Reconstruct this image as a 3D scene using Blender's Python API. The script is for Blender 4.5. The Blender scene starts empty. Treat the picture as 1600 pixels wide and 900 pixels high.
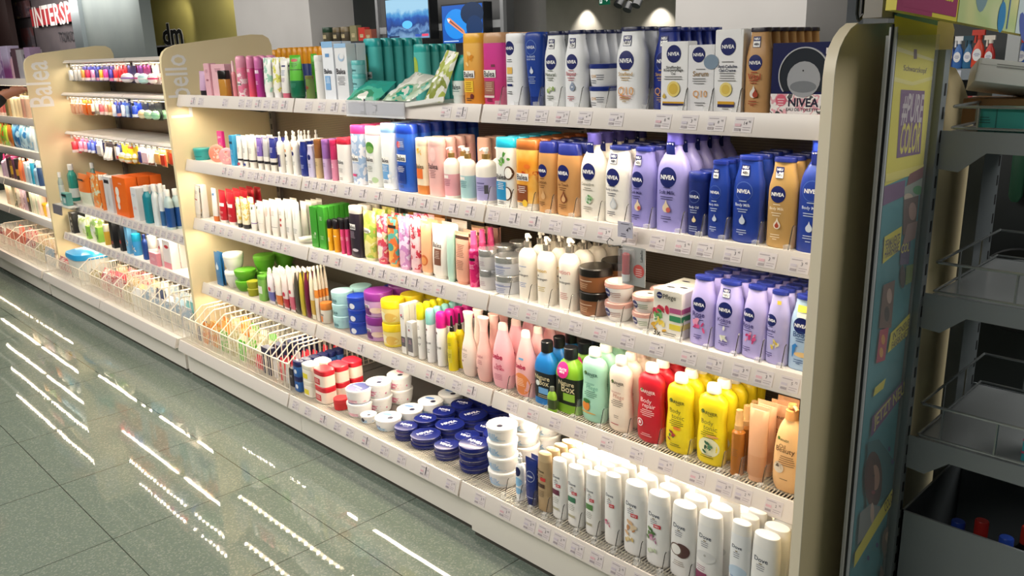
import bpy, bmesh, math, random
from mathutils import Vector, Matrix
random.seed(7)
SC = bpy.context.scene
COL = SC.collection

# ------------------------------------------------------------------ camera
EYE = Vector((0.0, 0.0, 1.42))
FPX = 1318.07
CAMR = Matrix(((0.70150409, -0.17209674, 0.69157409),
               (0.71208148, 0.20853815, -0.67041167),
               (-0.02884392, 0.96275363, 0.26883727)))
cam = bpy.data.cameras.new('camera'); cam.sensor_width = 36; cam.lens = FPX / 1600 * 36
cam.clip_start = 0.05
camo = bpy.data.objects.new('camera', cam); COL.objects.link(camo)
camo.matrix_world = Matrix.Translation(EYE) @ CAMR.to_4x4()
SC.camera = camo

# ------------------------------------------------------------------ view, world
SC.view_settings.view_transform = 'Standard'
SC.view_settings.look = 'None'
SC.view_settings.gamma = 1
SC.view_settings.use_curve_mapping = False
SC.view_settings.exposure = 0.0
wd = bpy.data.worlds.new('world'); SC.world = wd; wd.use_nodes = True
wd.node_tree.nodes['Background'].inputs[0].default_value = (1.0, 0.97, 0.92, 1)
wd.node_tree.nodes['Background'].inputs[1].default_value = 0.25

def area(name, loc, rot, sx, sy, power, col=(1, 0.9, 0.75), spread=180):
    l = bpy.data.lights.new(name, 'AREA'); l.shape = 'RECTANGLE'; l.size = sx; l.size_y = sy
    l.energy = power; l.color = col; l.spread = math.radians(spread)
    o = bpy.data.objects.new(name, l); COL.objects.link(o); o.location = loc; o.rotation_euler = rot
    return o
def spot(name, loc, target, power, size, col=(1, 0.93, 0.8), blend=.6):
    l = bpy.data.lights.new(name, 'SPOT'); l.energy = power; l.spot_size = math.radians(size)
    l.spot_blend = blend; l.color = col; l.shadow_soft_size = .05
    o = bpy.data.objects.new(name, l); COL.objects.link(o); o.location = loc
    o.rotation_euler = (Vector(target) - Vector(loc)).to_track_quat('-Z', 'Y').to_euler()
    return o
WARM = (1.0, 0.86, 0.66)
SHELF_W = 2.0            # watts of one shelf lamp
# added fill lights under the ceiling, brightening aisle, mall and store beyond
area('fill_light_aisle', (-4.2, -.4, 2.6), (math.radians(12), 0, 0), 5.0, 1.4, 120, (1, .95, .87))
area('fill_light_front', (-1.6, -.9, 2.6), (math.radians(25), 0, 0), 2.6, 1.0, 42, (1, .95, .88))
area('fill_light_store', (-6.0, 3.9, 2.6), (math.radians(25), 0, 0), 9.0, 1.6, 130, (1, .97, .92))
area('fill_light_back_aisle', (.7, 3.3, 2.6), (0, 0, 0), 1.2, 3.0, 66, (1, .96, .90))
area('fill_light_tills', (-14.5, 4.6, 2.6), (math.radians(40), 0, 0), 6.0, 1.2, 95, (1, .97, .92))
area('fill_light_mall', (-17.5, 4.1, 2.6), (math.radians(48), 0, 0), 4.0, .8, 32, (1, .93, .88))
area('fill_light_far', (-8.0, 13.0, 2.6), (0, 0, 0), 6.0, 4.0, 520, (1, .96, .90))

# ------------------------------------------------------------------ pixel -> place helpers
def xs(px, y, z):
    d = Vector((0, y, z)) - EYE
    q0 = CAMR.transposed() @ d; r = CAMR[0]; a = px - 800
    return (-a * q0[2] - FPX * q0[0]) / (FPX * r[0] + a * r[2])
def zs(py, x, y):
    d = Vector((x, y, 0)) - EYE
    q0 = CAMR.transposed() @ d; r = CAMR[2]; b = 450 - py
    return (-b * q0[2] - FPX * q0[1]) / (FPX * r[1] + b * r[2])

# ------------------------------------------------------------------ materials
def lin(c):
    if isinstance(c, str):
        c = c.lstrip('#'); c = c if len(c) == 6 else ''.join(q * 2 for q in c); c = tuple(int(c[i:i + 2], 16) / 255 for i in (0, 2, 4))
    return tuple(((x / 12.92) if x <= .04045 else ((x + .055) / 1.055) ** 2.4) for x in c[:3]) + (1,)
_m = {}
def mat(c, rough=.35, metal=0., emit=0., alpha=1., coat=0.):
    k = (c, rough, metal, emit, alpha, coat)
    if k in _m: return _m[k]
    m = bpy.data.materials.new('finish_' + str(c).lstrip('#')); m.use_nodes = True
    b = m.node_tree.nodes['Principled BSDF']; b.inputs['Base Color'].default_value = lin(c)
    b.inputs['Roughness'].default_value = rough; b.inputs['Metallic'].default_value = metal
    if emit:
        b.inputs['Emission Color'].default_value = lin(c); b.inputs['Emission Strength'].default_value = emit
    if alpha < 1: b.inputs['Alpha'].default_value = alpha
    if coat: b.inputs['Coat Weight'].default_value = coat
    _m[k] = m; return m
def pat(cols, scale=30, kind='noise', rough=.35, stretch=(1, 1, 1), hard=True):
    """printed pattern of several inks"""
    k = (tuple(cols), scale, kind, rough, stretch, hard)
    if k in _m: return _m[k]
    m = bpy.data.materials.new('printed_pattern'); m.use_nodes = True; nt = m.node_tree; b = nt.nodes['Principled BSDF']
    b.inputs['Roughness'].default_value = rough
    tc = nt.nodes.new('ShaderNodeTexCoord'); mp = nt.nodes.new('ShaderNodeMapping'); mp.inputs['Scale'].default_value = stretch
    nt.links.new(tc.outputs['Object'], mp.inputs['Vector'])
    if kind == 'noise':
        t = nt.nodes.new('ShaderNodeTexNoise'); t.inputs['Scale'].default_value = scale; t.inputs['Detail'].default_value = 2; o = t.outputs['Fac']
    elif kind == 'wave':
        t = nt.nodes.new('ShaderNodeTexWave'); t.inputs['Scale'].default_value = scale; t.inputs['Distortion'].default_value = 4; o = t.outputs['Fac']
    elif kind == 'lines':
        t = nt.nodes.new('ShaderNodeTexWave'); t.bands_direction = 'Z'; t.inputs['Scale'].default_value = scale; t.inputs['Distortion'].default_value = 0; o = t.outputs['Fac']
    else:
        t = nt.nodes.new('ShaderNodeTexVoronoi'); t.inputs['Scale'].default_value = scale; o = t.outputs['Distance']
    nt.links.new(mp.outputs['Vector'], t.inputs['Vector'])
    r = nt.nodes.new('ShaderNodeValToRGB'); e = r.color_ramp
    lo, hi = (.36, .64) if kind == 'noise' else (.1, .8)
    n = len(cols)
    while len(e.elements) < n: e.elements.new(.5)
    for i, c in enumerate(cols):
        e.elements[i].position = lo + (hi - lo) * i / max(1, n - 1); e.elements[i].color = lin(c)
    if hard: e.interpolation = 'CONSTANT'
    nt.links.new(o, r.inputs['Fac']); nt.links.new(r.outputs['Color'], b.inputs['Base Color'])
    _m[k] = m; return m
def grad(c0, c1, z0, z1, rough=.35):
    """print that runs from one ink into another up the pack"""
    k = ('grad', c0, c1, z0, z1, rough)
    if k in _m: return _m[k]
    m = bpy.data.materials.new('printed_fade'); m.use_nodes = True; nt = m.node_tree; b = nt.nodes['Principled BSDF']
    b.inputs['Roughness'].default_value = rough
    tc = nt.nodes.new('ShaderNodeTexCoord'); s = nt.nodes.new('ShaderNodeSeparateXYZ'); nt.links.new(tc.outputs['Object'], s.inputs[0])
    mr = nt.nodes.new('ShaderNodeMapRange'); mr.inputs[1].default_value = z0; mr.inputs[2].default_value = z1
    nt.links.new(s.outputs[2], mr.inputs[0])
    r = nt.nodes.new('ShaderNodeValToRGB'); r.color_ramp.elements[0].color = lin(c0); r.color_ramp.elements[1].color = lin(c1)
    nt.links.new(mr.outputs[0], r.inputs[0]); nt.links.new(r.outputs[0], b.inputs['Base Color'])
    _m[k] = m; return m
def clear(c='#ffffff', a=.18, rough=.05):
    return mat(c, rough, 0, 0, a)
def M(c, rough=.35):
    return c if isinstance(c, bpy.types.Material) else mat(c, rough)

# ------------------------------------------------------------------ text outlines
_tx = {}
def text_mesh(s, bold=.012):
    k = (s, bold)
    if k in _tx: return _tx[k]
    cu = bpy.data.curves.new('lettering', 'FONT'); cu.body = s; cu.resolution_u = 2; cu.offset = bold
    o = bpy.data.objects.new('lettering', cu); COL.objects.link(o)
    dg = bpy.context.evaluated_depsgraph_get(); me = o.evaluated_get(dg).to_mesh()
    v = [(p.co.x, p.co.y) for p in me.vertices]; f = [tuple(p.vertices) for p in me.polygons]
    o.evaluated_get(dg).to_mesh_clear(); bpy.data.objects.remove(o); bpy.data.curves.remove(cu)
    if v:
        x0 = min(a for a, b in v); x1 = max(a for a, b in v); y0 = min(b for a, b in v); y1 = max(b for a, b in v)
        v = [(a - (x0 + x1) / 2, b - (y0 + y1) / 2) for a, b in v]; size = (x1 - x0, y1 - y0)
    else: size = (1, 1)
    _tx[k] = (v, f, size); return _tx[k]

# ------------------------------------------------------------------ mesh builder
class MB:
    def __init__(s): s.v = []; s.f = []; s.mi = []; s.mats = []
    def m(s, c, rough=.35):
        c = M(c, rough)
        if c not in s.mats: s.mats.append(c)
        return s.mats.index(c)
    def add(s, vs, fs, c):
        o = len(s.v); s.v += [tuple(p) for p in vs]; i = s.m(c)
        for f in fs: s.f.append(tuple(o + a for a in f)); s.mi.append(i)
    def box(s, x0, x1, y0, y1, z0, z1, c):
        s.add([(x0, y0, z0), (x1, y0, z0), (x1, y1, z0), (x0, y1, z0), (x0, y0, z1), (x1, y0, z1), (x1, y1, z1), (x0, y1, z1)],
              [(3, 2, 1, 0), (4, 5, 6, 7), (0, 1, 5, 4), (1, 2, 6, 5), (2, 3, 7, 6), (3, 0, 4, 7)], c)
    def loft(s, rings, c, n=20, cap0=True, cap1=True):
        """rings of (z, hw, hd, e[, cx, cy]); c = one colour or a function of mid z"""
        o = len(s.v)
        for r in rings:
            z, hw, hd, e = r[:4]; cx, cy = (r[4], r[5]) if len(r) > 4 else (0, 0)
            for i in range(n):
                t = 2 * math.pi * (i + .5) / n; a, b = math.cos(t), math.sin(t)
                s.v.append((cx + hw * math.copysign(abs(a) ** (2 / e), a), cy + hd * math.copysign(abs(b) ** (2 / e), b), z))
        for k in range(len(rings) - 1):
            ci = s.m(c((rings[k][0] + rings[k + 1][0]) / 2) if callable(c) else c)
            for i in range(n):
                j = (i + 1) % n
                s.f.append((o + k * n + i, o + k * n + j, o + (k + 1) * n + j, o + (k + 1) * n + i)); s.mi.append(ci)
        if cap0: s.f.append(tuple(o + i for i in reversed(range(n)))); s.mi.append(s.m(c(rings[0][0]) if callable(c) else c))
        if cap1:
            k = (len(rings) - 1) * n; s.f.append(tuple(o + k + i for i in range(n))); s.mi.append(s.m(c(rings[-1][0]) if callable(c) else c))
    def cyl(s, x, y, z0, z1, r, c, n=14, r1=None):
        s.loft([(z0, r, r, 2, x, y), (z1, r if r1 is None else r1, r if r1 is None else r1, 2, x, y)], c, n)
    def tube(s, pts, r, c, n=6):
        pts = [Vector(p) for p in pts]; o = len(s.v); up = Vector((.13, .31, .94))
        for i, p in enumerate(pts):
            d = (pts[min(i + 1, len(pts) - 1)] - pts[max(i - 1, 0)]).normalized()
            u = d.cross(up)
            if u.length < .05: u = d.cross(Vector((1, 0, 0)))
            u.normalize(); w = d.cross(u)
            for k in range(n):
                t = 2 * math.pi * k / n; s.v.append(tuple(p + r * (math.cos(t) * u + math.sin(t) * w)))
        ci = s.m(c)
        for i in range(len(pts) - 1):
            for k in range(n):
                j = (k + 1) % n; s.f.append((o + i * n + k, o + i * n + j, o + (i + 1) * n + j, o + (i + 1) * n + k)); s.mi.append(ci)
        s.f.append(tuple(o + k for k in reversed(range(n)))); s.mi.append(ci)
        e = o + (len(pts) - 1) * n; s.f.append(tuple(e + k for k in range(n))); s.mi.append(ci)
    def prism(s, poly, f3, a0, a1, c):
        """outline poly [(u,v)] swept from a0 to a1; f3(u,v,a) -> xyz"""
        n = len(poly); s.add([f3(u, v, a0) for u, v in poly] + [f3(u, v, a1) for u, v in poly],
              [tuple(reversed(range(n))), tuple(range(n, 2 * n))] + [(i, (i + 1) % n, n + (i + 1) % n, n + i) for i in range(n)], c)
    def decal(s, specs, fmap, w, h):
        """flat printing laid on a surface; fmap(u metres, v metres, lift) -> xyz"""
        for li, d in enumerate(specs):
            t = d[0]; lift = .0003 + .00022 * li
            if t == 'T':
                _, st, cx, cz, wdt, c = d[:6]; v, f, sz = text_mesh(st, d[6] if len(d) > 6 else .012)
                k = wdt * w / sz[0]
                s.add([fmap(cx * w / 2 + a * k, cz * h + b * k, lift) for a, b in v], f, c)
            elif t == 'R':
                _, x0, z0, x1, z1, c = d; x0 *= w / 2; x1 *= w / 2; z0 *= h; z1 *= h
                nx = max(1, min(14, int(abs(x1 - x0) / .006))); nz = max(1, min(8, int(abs(z1 - z0) / .02)))
                s.add([fmap(x0 + (x1 - x0) * i / nx, z0 + (z1 - z0) * j / nz, lift) for j in range(nz + 1) for i in range(nx + 1)],
                      [(j * (nx + 1) + i, j * (nx + 1) + i + 1, (j + 1) * (nx + 1) + i + 1, (j + 1) * (nx + 1) + i) for j in range(nz) for i in range(nx)], c)
            elif t in 'DE':
                if t == 'D': _, cx, cz, r, c = d; ru = rv = r * w
                else: _, cx, cz, ru, rv, c = d; ru *= w; rv *= h
                n = 20; vs = [fmap(cx * w / 2, cz * h, lift)]
                for q in (.5, 1):
                    vs += [fmap(cx * w / 2 + q * ru * math.cos(6.2832 * i / n), cz * h + q * rv * math.sin(6.2832 * i / n), lift) for i in range(n)]
                s.add(vs, [(0, 1 + i, 1 + (i + 1) % n) for i in range(n)] + [(1 + i, 1 + n + i, 1 + n + (i + 1) % n, 1 + (i + 1) % n) for i in range(n)], c)
            elif t == 'O':
                _, cx, cz, r, c = d; n = 24; vs = []
                for q in (.93, 1):
                    vs += [fmap(cx * w / 2 + q * r * w * math.cos(6.2832 * i / n), cz * h + q * r * w * math.sin(6.2832 * i / n), lift) for i in range(n)]
                s.add(vs, [(i, n + i, n + (i + 1) % n, (i + 1) % n) for i in range(n)], c)
            elif t == 'L':
                _, cx, cz, wdt, n, c = d; rr = random.Random(int(cz * 997) + n)
                for i in range(n):
                    ww = wdt * w / 2 * rr.uniform(.6, 1); z = cz * h - i * .0052; u = cx * w / 2
                    k = 4
                    s.add([fmap(u - ww + 2 * ww * a / k, z + b, lift) for b in (0, .0016) for a in range(k + 1)],
                          [(a, a + 1, k + 2 + a, k + 1 + a) for a in range(k)], c)
            elif t == 'Q':
                _, cx, cz, r, c = d; r *= w; n = 16; vs = [fmap(cx * w / 2, cz * h, lift)]
                for i in range(n):
                    a = 6.2832 * i / n; q = 1 + (1.1 if i == n // 4 else .35 if abs(i - n // 4) == 1 else 0)
                    vs.append(fmap(cx * w / 2 + r * math.cos(a) * (1 if q == 1 else .75), cz * h + r * q * math.sin(a), lift))
                s.add(vs, [(0, 1 + i, 1 + (i + 1) % n) for i in range(n)], c)
            elif t == 'F':
                _, cx, cz, r, cols, seed = d; rr = random.Random(seed); r *= w
                for q in range(9):
                    a = rr.uniform(0, 6.28); g = rr.uniform(0, 1) ** .6 * r; pu = cx * w / 2 + g * math.cos(a); pv = cz * h + g * math.sin(a)
                    ang = rr.uniform(0, 6.28); ra = r * rr.uniform(.25, .5); rb = ra * rr.uniform(.3, .7); n = 10
                    vs = [fmap(pu, pv, lift + q * .00004)] + [fmap(pu + ra * math.cos(6.2832 * i / n) * math.cos(ang) - rb * math.sin(6.2832 * i / n) * math.sin(ang),
                          pv + ra * math.cos(6.2832 * i / n) * math.sin(ang) + rb * math.sin(6.2832 * i / n) * math.cos(ang), lift + q * .00004) for i in range(n)]
                    s.add(vs, [(0, 1 + i, 1 + (i + 1) % n) for i in range(n)], cols[q % len(cols)])
            elif t == 'P':
                _, pts, c = d; s.add([fmap(a * w / 2, b * h, lift) for a, b in pts], [tuple(range(len(pts)))], c)
    def mesh(s, name='m', smooth=True):
        me = bpy.data.meshes.new(name); me.from_pydata(s.v, [], s.f)
        for m in s.mats: me.materials.append(m)
        me.polygons.foreach_set('material_index', s.mi)
        if smooth:
            me.polygons.foreach_set('use_smooth', [True] * len(me.polygons))
            bm = bmesh.new(); bm.from_mesh(me)
            for e in bm.edges:
                if len(e.link_faces) == 2 and e.calc_face_angle(0) > .65: e.smooth = False
            bm.to_mesh(me); bm.free()
        me.update(); return me

# ------------------------------------------------------------------ object helpers
ALL = []
def tag(o, label, cat, group=None):
    o['label'] = label; o['category'] = cat
    if group: o['group'] = group
    ALL.append(o); return o
def obj(name, me, parent=None, label=None, loc=(0, 0, 0), rot=(0, 0, 0)):
    if isinstance(me, MB): me = me.mesh(name)
    o = bpy.data.objects.new(name, me); COL.objects.link(o); o.location = loc; o.rotation_euler = rot
    if parent: o.parent = parent
    if label: o['label'] = label
    return o
def root(name, label, cat, loc=(0, 0, 0), rot=(0, 0, 0), group=None):
    o = bpy.data.objects.new(name, None); COL.objects.link(o); o.location = loc; o.rotation_euler = rot
    o.empty_display_size = .05
    return tag(o, label, cat, group)
def struct(name, me, loc=(0, 0, 0)):
    o = obj(name, me, loc=loc); o['kind'] = 'structure'; return o
def put(parts, name, label, cat, loc, rot=(0, 0, 0), group=None):
    """set out one thing: an Empty and a mesh per part [(part, mesh, sub-parts)]"""
    r = root(name, label, cat, loc, rot, group)
    for p in parts:
        o = obj(p[0], p[1], r, p[3] if len(p) > 3 else None)
        for q in (p[2] if len(p) > 2 and p[2] else []): obj(q[0], q[1], o)
    return r
def copy_thing(r, loc, label, rot=None):
    c = r.copy(); COL.objects.link(c); c.location = loc; c['label'] = label; ALL.append(c)
    if rot: c.rotation_euler = rot
    for ch in r.children:
        d = ch.copy(); COL.objects.link(d); d.parent = c
        for g in ch.children:
            e = g.copy(); COL.objects.link(e); e.parent = d
    return c
# ================================================================== the room
CEIL = 2.75
def floor_material():
    m = bpy.data.materials.new('polished_terrazzo_tiles'); m.use_nodes = True; nt = m.node_tree; N = nt.nodes.new; L = nt.links.new
    b = nt.nodes['Principled BSDF']; tc = N('ShaderNodeTexCoord')
    sp = N('ShaderNodeSeparateXYZ'); L(tc.outputs['Object'], sp.inputs[0])
    def math_(op, a, v=None, w=None):
        n = N('ShaderNodeMath'); n.operation = op
        for i, q in enumerate((a, v, w)):
            if q is None: continue
            if isinstance(q, (int, float)): n.inputs[i].default_value = q
            else: L(q, n.inputs[i])
        return n.outputs[0]
    def joint(sock, off):
        f = math_('FRACT', math_('DIVIDE', math_('ADD', sock, off), .5))
        return math_('LESS_THAN', f, .006)
    j = math_('MAXIMUM', joint(sp.outputs[0], 20.05), joint(sp.outputs[1], 19.79))
    v = N('ShaderNodeTexVoronoi'); v.inputs['Scale'].default_value = 210; L(tc.outputs['Object'], v.inputs['Vector'])
    r = N('ShaderNodeValToRGB'); e = r.color_ramp; e.interpolation = 'CONSTANT'
    e.elements[0].color = lin('#69756d'); e.elements[1].position = .80; e.elements[1].color = lin('#7d857b')
    e.elements.new(.30).color = lin('#6c776d'); e.elements.new(.64).color = lin('#65716a'); e.elements.new(.72).color = lin('#707a70')
    s2 = N('ShaderNodeSeparateColor'); L(v.outputs['Color'], s2.inputs[0]); L(s2.outputs[0], r.inputs[0])
    n = N('ShaderNodeTexNoise'); n.inputs['Scale'].default_value = 1.6; n.inputs['Detail'].default_value = 5; L(tc.outputs['Object'], n.inputs['Vector'])
    mx = N('ShaderNodeMix'); mx.data_type = 'RGBA'; mx.blend_type = 'MULTIPLY'; mx.inputs[0].default_value = .35
    L(r.outputs[0], mx.inputs[6]); L(n.outputs['Color'], mx.inputs[7])
    m2 = N('ShaderNodeMix'); m2.data_type = 'RGBA'; L(j, m2.inputs[0]); L(r.outputs[0], m2.inputs[6]); m2.inputs[7].default_value = lin('#3a3f38')
    L(m2.outputs[2], b.inputs['Base Color'])
    b.inputs['Roughness'].default_value = .025; b.inputs['IOR'].default_value = 1.55
    bp = N('ShaderNodeBump'); bp.inputs['Strength'].default_value = .012; bp.inputs['Distance'].default_value = .02
    n2 = N('ShaderNodeTexNoise'); n2.inputs['Scale'].default_value = 5; L(tc.outputs['Object'], n2.inputs['Vector'])
    L(n2.outputs[0], bp.inputs['Height']); L(bp.outputs[0], b.inputs['Normal'])
    return m
def slab(name, x0, x1, y0, y1, z0, z1, m):
    b = MB(); b.box(x0, x1, y0, y1, z0, z1, m); return struct(name, b)
slab('floor', -46, 7, -4.2, 20, -.1, 0, floor_material())
slab('ceiling', -46, 7, -4.2, 20, CEIL, CEIL + .1, pat(['#8d8c86', '#94938d'], 3, hard=False, rough=.8))
wall_grey = pat(['#b7b3ab', '#bfbbb3'], 2, hard=False, rough=.75)
wall_blue = pat(['#8f9896', '#98a09d'], 2, hard=False, rough=.75)
wall_olive = pat(['#b3a85c', '#bab064'], 1.5, hard=False, rough=.7)
white_wall = pat(['#c4c0bd', '#cac6c3'], 2, hard=False, rough=.7)
slab('wall_back', -46, 7, 19, 19.2, 0, CEIL, wall_grey)
slab('wall_left', -46, -45.8, -4.2, 20, 0, CEIL, mat('#3a302c', .7))
slab('wall_front', -46, 7, -4.2, -4.0, 0, CEIL, mat('#8f8a80', .8))
slab('wall_right', 6.8, 7, -4, 19, 0, CEIL, mat('#9a968e', .8))
# far corner: a wall that comes forward from the back wall
xcn = xs(970, 19, 1.7); slab('wall_corner', xcn - .2, xcn, 11.0, 19, 0, CEIL, wall_grey)
spot('corner_washer', (xcn + .35, 17.6, 2.55), (xcn, 17.6, 1.7), 70, 95); spot('corner_washer', (xcn + 1.3, 18.65, 2.55), (xcn + 1.3, 19, 1.7), 70, 95)
# olive wall behind the tills, the blue grey wall left of it, the pale pillars
yo = 7.0
xo0, xo1 = xs(220, yo, 2), xs(368, yo, 2)
slab('wall_olive', xo0, xo1 + 1.0, yo, yo + .15, 0, CEIL, wall_olive)
slab('wall_entrance', xs(127, 4.6, 2), xs(220, 4.6, 2), 4.6, 4.75, 0, CEIL, wall_blue)
slab('trim_entrance', xs(114, 4.55, 2), xs(127, 4.55, 2), 4.54, 4.75, 0, CEIL, mat('#9aa3a6', .4, .3))
px0, px1 = xs(366, 5, 2), xs(482, 5, 2)
slab('pillar_till', px0, px1, 5.0, 5.55, 0, CEIL, white_wall)
slab('wall_till', xs(500, 6.5, 1.9), xs(592, 6.5, 1.9), 6.5, 6.6, 0, CEIL, mat('#84888a', .7))
slab('wall_screens', xs(588, 5.6, 1.9), xs(790, 5.6, 1.9), 5.6, 5.7, 0, CEIL, mat('#6f6f70', .7))
slab('wall_store', xs(784, 6.2, 1.9), xs(842, 6.2, 1.9), 6.2, 6.3, 0, CEIL, white_wall)
# two round-cornered white pillars in the store
for nm, a, b_, y, m in (('pillar_white', 1056, 1262, 4.6, white_wall), ('pillar_pale', 1263, 1303, 6.0, mat('#d3d8e2', .7)), ('pillar_grey', 1303, 1420, 7.5, mat('#a3a5a6', .7))):
    slab(nm, xs(a, y, 1.7), xs(b_, y, 1.7), y, y + .5, 0, CEIL, m)
# the dark shop across the mall and its red sign
slab('wall_mall', xs(-190, 5.4, 1.6), xs(135, 5.4, 1.6), 5.4, 5.5, 0, CEIL, pat(['#5c5356', '#635a5c', '#575054'], 1.2, hard=False, rough=.6))
slab('wall_mall_dark', xs(-260, 5.0, 1.6), xs(24, 5.0, 1.6), 5.0, 5.1, 0, CEIL, mat('#2a1512', .6))

def flat_map(y):  # printing on a wall facing the aisle
    return lambda u, v, l: (u, y - l, v)
b = MB(); y = 5.30; xa, xb = xs(53, y, 2), xs(127, y, 2); za, zb = zs(38, xs(80, y, 2), y), zs(10, xs(80, y, 2), y)
b.box(xa, xb + (xb - xa) * .5, y, y + .09, za, zb, mat('#b3262f', .4))
b2 = MB(); b2.decal([('T', 'INTERSPORT', 0, 0, 1, mat('#f5eee8', .4), .02)], lambda u, v, l: (xa + .14 + (xb - xa) * .62 + u, y - l, (za + zb) / 2 + v * (zb - za) * .55 / .19), (xb - xa) * 1.24, 1)
r = root('shop_sign', 'red shop sign with white capital lettering across the mall', 'sign')
obj('sign_panel', b, r); obj('sign_lettering', b2, r)
b = MB(); y = 5.37; xc = xs(106, y, 1.7); zc = zs(57, xc, y)
b.decal([('T', 'TOKIO', 0, 0, 1, mat('#2b2a2e', .5))], lambda u, v, l: (xc + u, y - l, zc + v), .75, 1)
tag(obj('wall_lettering', b), 'dark thin lettering on the wall under the red sign', 'lettering')
for i, (a, c, t, bt) in enumerate([(28, 50, 5, 30), (33, 48, 45, 78)]):
    y = 5.32; b = MB(); x0, x1 = xs(a, y, 2), xs(c, y, 2)
    b.box(x0, x1, y, y + .06, zs(bt, x0, y), zs(t, x0, y), pat(['#6c4a4c', '#80666a', '#5b4a55', '#b79a70'] if i == 0 else ['#6b3f3f', '#5c5358', '#51494f'], 5))
    tag(obj('poster', b), ['yellowish poster at the top of the dark mall wall', 'dim red patterned poster low on the dark mall wall'][i], 'poster')

# dm letters on the olive wall
b = MB(); y = yo - .05; xc = (xs(254, y, 1.9) + xs(285, y, 1.9)) / 2; wdm = xs(285, y, 1.9) - xs(254, y, 1.9); z0 = zs(70, xc, y); z1 = zs(36, xc, y)
v, f, sz = text_mesh('dm', .03)
kx = wdm / sz[0]; kz = (z1 - z0) / sz[1]
n = len(v)
b.add([(xc + a * kx, y, (z0 + z1) / 2 + c * kz) for a, c in v], f, mat('#0c0c0c', .95))
r = root('logo_letters', 'black lower case store letters on the olive wall', 'sign')
obj('letters', b, r)
b = MB(); v, f, sz = text_mesh('dm', .055); b.add([(xc + a * kx, y + .004, (z0 + z1) / 2 + c * kz) for a, c in v], f, mat('#f2f2ee', .4)); obj('white_outline', b, r)
spot('wall_washer', (xs(268, yo - .45, 2.4), yo - .45, 2.68), (xs(268, yo, 2), yo, 1.6), 26, 75)
spot('wall_washer', (xs(338, yo - .45, 2.4), yo - .45, 2.68), (xs(338, yo, 2), yo, 1.6), 26, 75)

# ------------------------------------------------------------------ ceiling lamps
def led_material(rows):
    """a strip of small round light points"""
    m = bpy.data.materials.new('led_points'); m.use_nodes = True; nt = m.node_tree; N = nt.nodes.new; L = nt.links.new
    b = nt.nodes['Principled BSDF']; b.inputs['Base Color'].default_value = lin('#a8a6a2'); b.inputs['Emission Color'].default_value = lin('#fff4e0')
    tc = N('ShaderNodeTexCoord'); sp = N('ShaderNodeSeparateXYZ'); L(tc.outputs['Object'], sp.inputs[0])
    def mt(op, a, v=None):
        n = N('ShaderNodeMath'); n.operation = op
        for i, q in enumerate((a, v)):
            if q is None: continue
            if isinstance(q, (int, float)): n.inputs[i].default_value = q
            else: L(q, n.inputs[i])
        return n.outputs[0]
    px = mt('SUBTRACT', mt('FRACT', mt('DIVIDE', mt('ADD', sp.outputs[0], 20.0), .058)), .5)
    yy = sp.outputs[1] if rows == 1 else mt('SUBTRACT', mt('ABSOLUTE', sp.outputs[1]), .010)
    d = mt('ADD', mt('POWER', mt('MULTIPLY', px, .058), 2), mt('POWER', yy, 2))
    L(mt('MULTIPLY', mt('LESS_THAN', d, .006 ** 2), LEDPOW), b.inputs['Emission Strength'])
    return m
LEDPOW = 4.0
LEDM = {1: led_material(1), 2: led_material(2)}
def led_line(y, x0, x1, rows, label):
    f = (1.42 + CEIL - .08) / 4.42; y *= f; x0 *= f; x1 *= f
    r = root('led_luminaire', label, 'lamp', ((x0 + x1) / 2, y, CEIL - .05), group='linear lamps on the ceiling')
    h = MB(); L = (x1 - x0) / 2; h.box(-L, L, -.025, .025, 0, .05, mat('#9a9a98', .4)); obj('housing', h, r)
    d = MB(); d.box(-L + .03, L - .03, -.02, .02, -.004, 0, LEDM[rows]); obj('led_strip', d.mesh('led_strip', False), r)
for y, x0, x1, n in [(2.9, -10.4, -7.55, 1), (2.6, -9.35, -7.8, 1), (2.42, -8.8, -7.0, 1), (3.35, -12.5, -8.4, 2), (3.66, -9.0, -5.5, 2), (3.1, -7.7, -6.0, 2),
                     (3.83, -14.1, -9.8, 2), (3.86, -16.7, -14.4, 2), (3.38, -16.8, -13.0, 2), (3.03, -15.1, -11.9, 2), (2.73, -13.8, -10.8, 2), (2.45, -12.0, -10.9, 1), (4.42, -10.8, -5.2, 1)]:
    pos = 'far' if x1 < -10 else 'near'
    led_line(y, x0, x1, n, f'linear ceiling lamp with {"double" if n == 2 else "single"} row of bright dots, mirrored in the floor')

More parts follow.
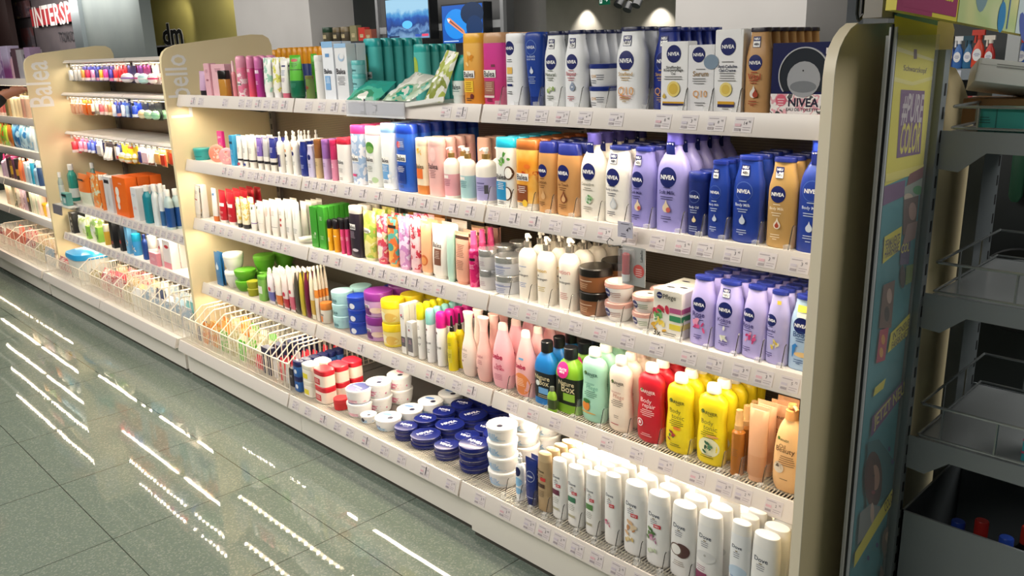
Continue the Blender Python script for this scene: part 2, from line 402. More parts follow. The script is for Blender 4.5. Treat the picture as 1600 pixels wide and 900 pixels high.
# ------------------------------------------------------------------ shop fixtures
CREAM = pat(['#e3d2a8', '#e6d6ae'], 4, hard=False, rough=.45)
STEEL = mat('#8e8b88', .4, .55); DARKSTEEL = mat('#3c3f42', .45, .3); WHITE = mat('#e6e1d8', .35); RAIL = mat('#e0d8d2', .28); WIRE = mat('#dcd5c6', .35)
RIB = pat(['#857c72', '#6f675f', '#a3998c'], 42, 'lines', .3); RIB.node_tree.nodes['Principled BSDF'].inputs['Metallic'].default_value = .55
def panel(name, label, x, front, zt, yb, zb, text=None, foot=.17):
    """upright end panel: an outline in y and z, 22 mm thick"""
    o = [(front + .005, foot), (front, zt - .08), (front + .004, zt - .045), (front + .016, zt - .022), (front + .036, zt - .006), (front + .08, zt + .008), (yb - .1, zb), (yb - .04, zb - .002), (yb - .012, zb - .018), (yb, zb - .05), (yb, foot)]
    r = root(name, label, 'panel', (x, front, 0))
    b = MB(); b.prism([(p[0] - front, p[1]) for p in o], lambda u, v, a: (a, u, v), -.022, 0, CREAM); obj('board', b, r)
    if text:
        b = MB(); b.decal([('T', text, 0, 0, 1, mat('#eceae8', .5), .012)], lambda u, v, l: (l + .0002, .062 - v * 1.45, zt - .168 + u), .27, 1)
        obj('lettering', b, r, 'pale vertical lettering')
    return r
def end_panel_right():
    fr = 1.523; o = [(fr, 0), (fr, 1.36), (fr + .004, 1.385), (fr + .014, 1.408), (fr + .03, 1.427), (fr + .052, 1.442), (fr + .08, 1.452), (2.08, 1.46), (2.1, 1.44), (2.1, 0)]
    r = root('end_panel', 'tall cream end panel closing the right end of the main shelf', 'panel', (-.713, fr, 0))
    b = MB(); b.prism([(p[0] - fr, p[1]) for p in o], lambda u, v, a: (a, u, v), -.022, 0, CREAM); obj('board', b, r)
    e = MB(); q = o[:7]; off = [(p[0] - .0035 * (1 if i < 4 else .6), p[1] + (0 if i < 2 else .0025)) for i, p in enumerate(q)]; e.prism([(p[0] - fr, p[1]) for p in off + q[::-1]], lambda u, v, a: (a, u, v), -.022, 0, mat('#e6dcc4', .4)); obj('edge_highlight', e, r)  # painted highlight: paler strip for the lit front edge
end_panel_right()
panel('end_panel', 'cream end panel with pale vertical lettering between main shelf and hanging rails', -3.747, 1.565, 1.487, 2.10, 1.535, 'Labello')
panel('end_panel', 'cream end panel with pale vertical lettering left of the hanging rails', -5.74, 1.575, 1.487, 2.10, 1.535, 'Balea')

# price tags: one mesh per printed price, set in the rails as sub-parts
def tag_mesh(price, pink):
    b = MB(); w, h = .044, .033
    b.box(-w / 2, w / 2, -.0012, 0, 0, h, mat('#d2cacb', .4))
    big, small = price.split('.')
    d = [('R', -.85, .80, .25, .86, mat('#a39aa0', .5)), ('T', big, .25, .60, .09 * len(big), mat('#4a464e', .5), .005), ('T', small, .66, .70, .13, mat('#4a464e', .5), .005),
         ('R', .0, .30, .85, .34, mat('#a79ca2', .5)), ('R', .0, .16, .75, .20, mat('#a79ca2', .5)),
         ('R', -.85, .10, -.2, .26, pat(['#8a8086', '#c6bdc0'], 900, 'wave', .5)), ('R', -.85, .38, -.2, .55, mat('#d2a9b2' if pink else '#c0b8c4', .5))]
    b.decal(d, lambda u, v, l: (u, -.0012 - l, v), w, h)
    return b.mesh('price_tag', False)
TAGS = {}
def get_tag(p, pink):
    if (p, pink) not in TAGS: TAGS[(p, pink)] = tag_mesh(p, pink)
    return TAGS[(p, pink)]
RAILROT = math.radians(-17)
SHELVES = {}
LAMPS = {}
NLED = 18
WORD = {1: 'top', 2: 'second', 3: 'third', 4: 'fourth', 5: 'bottom'}
def shelf(unit, lvl, bay, x0, x1, S, z, depth, label, wires=False, thin=0, lamp=SHELF_W, lampcol=WARM, rail=True, fascia=0, sh=.045):
    r = root('shelf', label, 'shelf', ((x0 + x1) / 2, S, z)); L = (x1 - x0) / 2 - .002
    b = MB()
    if wires:
        b.box(-L, L, .075, depth, -.028, -.006, STEEL)
        b.box(-L, L, .005, .02, -.028, -.006, STEEL)
    else: b.box(-L, L, .004, depth, -.028 + thin, -.004, WHITE)
    obj('board', b, r)
    if wires:
        w = MB(); k = int(2 * L / .009)
        for i in range(k + 1):
            xx = -L + .002 + i * (2 * L - .004) / k; w.tube([(xx, .006, -.0065), (xx, .09, -.0065)], .0018, WIRE, 4)
        w.tube([(-L, .045, -.010), (L, .045, -.010)], .0022, WIRE, 5)
        obj('wire_grid', w.mesh('wire_grid', False), r)
    if unit == 1 and lvl < 5:
        for xx in (-L + .002, L - .006):
            q = MB(); q.prism([(depth, -.029), (depth, -.10), (depth - .03, -.10), (.10, -.046), (.10, -.029)], lambda a, v, t: (t, a, v), xx, xx + .004, DARKSTEEL); obj('bracket', q, r)
    rl = MB()
    # tilted price rail: a plate with a lip at the top and a foot at the bottom
    s, c = math.sin(RAILROT), math.cos(RAILROT)
    pr = [(0, .002), (.004, .002), (.004, -.006), (.006, -sh), (-.013, -sh - .002), (-.013, -sh + .004)]
    rl.prism(pr, lambda u, v, a: (a, u, v), -L, L, RAIL); ro = obj('price_rail', rl, r)
    if lamp:
        e = MB(); e.box(-L + .02, L - .02, .022, .044, -.043 + thin, -.028 + thin, mat('#dedad2', .4)); lo = obj('lamp_channel', e, r)
        g = MB(); g.box(-L + .03, L - .03, .026, .040, -.0452 + thin, -.043 + thin, mat('#ffe9c4', .3, 0, 9.0)); obj('led_strip', g, lo)
        kk = (lamp, lampcol)
        if kk not in LAMPS:                      # one small light point; each strip carries a row of them
            q = bpy.data.lights.new('shelf_led', 'AREA'); q.shape = 'DISK'; q.size = .013; q.energy = lamp / NLED; q.color = lampcol; q.spread = math.radians(175); LAMPS[kk] = q
        if unit > 1 and lvl > 2 or (unit == 1 and lvl == 4 and bay < 2):
            a = area('shelf_lamp', (0, .022, -.052 + thin), (math.radians(-12), 0, 0), 2 * L - .08, .012, lamp, lampcol, 175); a.parent = r
        else:
          for i in range(NLED):
            a = bpy.data.objects.new('shelf_led', LAMPS[kk]); COL.objects.link(a); a.parent = r
            a.location = (-L + .05 + (2 * L - .10) * i / (NLED - 1), .022, -.052 + thin); a.rotation_euler = (math.radians(-12), 0, 0)
    SHELVES[(unit, lvl, bay)] = (r, ro, x0, x1, S, z, sh)
    return r
def price_tags(key, xlist, prices):
    r, ro, x0, x1, S, z, sh = SHELVES[key]
    last = -99
    for i, x in enumerate(sorted(xlist)):
        if x < x0 + .03 or x > x1 - .03 or x - last < .05: continue
        last = x
        p = prices[i % len(prices)]
        obj('price_tag', get_tag(p, (i * 7) % 3 == 0), ro, None, (x - (x0 + x1) / 2, -.0125, -sh + .006), (math.radians(-18), 0, 0))
S = 1.62
BAYS = [(-3.745, -2.765), (-2.76, -1.768), (-1.764, -.755)]
BN = ['left-hand', 'middle', 'right-hand']
LZ = {1: 1.282, 2: .999, 3: .732, 4: .427, 5: .18}
DF = 1.474
for lv in (1, 2, 3, 4):
    for bi, (a, c) in enumerate(BAYS):
        shelf(1, lv, bi, a, c, S, LZ[lv], .42, f'{WORD[lv]} shelf of the main display, {BN[bi]} bay, with price rail', wires=lv == 4,
              lamp=SHELF_W * (1.9 if (lv, bi) == (4, 2) else 1))
for bi, (a, c) in enumerate(BAYS):
    shelf(1, 5, bi, a, c, DF, LZ[5], .56, f'bottom shelf of the main display, {BN[bi]} bay, above the white plinth', wires=True, lamp=0)

def gondola(label, where, x0, x1, ups, ztop, n_plinth):
    r = root('gondola_frame', label, 'shelving', ((x0 + x1) / 2, 2.06, 0)); xm = (x0 + x1) / 2
    b = MB(); b.box(x0 - xm, x1 - xm, .0, .025, .0, ztop - .03, RIB); obj('back_panel', b, r)
    for u in ups:
        p = MB(); p.box(u - xm - .016, u - xm + .016, -.018, -.001, .17, ztop, STEEL)
        for k in range(int((ztop - .2) / .05)): p.box(u - xm - .004, u - xm + .004, -.0195, -.017, .2 + k * .05, .225 + k * .05, DARKSTEEL)
        obj('upright', p, r)
    k = n_plinth
    for i in range(k):
        a = x0 + (x1 - x0) * i / k - xm; c = x0 + (x1 - x0) * (i + 1) / k - xm; p = MB()
        f = -.56 if not (n_plinth == 3 and i == 2) else -.575
        p.box(a + .001, c - .001, f, -.03, .022, .148, WHITE)
        p.box(a + .001, c - .001, f + .012, -.04, .0, .022, mat('#4a463f', .6)); pr = root('plinth', f'white plinth under the {where}, {["left", "middle", "right"][i] if k == 3 else ["left", "right"][i]} section', 'plinth', (xm, 2.06, 0)); obj('board', p, pr)
gondola('steel shelving frame behind the main display', 'main display', -3.745, -.737, [-3.72, -2.762, -1.766, -.78], 1.30, 3)
gondola('steel shelving frame behind the hanging rails', 'hanging rails', -5.735, -3.772, [-5.70, -4.75, -3.80], 1.45, 2)
gondola('steel shelving frame at the far left behind the perfumes', 'far left shelves', -7.9, -5.765, [-7.8, -6.8, -5.80], 1.40, 2)
# ================================================================== products
NAVY = '#141f63'; BLUE = '#1c3fae'; WH = '#eeebe6'; CR = '#ece3d2'; LIL = '#a79fdc'; LIL2 = '#b9aee0'; GOLD = '#b98f55'; TAN = '#b99a70'
def crv(pts, sub=3):
    """smooth curve through (z, width, depth) keys"""
    out = []
    for i in range(len(pts) - 1):
        p0 = pts[max(i - 1, 0)]; p1 = pts[i]; p2 = pts[i + 1]; p3 = pts[min(i + 2, len(pts) - 1)]
        for k in range(sub):
            t = k / sub
            out.append(tuple(.5 * ((2 * b) + (-a + c) * t + (2 * a - 5 * b + 4 * c - d) * t * t + (-a + 3 * b - 3 * c + d) * t ** 3) for a, b, c, d in zip(p0, p1, p2, p3)))
    out.append(tuple(pts[-1])); return out
def p3(l): return [(q[0], q[1], q[2] if len(q) > 2 else q[1]) for q in l]
# body and cap outlines as fractions of height and half width / half depth
SHAPES = {
 'lotion': dict(k=.55, e=2.4, body=[(0, .9), (.012, .97), (.04, 1), (.30, 1), (.55, 1), (.67, .97), (.76, .87), (.84, .76), (.92, .70), (.952, .69)], cap=[(.952, .74, .82), (.99, .74, .82), (1, .71, .79)], ce=2.1),
 'lotioncap': dict(k=.55, e=2.5, body=[(0, .9), (.012, .97), (.04, 1), (.4, 1), (.65, .98), (.78, .94), (.85, .90)], cap=[(.85, .91), (.98, .86), (1, .80)], ce=2.4),
 'lotionpump': dict(k=.55, e=2.4, body=[(0, .9), (.012, .97), (.04, 1), (.5, 1), (.62, .95), (.70, .82), (.77, .60), (.82, .42), (.87, .38, .6)], cap=[(.87, .44, .72), (.97, .44, .72), (1, .50, .8)], ce=2.1),
 'shower': dict(k=.55, e=2.8, body=[(0, .93), (.01, .98), (.04, 1), (.4, 1), (.8, .98), (.86, .97)], cap=[(.86, .97), (.865, .99), (.985, .96), (1, .90)], ce=2.6),
 'dove': dict(k=.62, e=2.2, body=[(0, .9), (.01, .96), (.05, 1), (.4, 1), (.72, .97), (.87, .93)], cap=[(.87, .935), (.875, .93), (.98, .88), (.995, .84), (1, .76)], ce=2.2),
 'capdown': dict(k=.55, e=2.4, body=[(.14, .62), (.2, .66), (.4, .80), (.7, .97), (.88, 1.0), (.96, .96), (.99, .85), (1, .7)], cap=[(0, .60), (.01, .64), (.135, .64), (.14, .60)], ce=2.2),
 'garnier': dict(k=.52, e=2.3, body=[(0, .80), (.015, .88), (.06, .96), (.2, 1), (.38, .97), (.52, .90), (.66, .94), (.76, .95), (.83, .82), (.87, .55), (.895, .42, .6)], cap=[(.895, .45, .66), (.90, .46, .68), (.975, .44, .66), (1, .38, .56)], ce=2.1),
 'oilpump': dict(k=.55, e=2.2, body=[(0, .70), (.015, .80), (.10, .97), (.25, 1), (.5, .95), (.7, .75), (.80, .5), (.83, .36, .6)], cap=[(.83, .40, .66), (.93, .38, .64), (.935, .2, .34)], ce=2, pump=(.935, 1.0, .55)),
 'bebe': dict(k=.62, e=2.2, body=[(0, .76), (.015, .83), (.12, .97), (.28, 1), (.5, .93), (.7, .70), (.85, .47), (.90, .42)], cap=[(.90, .43), (.97, .41), (1, .30)], ce=2),
 'waist': dict(k=.62, e=2.2, body=[(0, .66), (.015, .76), (.15, .96), (.28, 1), (.45, .86), (.62, .56), (.76, .46), (.78, .45)], cap=[(.78, .47), (.84, .46), (.95, .60), (.99, .66), (1, .6)], ce=2),
 'pump': dict(k=.9, e=2.1, body=[(0, .92), (.01, .97), (.03, 1), (.4, 1), (.62, 1), (.70, .93), (.755, .70), (.785, .42), (.80, .38)], cap=[(.80, .42), (.89, .42), (.892, .2)], ce=2, pump=(.892, 1.0, .8)),
 'naturebox': dict(k=.62, e=3, body=[(0, .90), (.01, .97), (.04, 1), (.5, 1), (.60, .98), (.70, .85), (.78, .60), (.83, .40)], cap=[(.83, .44, .7), (.99, .44, .7), (1, .40, .64)], ce=2),
 'can': dict(k=1, e=2, body=[(0, .94), (.008, 1), (.02, 1), (.70, 1), (.715, .96)], cap=[(.715, .99), (.72, 1.0), (.90, 1.0), (.96, .92), (.99, .75), (1, .5)], ce=2),
 'cylinder': dict(k=1, e=2, body=[(0, .94), (.008, 1), (.02, 1), (.86, 1)], cap=[(.86, 1.0), (.865, 1.02), (.985, 1.02), (1, .95)], ce=2),
 'dropper': dict(k=.9, e=2.1, body=[(0, .92), (.01, .98), (.04, 1), (.55, 1), (.63, .94), (.69, .62), (.71, .42)], cap=[(.71, .46), (.79, .44), (.80, .30), (.97, .22), (1, .14)], ce=2),
 'mist': dict(k=1, e=2, body=[(0, .92), (.01, .98), (.04, 1), (.60, 1), (.66, .92), (.70, .62)], cap=[(.70, .66), (.77, .66), (.78, .58), (.90, .56), (.93, .50), (1, .48)], ce=2),
 'vaseline': dict(k=.75, e=3.6, body=[(0, .92), (.02, 1), (.66, 1), (.68, .96)], cap=[(.68, .99), (.70, 1.02), (.96, 1.02), (1, .94)], ce=3.4),
 'jar': dict(k=1, e=2, body=[(0, .90), (.03, .96), (.50, 1), (.66, 1)], cap=[(.66, 1.0), (.67, 1.02), (.96, 1.02), (1, .97)], ce=2),
 'bowljar': dict(k=1, e=2, body=[(0, .58), (.03, .66), (.3, .86), (.58, .96), (.74, .98)], cap=[(.74, 1.0), (.76, 1.02), (.95, 1.0), (1, .93)], ce=2),
 'widejar': dict(k=1, e=2, body=[(0, .80), (.03, .86), (.4, .95), (.80, .99)], cap=[(.80, 1.01), (.815, 1.03), (.96, 1.03), (1, .98)], ce=2),
 'mouthwash': dict(k=.6, e=2.8, body=[(0, .93), (.015, 1), (.6, 1), (.72, .9), (.80, .55), (.84, .42, .6)], cap=[(.84, .45, .68), (.99, .45, .68), (1, .40, .6)], ce=2),
}
def make_lofted(kind, w, h, o):
    sp = SHAPES[kind]; k = o.get('k', sp['k']); hw = w / 2; hd = hw * k; e = sp['e']
    bp = crv(p3(sp['body']), 3) if kind not in ('can', 'cylinder', 'vaseline', 'jar') else p3(sp['body'])
    bands = o.get('bands', [])
    zz = [q[0] for q in bp]
    for z0, z1, _ in bands:
        for z in (z0, z1):
            for dz in (-.0006, .0006):
                q = z + dz
                if zz[0] < q < zz[-1]:
                    for i in range(len(bp) - 1):
                        if bp[i][0] < q < bp[i + 1][0]:
                            t = (q - bp[i][0]) / (bp[i + 1][0] - bp[i][0])
                            bp.insert(i + 1, tuple(a + (b - a) * t for a, b in zip(bp[i], bp[i + 1]))); break
    def colour(z):
        f = z / h
        for z0, z1, c in bands:
            if z0 <= f <= z1: return M(c, o.get('gl', .35))
        return M(o['c'], o.get('gl', .35))
    n = o.get('n', 22)
    rings = [(q[0] * h, q[1] * hw, q[2] * hd, e) for q in bp]
    b = MB(); b.loft(rings, colour, n)
    parts = [('body', b.mesh('body'), [])]
    cp = p3(sp['cap']); ce = sp['ce']; c = MB()
    cr = [(q[0] * h, q[1] * hw, q[2] * hd, ce) for q in cp]
    c.loft(cr, M(o.get('cc', o['c']), o.get('cr', .3)), n)
    subs = []
    if 'pump' in sp:
        z0, z1, ln = sp['pump']; z0 *= h; z1 *= h; pm = MB(); s = w * .5
        pc = M(o.get('pc', o.get('cc', WH)), .3)
        pm.cyl(0, 0, z0, z0 + (z1 - z0) * .45, s * .17, pc, 10)
        pm.cyl(0, 0, z0 + (z1 - z0) * .42, z1, s * .27, pc, 12, s * .24)
        sg = o.get('aim', 1)
        pm.tube([(0, 0, z1 - s * .14), (sg * ln * .55 * s, -.2 * s, z1 - s * .10), (sg * ln * s, -.35 * s, z1 - s * .24)], s * .12, pc, 8)
        subs.append(('pump_head', pm.mesh('pump_head')))
    else:
        # seam line of the flip lid
        if kind in ('shower', 'dove', 'lotion') and not o.get('plain'):
            lp = MB(); za = (cp[0][0] + .003) * h; q = cp[1]
            lp.loft([(za, q[1] * hw * 1.004, q[2] * hd * 1.004, ce), (za + .0012, q[1] * hw * 1.004, q[2] * hd * 1.004, ce)], M(o.get('seam', o.get('cc', o['c'])), .5), n, False, False)
            subs.append(('lid_seam', lp.mesh('lid_seam')))
    nm = o.get('cn', 'cap')
    parts.append((nm, c.mesh(nm), subs))
    if o.get('collar'):
        q = sp['cap'][0]; cl = MB(); cl.cyl(0, 0, (q[0] - .075) * h, q[0] * h + .002, q[1] * hw * 1.12, M(o['collar'], .25), 16); parts.append(('collar', cl.mesh('collar'), []))
    allr = sorted(rings + cr)
    def surf(x, z):
        for i in range(len(allr) - 1):
            if allr[i][0] <= z <= allr[i + 1][0]:
                a, d = allr[i], allr[i + 1]; t = 0 if d[0] == a[0] else (z - a[0]) / (d[0] - a[0])
                W = a[1] + (d[1] - a[1]) * t; D = a[2] + (d[2] - a[2]) * t
                break
        else: W, D = allr[-1][1:3]
        return -D * (1 - min(abs(x) / max(W, 1e-5), 1) ** e) ** (1 / e)
    if o.get('p'):
        q = MB(); q.decal(o['p'], lambda u, v, l: (u, surf(u, v) - l * 1.6, v), w, h); parts.append(('label_print', q.mesh('label_print'), []))
    if o.get('lid'):
        q = MB(); R = cr[-1][1]; a = o.get('lidrot', 0); ca, sa = math.cos(a), math.sin(a)
        q.decal(o['lid'], lambda u, v, l: (u * ca - v * sa, u * sa + v * ca, h + l), 2 * R, 2 * R); parts.append(('lid_print', q.mesh('lid_print'), []))
    return parts, hd
def make_tube(w, h, o):
    """squeeze tube: stands on its cap, flattens to a crimped seam (up=False turns it seam up on a wide cap)"""
    k = o.get('k', .55); hw = w / 2; hd = hw * k; hc = o.get('hc', .14)
    cw = o.get('cw', .82)
    c = MB(); c.loft([(0, hw * cw * .95, hd * max(cw, .9) * .95, 2.1), (.004, hw * cw, hd * max(cw, .9), 2.1), (hc * h, hw * cw * .97, hd * .95, 2.1)], M(o.get('cc', o['c']), .3), 16)
    b = MB(); fl = o.get('flare', 1.06); bands = o.get('bands', [])
    prof = [(hc, .9, .95), (hc + .02, .97, 1), (.4, .99, .92), (.6, 1.0, .72), (.8, 1.02, .42), (.94, fl, .12), (.945, fl, .05), (1, fl, .05)]
    zs_ = sorted(set([q[0] for q in prof] + [z + d for z0, z1, _ in bands for z in (z0, z1) for d in (-.0008, .0008) if hc < z < 1]))
    rings = []
    for z in zs_:
        for i in range(len(prof) - 1):
            if prof[i][0] <= z <= prof[i + 1][0]:
                t = (z - prof[i][0]) / (prof[i + 1][0] - prof[i][0]); rings.append((z * h, hw * (prof[i][1] + (prof[i + 1][1] - prof[i][1]) * t), hd * (prof[i][2] + (prof[i + 1][2] - prof[i][2]) * t), 2.1)); break
    def colour(z):
        for z0, z1, cc in bands:
            if z0 <= z / h <= z1: return M(cc, .35)
        return M(o['c'], .35)
    b.loft(rings, colour, 18)
    def surf(x, z):
        for i in range(len(rings) - 1):
            if rings[i][0] <= z <= rings[i + 1][0]:
                a, d = rings[i], rings[i + 1]; t = (z - a[0]) / (d[0] - a[0]); W = a[1] + (d[1] - a[1]) * t; D = a[2] + (d[2] - a[2]) * t
                return -D * (1 - min(abs(x) / W, 1) ** 2.1) ** (1 / 2.1)
        return -hd
    parts = [('body', b.mesh('body'), []), ('cap', c.mesh('cap'), [])]
    if o.get('p'):
        q = MB(); q.decal(o['p'], lambda u, v, l: (u, surf(u, v) - l * 1.6, v), w, h); parts.append(('label_print', q.mesh('label_print'), []))
    return parts, hd
def make_box(w, h, o):
    k = o.get('k', .55); hw = w / 2; hd = hw * k; t = .0008; c = M(o['c'], .4)
    b = MB(); r = .0012
    b.loft([(0, hw - r, hd - r, 40), (r, hw, hd, 40), (h - r, hw, hd, 40), (h, hw - r, hd - r, 40)], c, 20)
    parts = [('carton', b.mesh('carton'), [])]
    f = MB(); f.box(-hw + .002, hw - .002, -hd + .001, hd - .0015, h, h + .0006, M(o.get('tc', o['c']), .4)); f.box(-hw + .006, hw - .006, -hd - .0004, -hd + .002, h - .012, h + .0005, M(o.get('tc', o['c']), .4))
    parts.append(('tuck_flap', f.mesh('tuck_flap'), []))
    d = o.get('p') or []
    q = MB()
    if d: q.decal(d, lambda u, v, l: (u, -hd - l - .0006, v), w, h)
    if q.v: parts.append(('front_print', q.mesh('front_print'), []))
    if o.get('side'):
        q = MB(); q.decal(o['side'], lambda u, v, l: (hw + l, u * k, v), w, h); parts.append(('side_print', q.mesh('side_print'), []))
    if o.get('top'):
        q = MB(); q.decal(o['top'], lambda u, v, l: (u, v * k, h + .0007 + l), w, w); parts.append(('top_print', q.mesh('top_print'), []))
    return parts, hd
def make_tin(w, h, o):
    R = w / 2; b = MB(); c = M(o['c'], .25)
    b.loft([(0, R * .95, R * .95, 2), (.003, R * .98, R * .98, 2), (h * .48, R * .98, R * .98, 2)], c, 28)
    l = MB(); rim = mat('#c9ccd2', .25, .8)
    l.loft([(h * .46, R, R, 2), (h * .50, R * 1.005, R * 1.005, 2)], rim, 28, True, False)
    l.loft([(h * .50, R, R, 2), (h * .90, R, R, 2), (h * .97, R * .97, R * .97, 2), (h, R * .90, R * .90, 2)], c, 28, False, True)
    parts = [('body', b.mesh('body'), []), ('lid', l.mesh('lid'), [])]
    q = MB(); a = o.get('lidrot', 0); ca, sa = math.cos(a), math.sin(a)
    q.decal(o['lid'], lambda u, v, lf: (u * ca - v * sa, u * sa + v * ca, h + lf), w * .9, w * .9); parts.append(('lid_print', q.mesh('lid_print'), []))
    return parts, R
def make_pouch(w, h, o):
    """thin sachet with crimped ends, leaning; also the carded tubes with a round hanging eye"""
    k = o.get('k', .3); hw = w / 2; hd = hw * k; b = MB(); bands = o.get('bands', [])
    pr = [(0, .98, .1), (.05, 1, .15), (.2, 1, .8), (.5, .98, 1), (.75, .9, .7), (.9, .6, .25), (.94, .5, .12), (1, .5, .12)] if o.get('pointed') else [(0, 1, .1), (.05, 1, .12), (.2, .98, .8), (.5, .97, 1), (.8, .98, .7), (.94, 1, .12), (1, 1, .1)]
    zz = sorted(set([q[0] for q in pr] + [z + d for z0, z1, _ in bands for z in (z0, z1) for d in (-.0008, .0008) if 0 < z < 1])); rings = []
    for z in zz:
        for i in range(len(pr) - 1):
            if pr[i][0] <= z <= pr[i + 1][0]:
                t = (z - pr[i][0]) / (pr[i + 1][0] - pr[i][0]); rings.append((z * h, hw * (pr[i][1] + (pr[i + 1][1] - pr[i][1]) * t), hd * (pr[i][2] + (pr[i + 1][2] - pr[i][2]) * t), 2.2)); break
    def colour(z):
        for z0, z1, cc in bands:
            if z0 <= z / h <= z1: return M(cc, o.get('gl', .3))
        return M(o['c'], o.get('gl', .3))
    b.loft(rings, colour, 16); parts = [('body', b.mesh('body'), [])]
    if o.get('eye'):
        q = MB(); n = 14; R = hw * .55; zc = h + R * .5
        q.prism([(R * math.cos(6.2832 * i / n), R * 1.25 * math.sin(6.2832 * i / n)) for i in range(n)], lambda u, v, a: (u, a, zc + v), -.002, .002, M(o['eye'], .35)); parts.append(('hang_tab', q.mesh('hang_tab'), []))
    if o.get('p'):
        q = MB(); q.decal(o['p'], lambda u, v, l: (u, -hd - l, v), w, h); parts.append(('label_print', q.mesh('label_print'), []))
    return parts, hd
def make_card(w, h, o):
    """carded article hung from a hook: backing card with punched top, clear blister and the article inside"""
    hw = w / 2; b = MB(); c = M(o['c'], .4)
    n = 8; hole = [(.16 * hw * math.cos(6.2832 * i / n), h * .93 + .16 * hw * math.sin(6.2832 * i / n)) for i in range(n)]
    b.prism([(-hw, 0), (hw, 0), (hw, h * .97), (hw * .8, h), (-hw * .8, h), (-hw, h * .97)], lambda u, v, a: (u, a, v), -.0007, .0007, c)
    q = MB(); q.decal([('R', -.9, .72, .9, .88, M(o.get('hc', o['c']), .4)), ('D', 0, .93, .10, mat('#3a3632', .6))], lambda u, v, l: (u, -.0009 - l, v), w, h)
    a = MB(); m = o.get('item', 'stick'); ic = M(o.get('ic', WH), .3); kc = M(o.get('kc', o.get('ic', WH)), .3)
    if m == 'stick':
        a.loft([(h * .06, hw * .42, hw * .42, 2, 0, -hw * .42), (h * .22, hw * .44, hw * .44, 2, 0, -hw * .42)], kc, 10)
        a.loft([(h * .22, hw * .40, hw * .40, 2, 0, -hw * .42), (h * .62, hw * .40, hw * .40, 2, 0, -hw * .42), (h * .68, hw * .3, hw * .3, 2, 0, -hw * .42)], ic, 10)
    elif m == 'round':
        a.loft([(h * .05, hw * .3, hw * .25, 2, 0, -hw * .5), (h * .12, hw * .8, hw * .45, 2, 0, -hw * .5), (h * .28, hw * .98, hw * .5, 2, 0, -hw * .5), (h * .42, hw * .82, hw * .45, 2, 0, -hw * .5), (h * .50, hw * .3, hw * .25, 2, 0, -hw * .5)], ic, 14)
        a.loft([(h * .24, hw * 1.0, hw * .52, 2, 0, -hw * .5), (h * .31, hw * 1.0, hw * .52, 2, 0, -hw * .5)], kc, 14)
    elif m == 'twin':
        for s in (-.45, .45):
            a.loft([(h * .06, hw * .36, hw * .3, 2, s * hw, -hw * .32), (h * .16, hw * .38, hw * .32, 2, s * hw, -hw * .32)], kc, 10)
            a.loft([(h * .16, hw * .36, hw * .3, 2, s * hw, -hw * .32), (h * .64, hw * .38, hw * .06, 2, s * hw, -hw * .1)], ic, 10)
    else:
        a.loft([(h * .05, hw * .85, .001, 8, 0, -.004), (h * .12, hw * .85, .005, 8, 0, -.006), (h * .62, hw * .85, .005, 8, 0, -.006), (h * .66, hw * .85, .001, 8, 0, -.004)], ic, 12)
    return [('card', b.mesh('card'), []), ('article', a.mesh('article'), []), ('card_print', q.mesh('card_print'), [])], max(hw * .9, .008)
def make(kind, w, h, o):
    if kind == 'tube': return make_tube(w, h, o)
    if kind == 'box': return make_box(w, h, o)
    if kind == 'tin': return make_tin(w, h, o)
    if kind == 'pouch': return make_pouch(w, h, o)
    if kind == 'card': return make_card(w, h, o)
    return make_lofted(kind, w, h, o)
TOPF = {'jar': .95, 'widejar': .95, 'bowljar': .95, 'tin': .9, 'vaseline': .95, 'box': .95, 'tube': 0, 'pouch': 0, 'pump': 0, 'oilpump': 0, 'mist': .2, 'dropper': .1, 'cylinder': .9, 'can': .5}
KK = {'tube': .55, 'box': .55, 'tin': 1, 'pouch': .3, 'card': .3}
KIND = {'lotioncap': ('lotion_bottle', 'bottle'), 'lotion': ('lotion_bottle', 'bottle'), 'lotionpump': ('lotion_bottle', 'bottle'), 'shower': ('shower_gel_bottle', 'bottle'), 'dove': ('lotion_bottle', 'bottle'), 'capdown': ('shower_lotion_bottle', 'bottle'),
        'garnier': ('body_milk_bottle', 'bottle'), 'oilpump': ('pump_bottle', 'bottle'), 'bebe': ('body_milk_bottle', 'bottle'), 'waist': ('body_milk_bottle', 'bottle'), 'pump': ('pump_bottle', 'bottle'), 'naturebox': ('lotion_bottle', 'bottle'),
        'can': ('spray_can', 'spray can'), 'cylinder': ('cosmetic_bottle', 'bottle'), 'dropper': ('oil_bottle', 'bottle'), 'mist': ('mist_spray_bottle', 'bottle'), 'vaseline': ('petroleum_jelly_jar', 'jar'), 'jar': ('cream_jar', 'jar'), 'bowljar': ('cream_jar', 'jar'),
        'widejar': ('cream_jar', 'jar'), 'mouthwash': ('mouthwash_bottle', 'bottle'), 'tube': ('cream_tube', 'tube'), 'box': ('carton', 'box'), 'tin': ('cream_tin', 'tin'), 'pouch': ('sachet', 'sachet'), 'card': ('carded_article', 'blister card')}
COLS = {}
ORD = ['front', 'second', 'third', 'fourth', 'fifth', 'sixth', 'seventh', 'eighth']
SHW = {1: 'top', 2: 'second', 3: 'third', 4: 'fourth', 5: 'bottom'}
def col(l, r, t, kind, deep, desc, **o): return [l, r, t, kind, deep, desc, o]
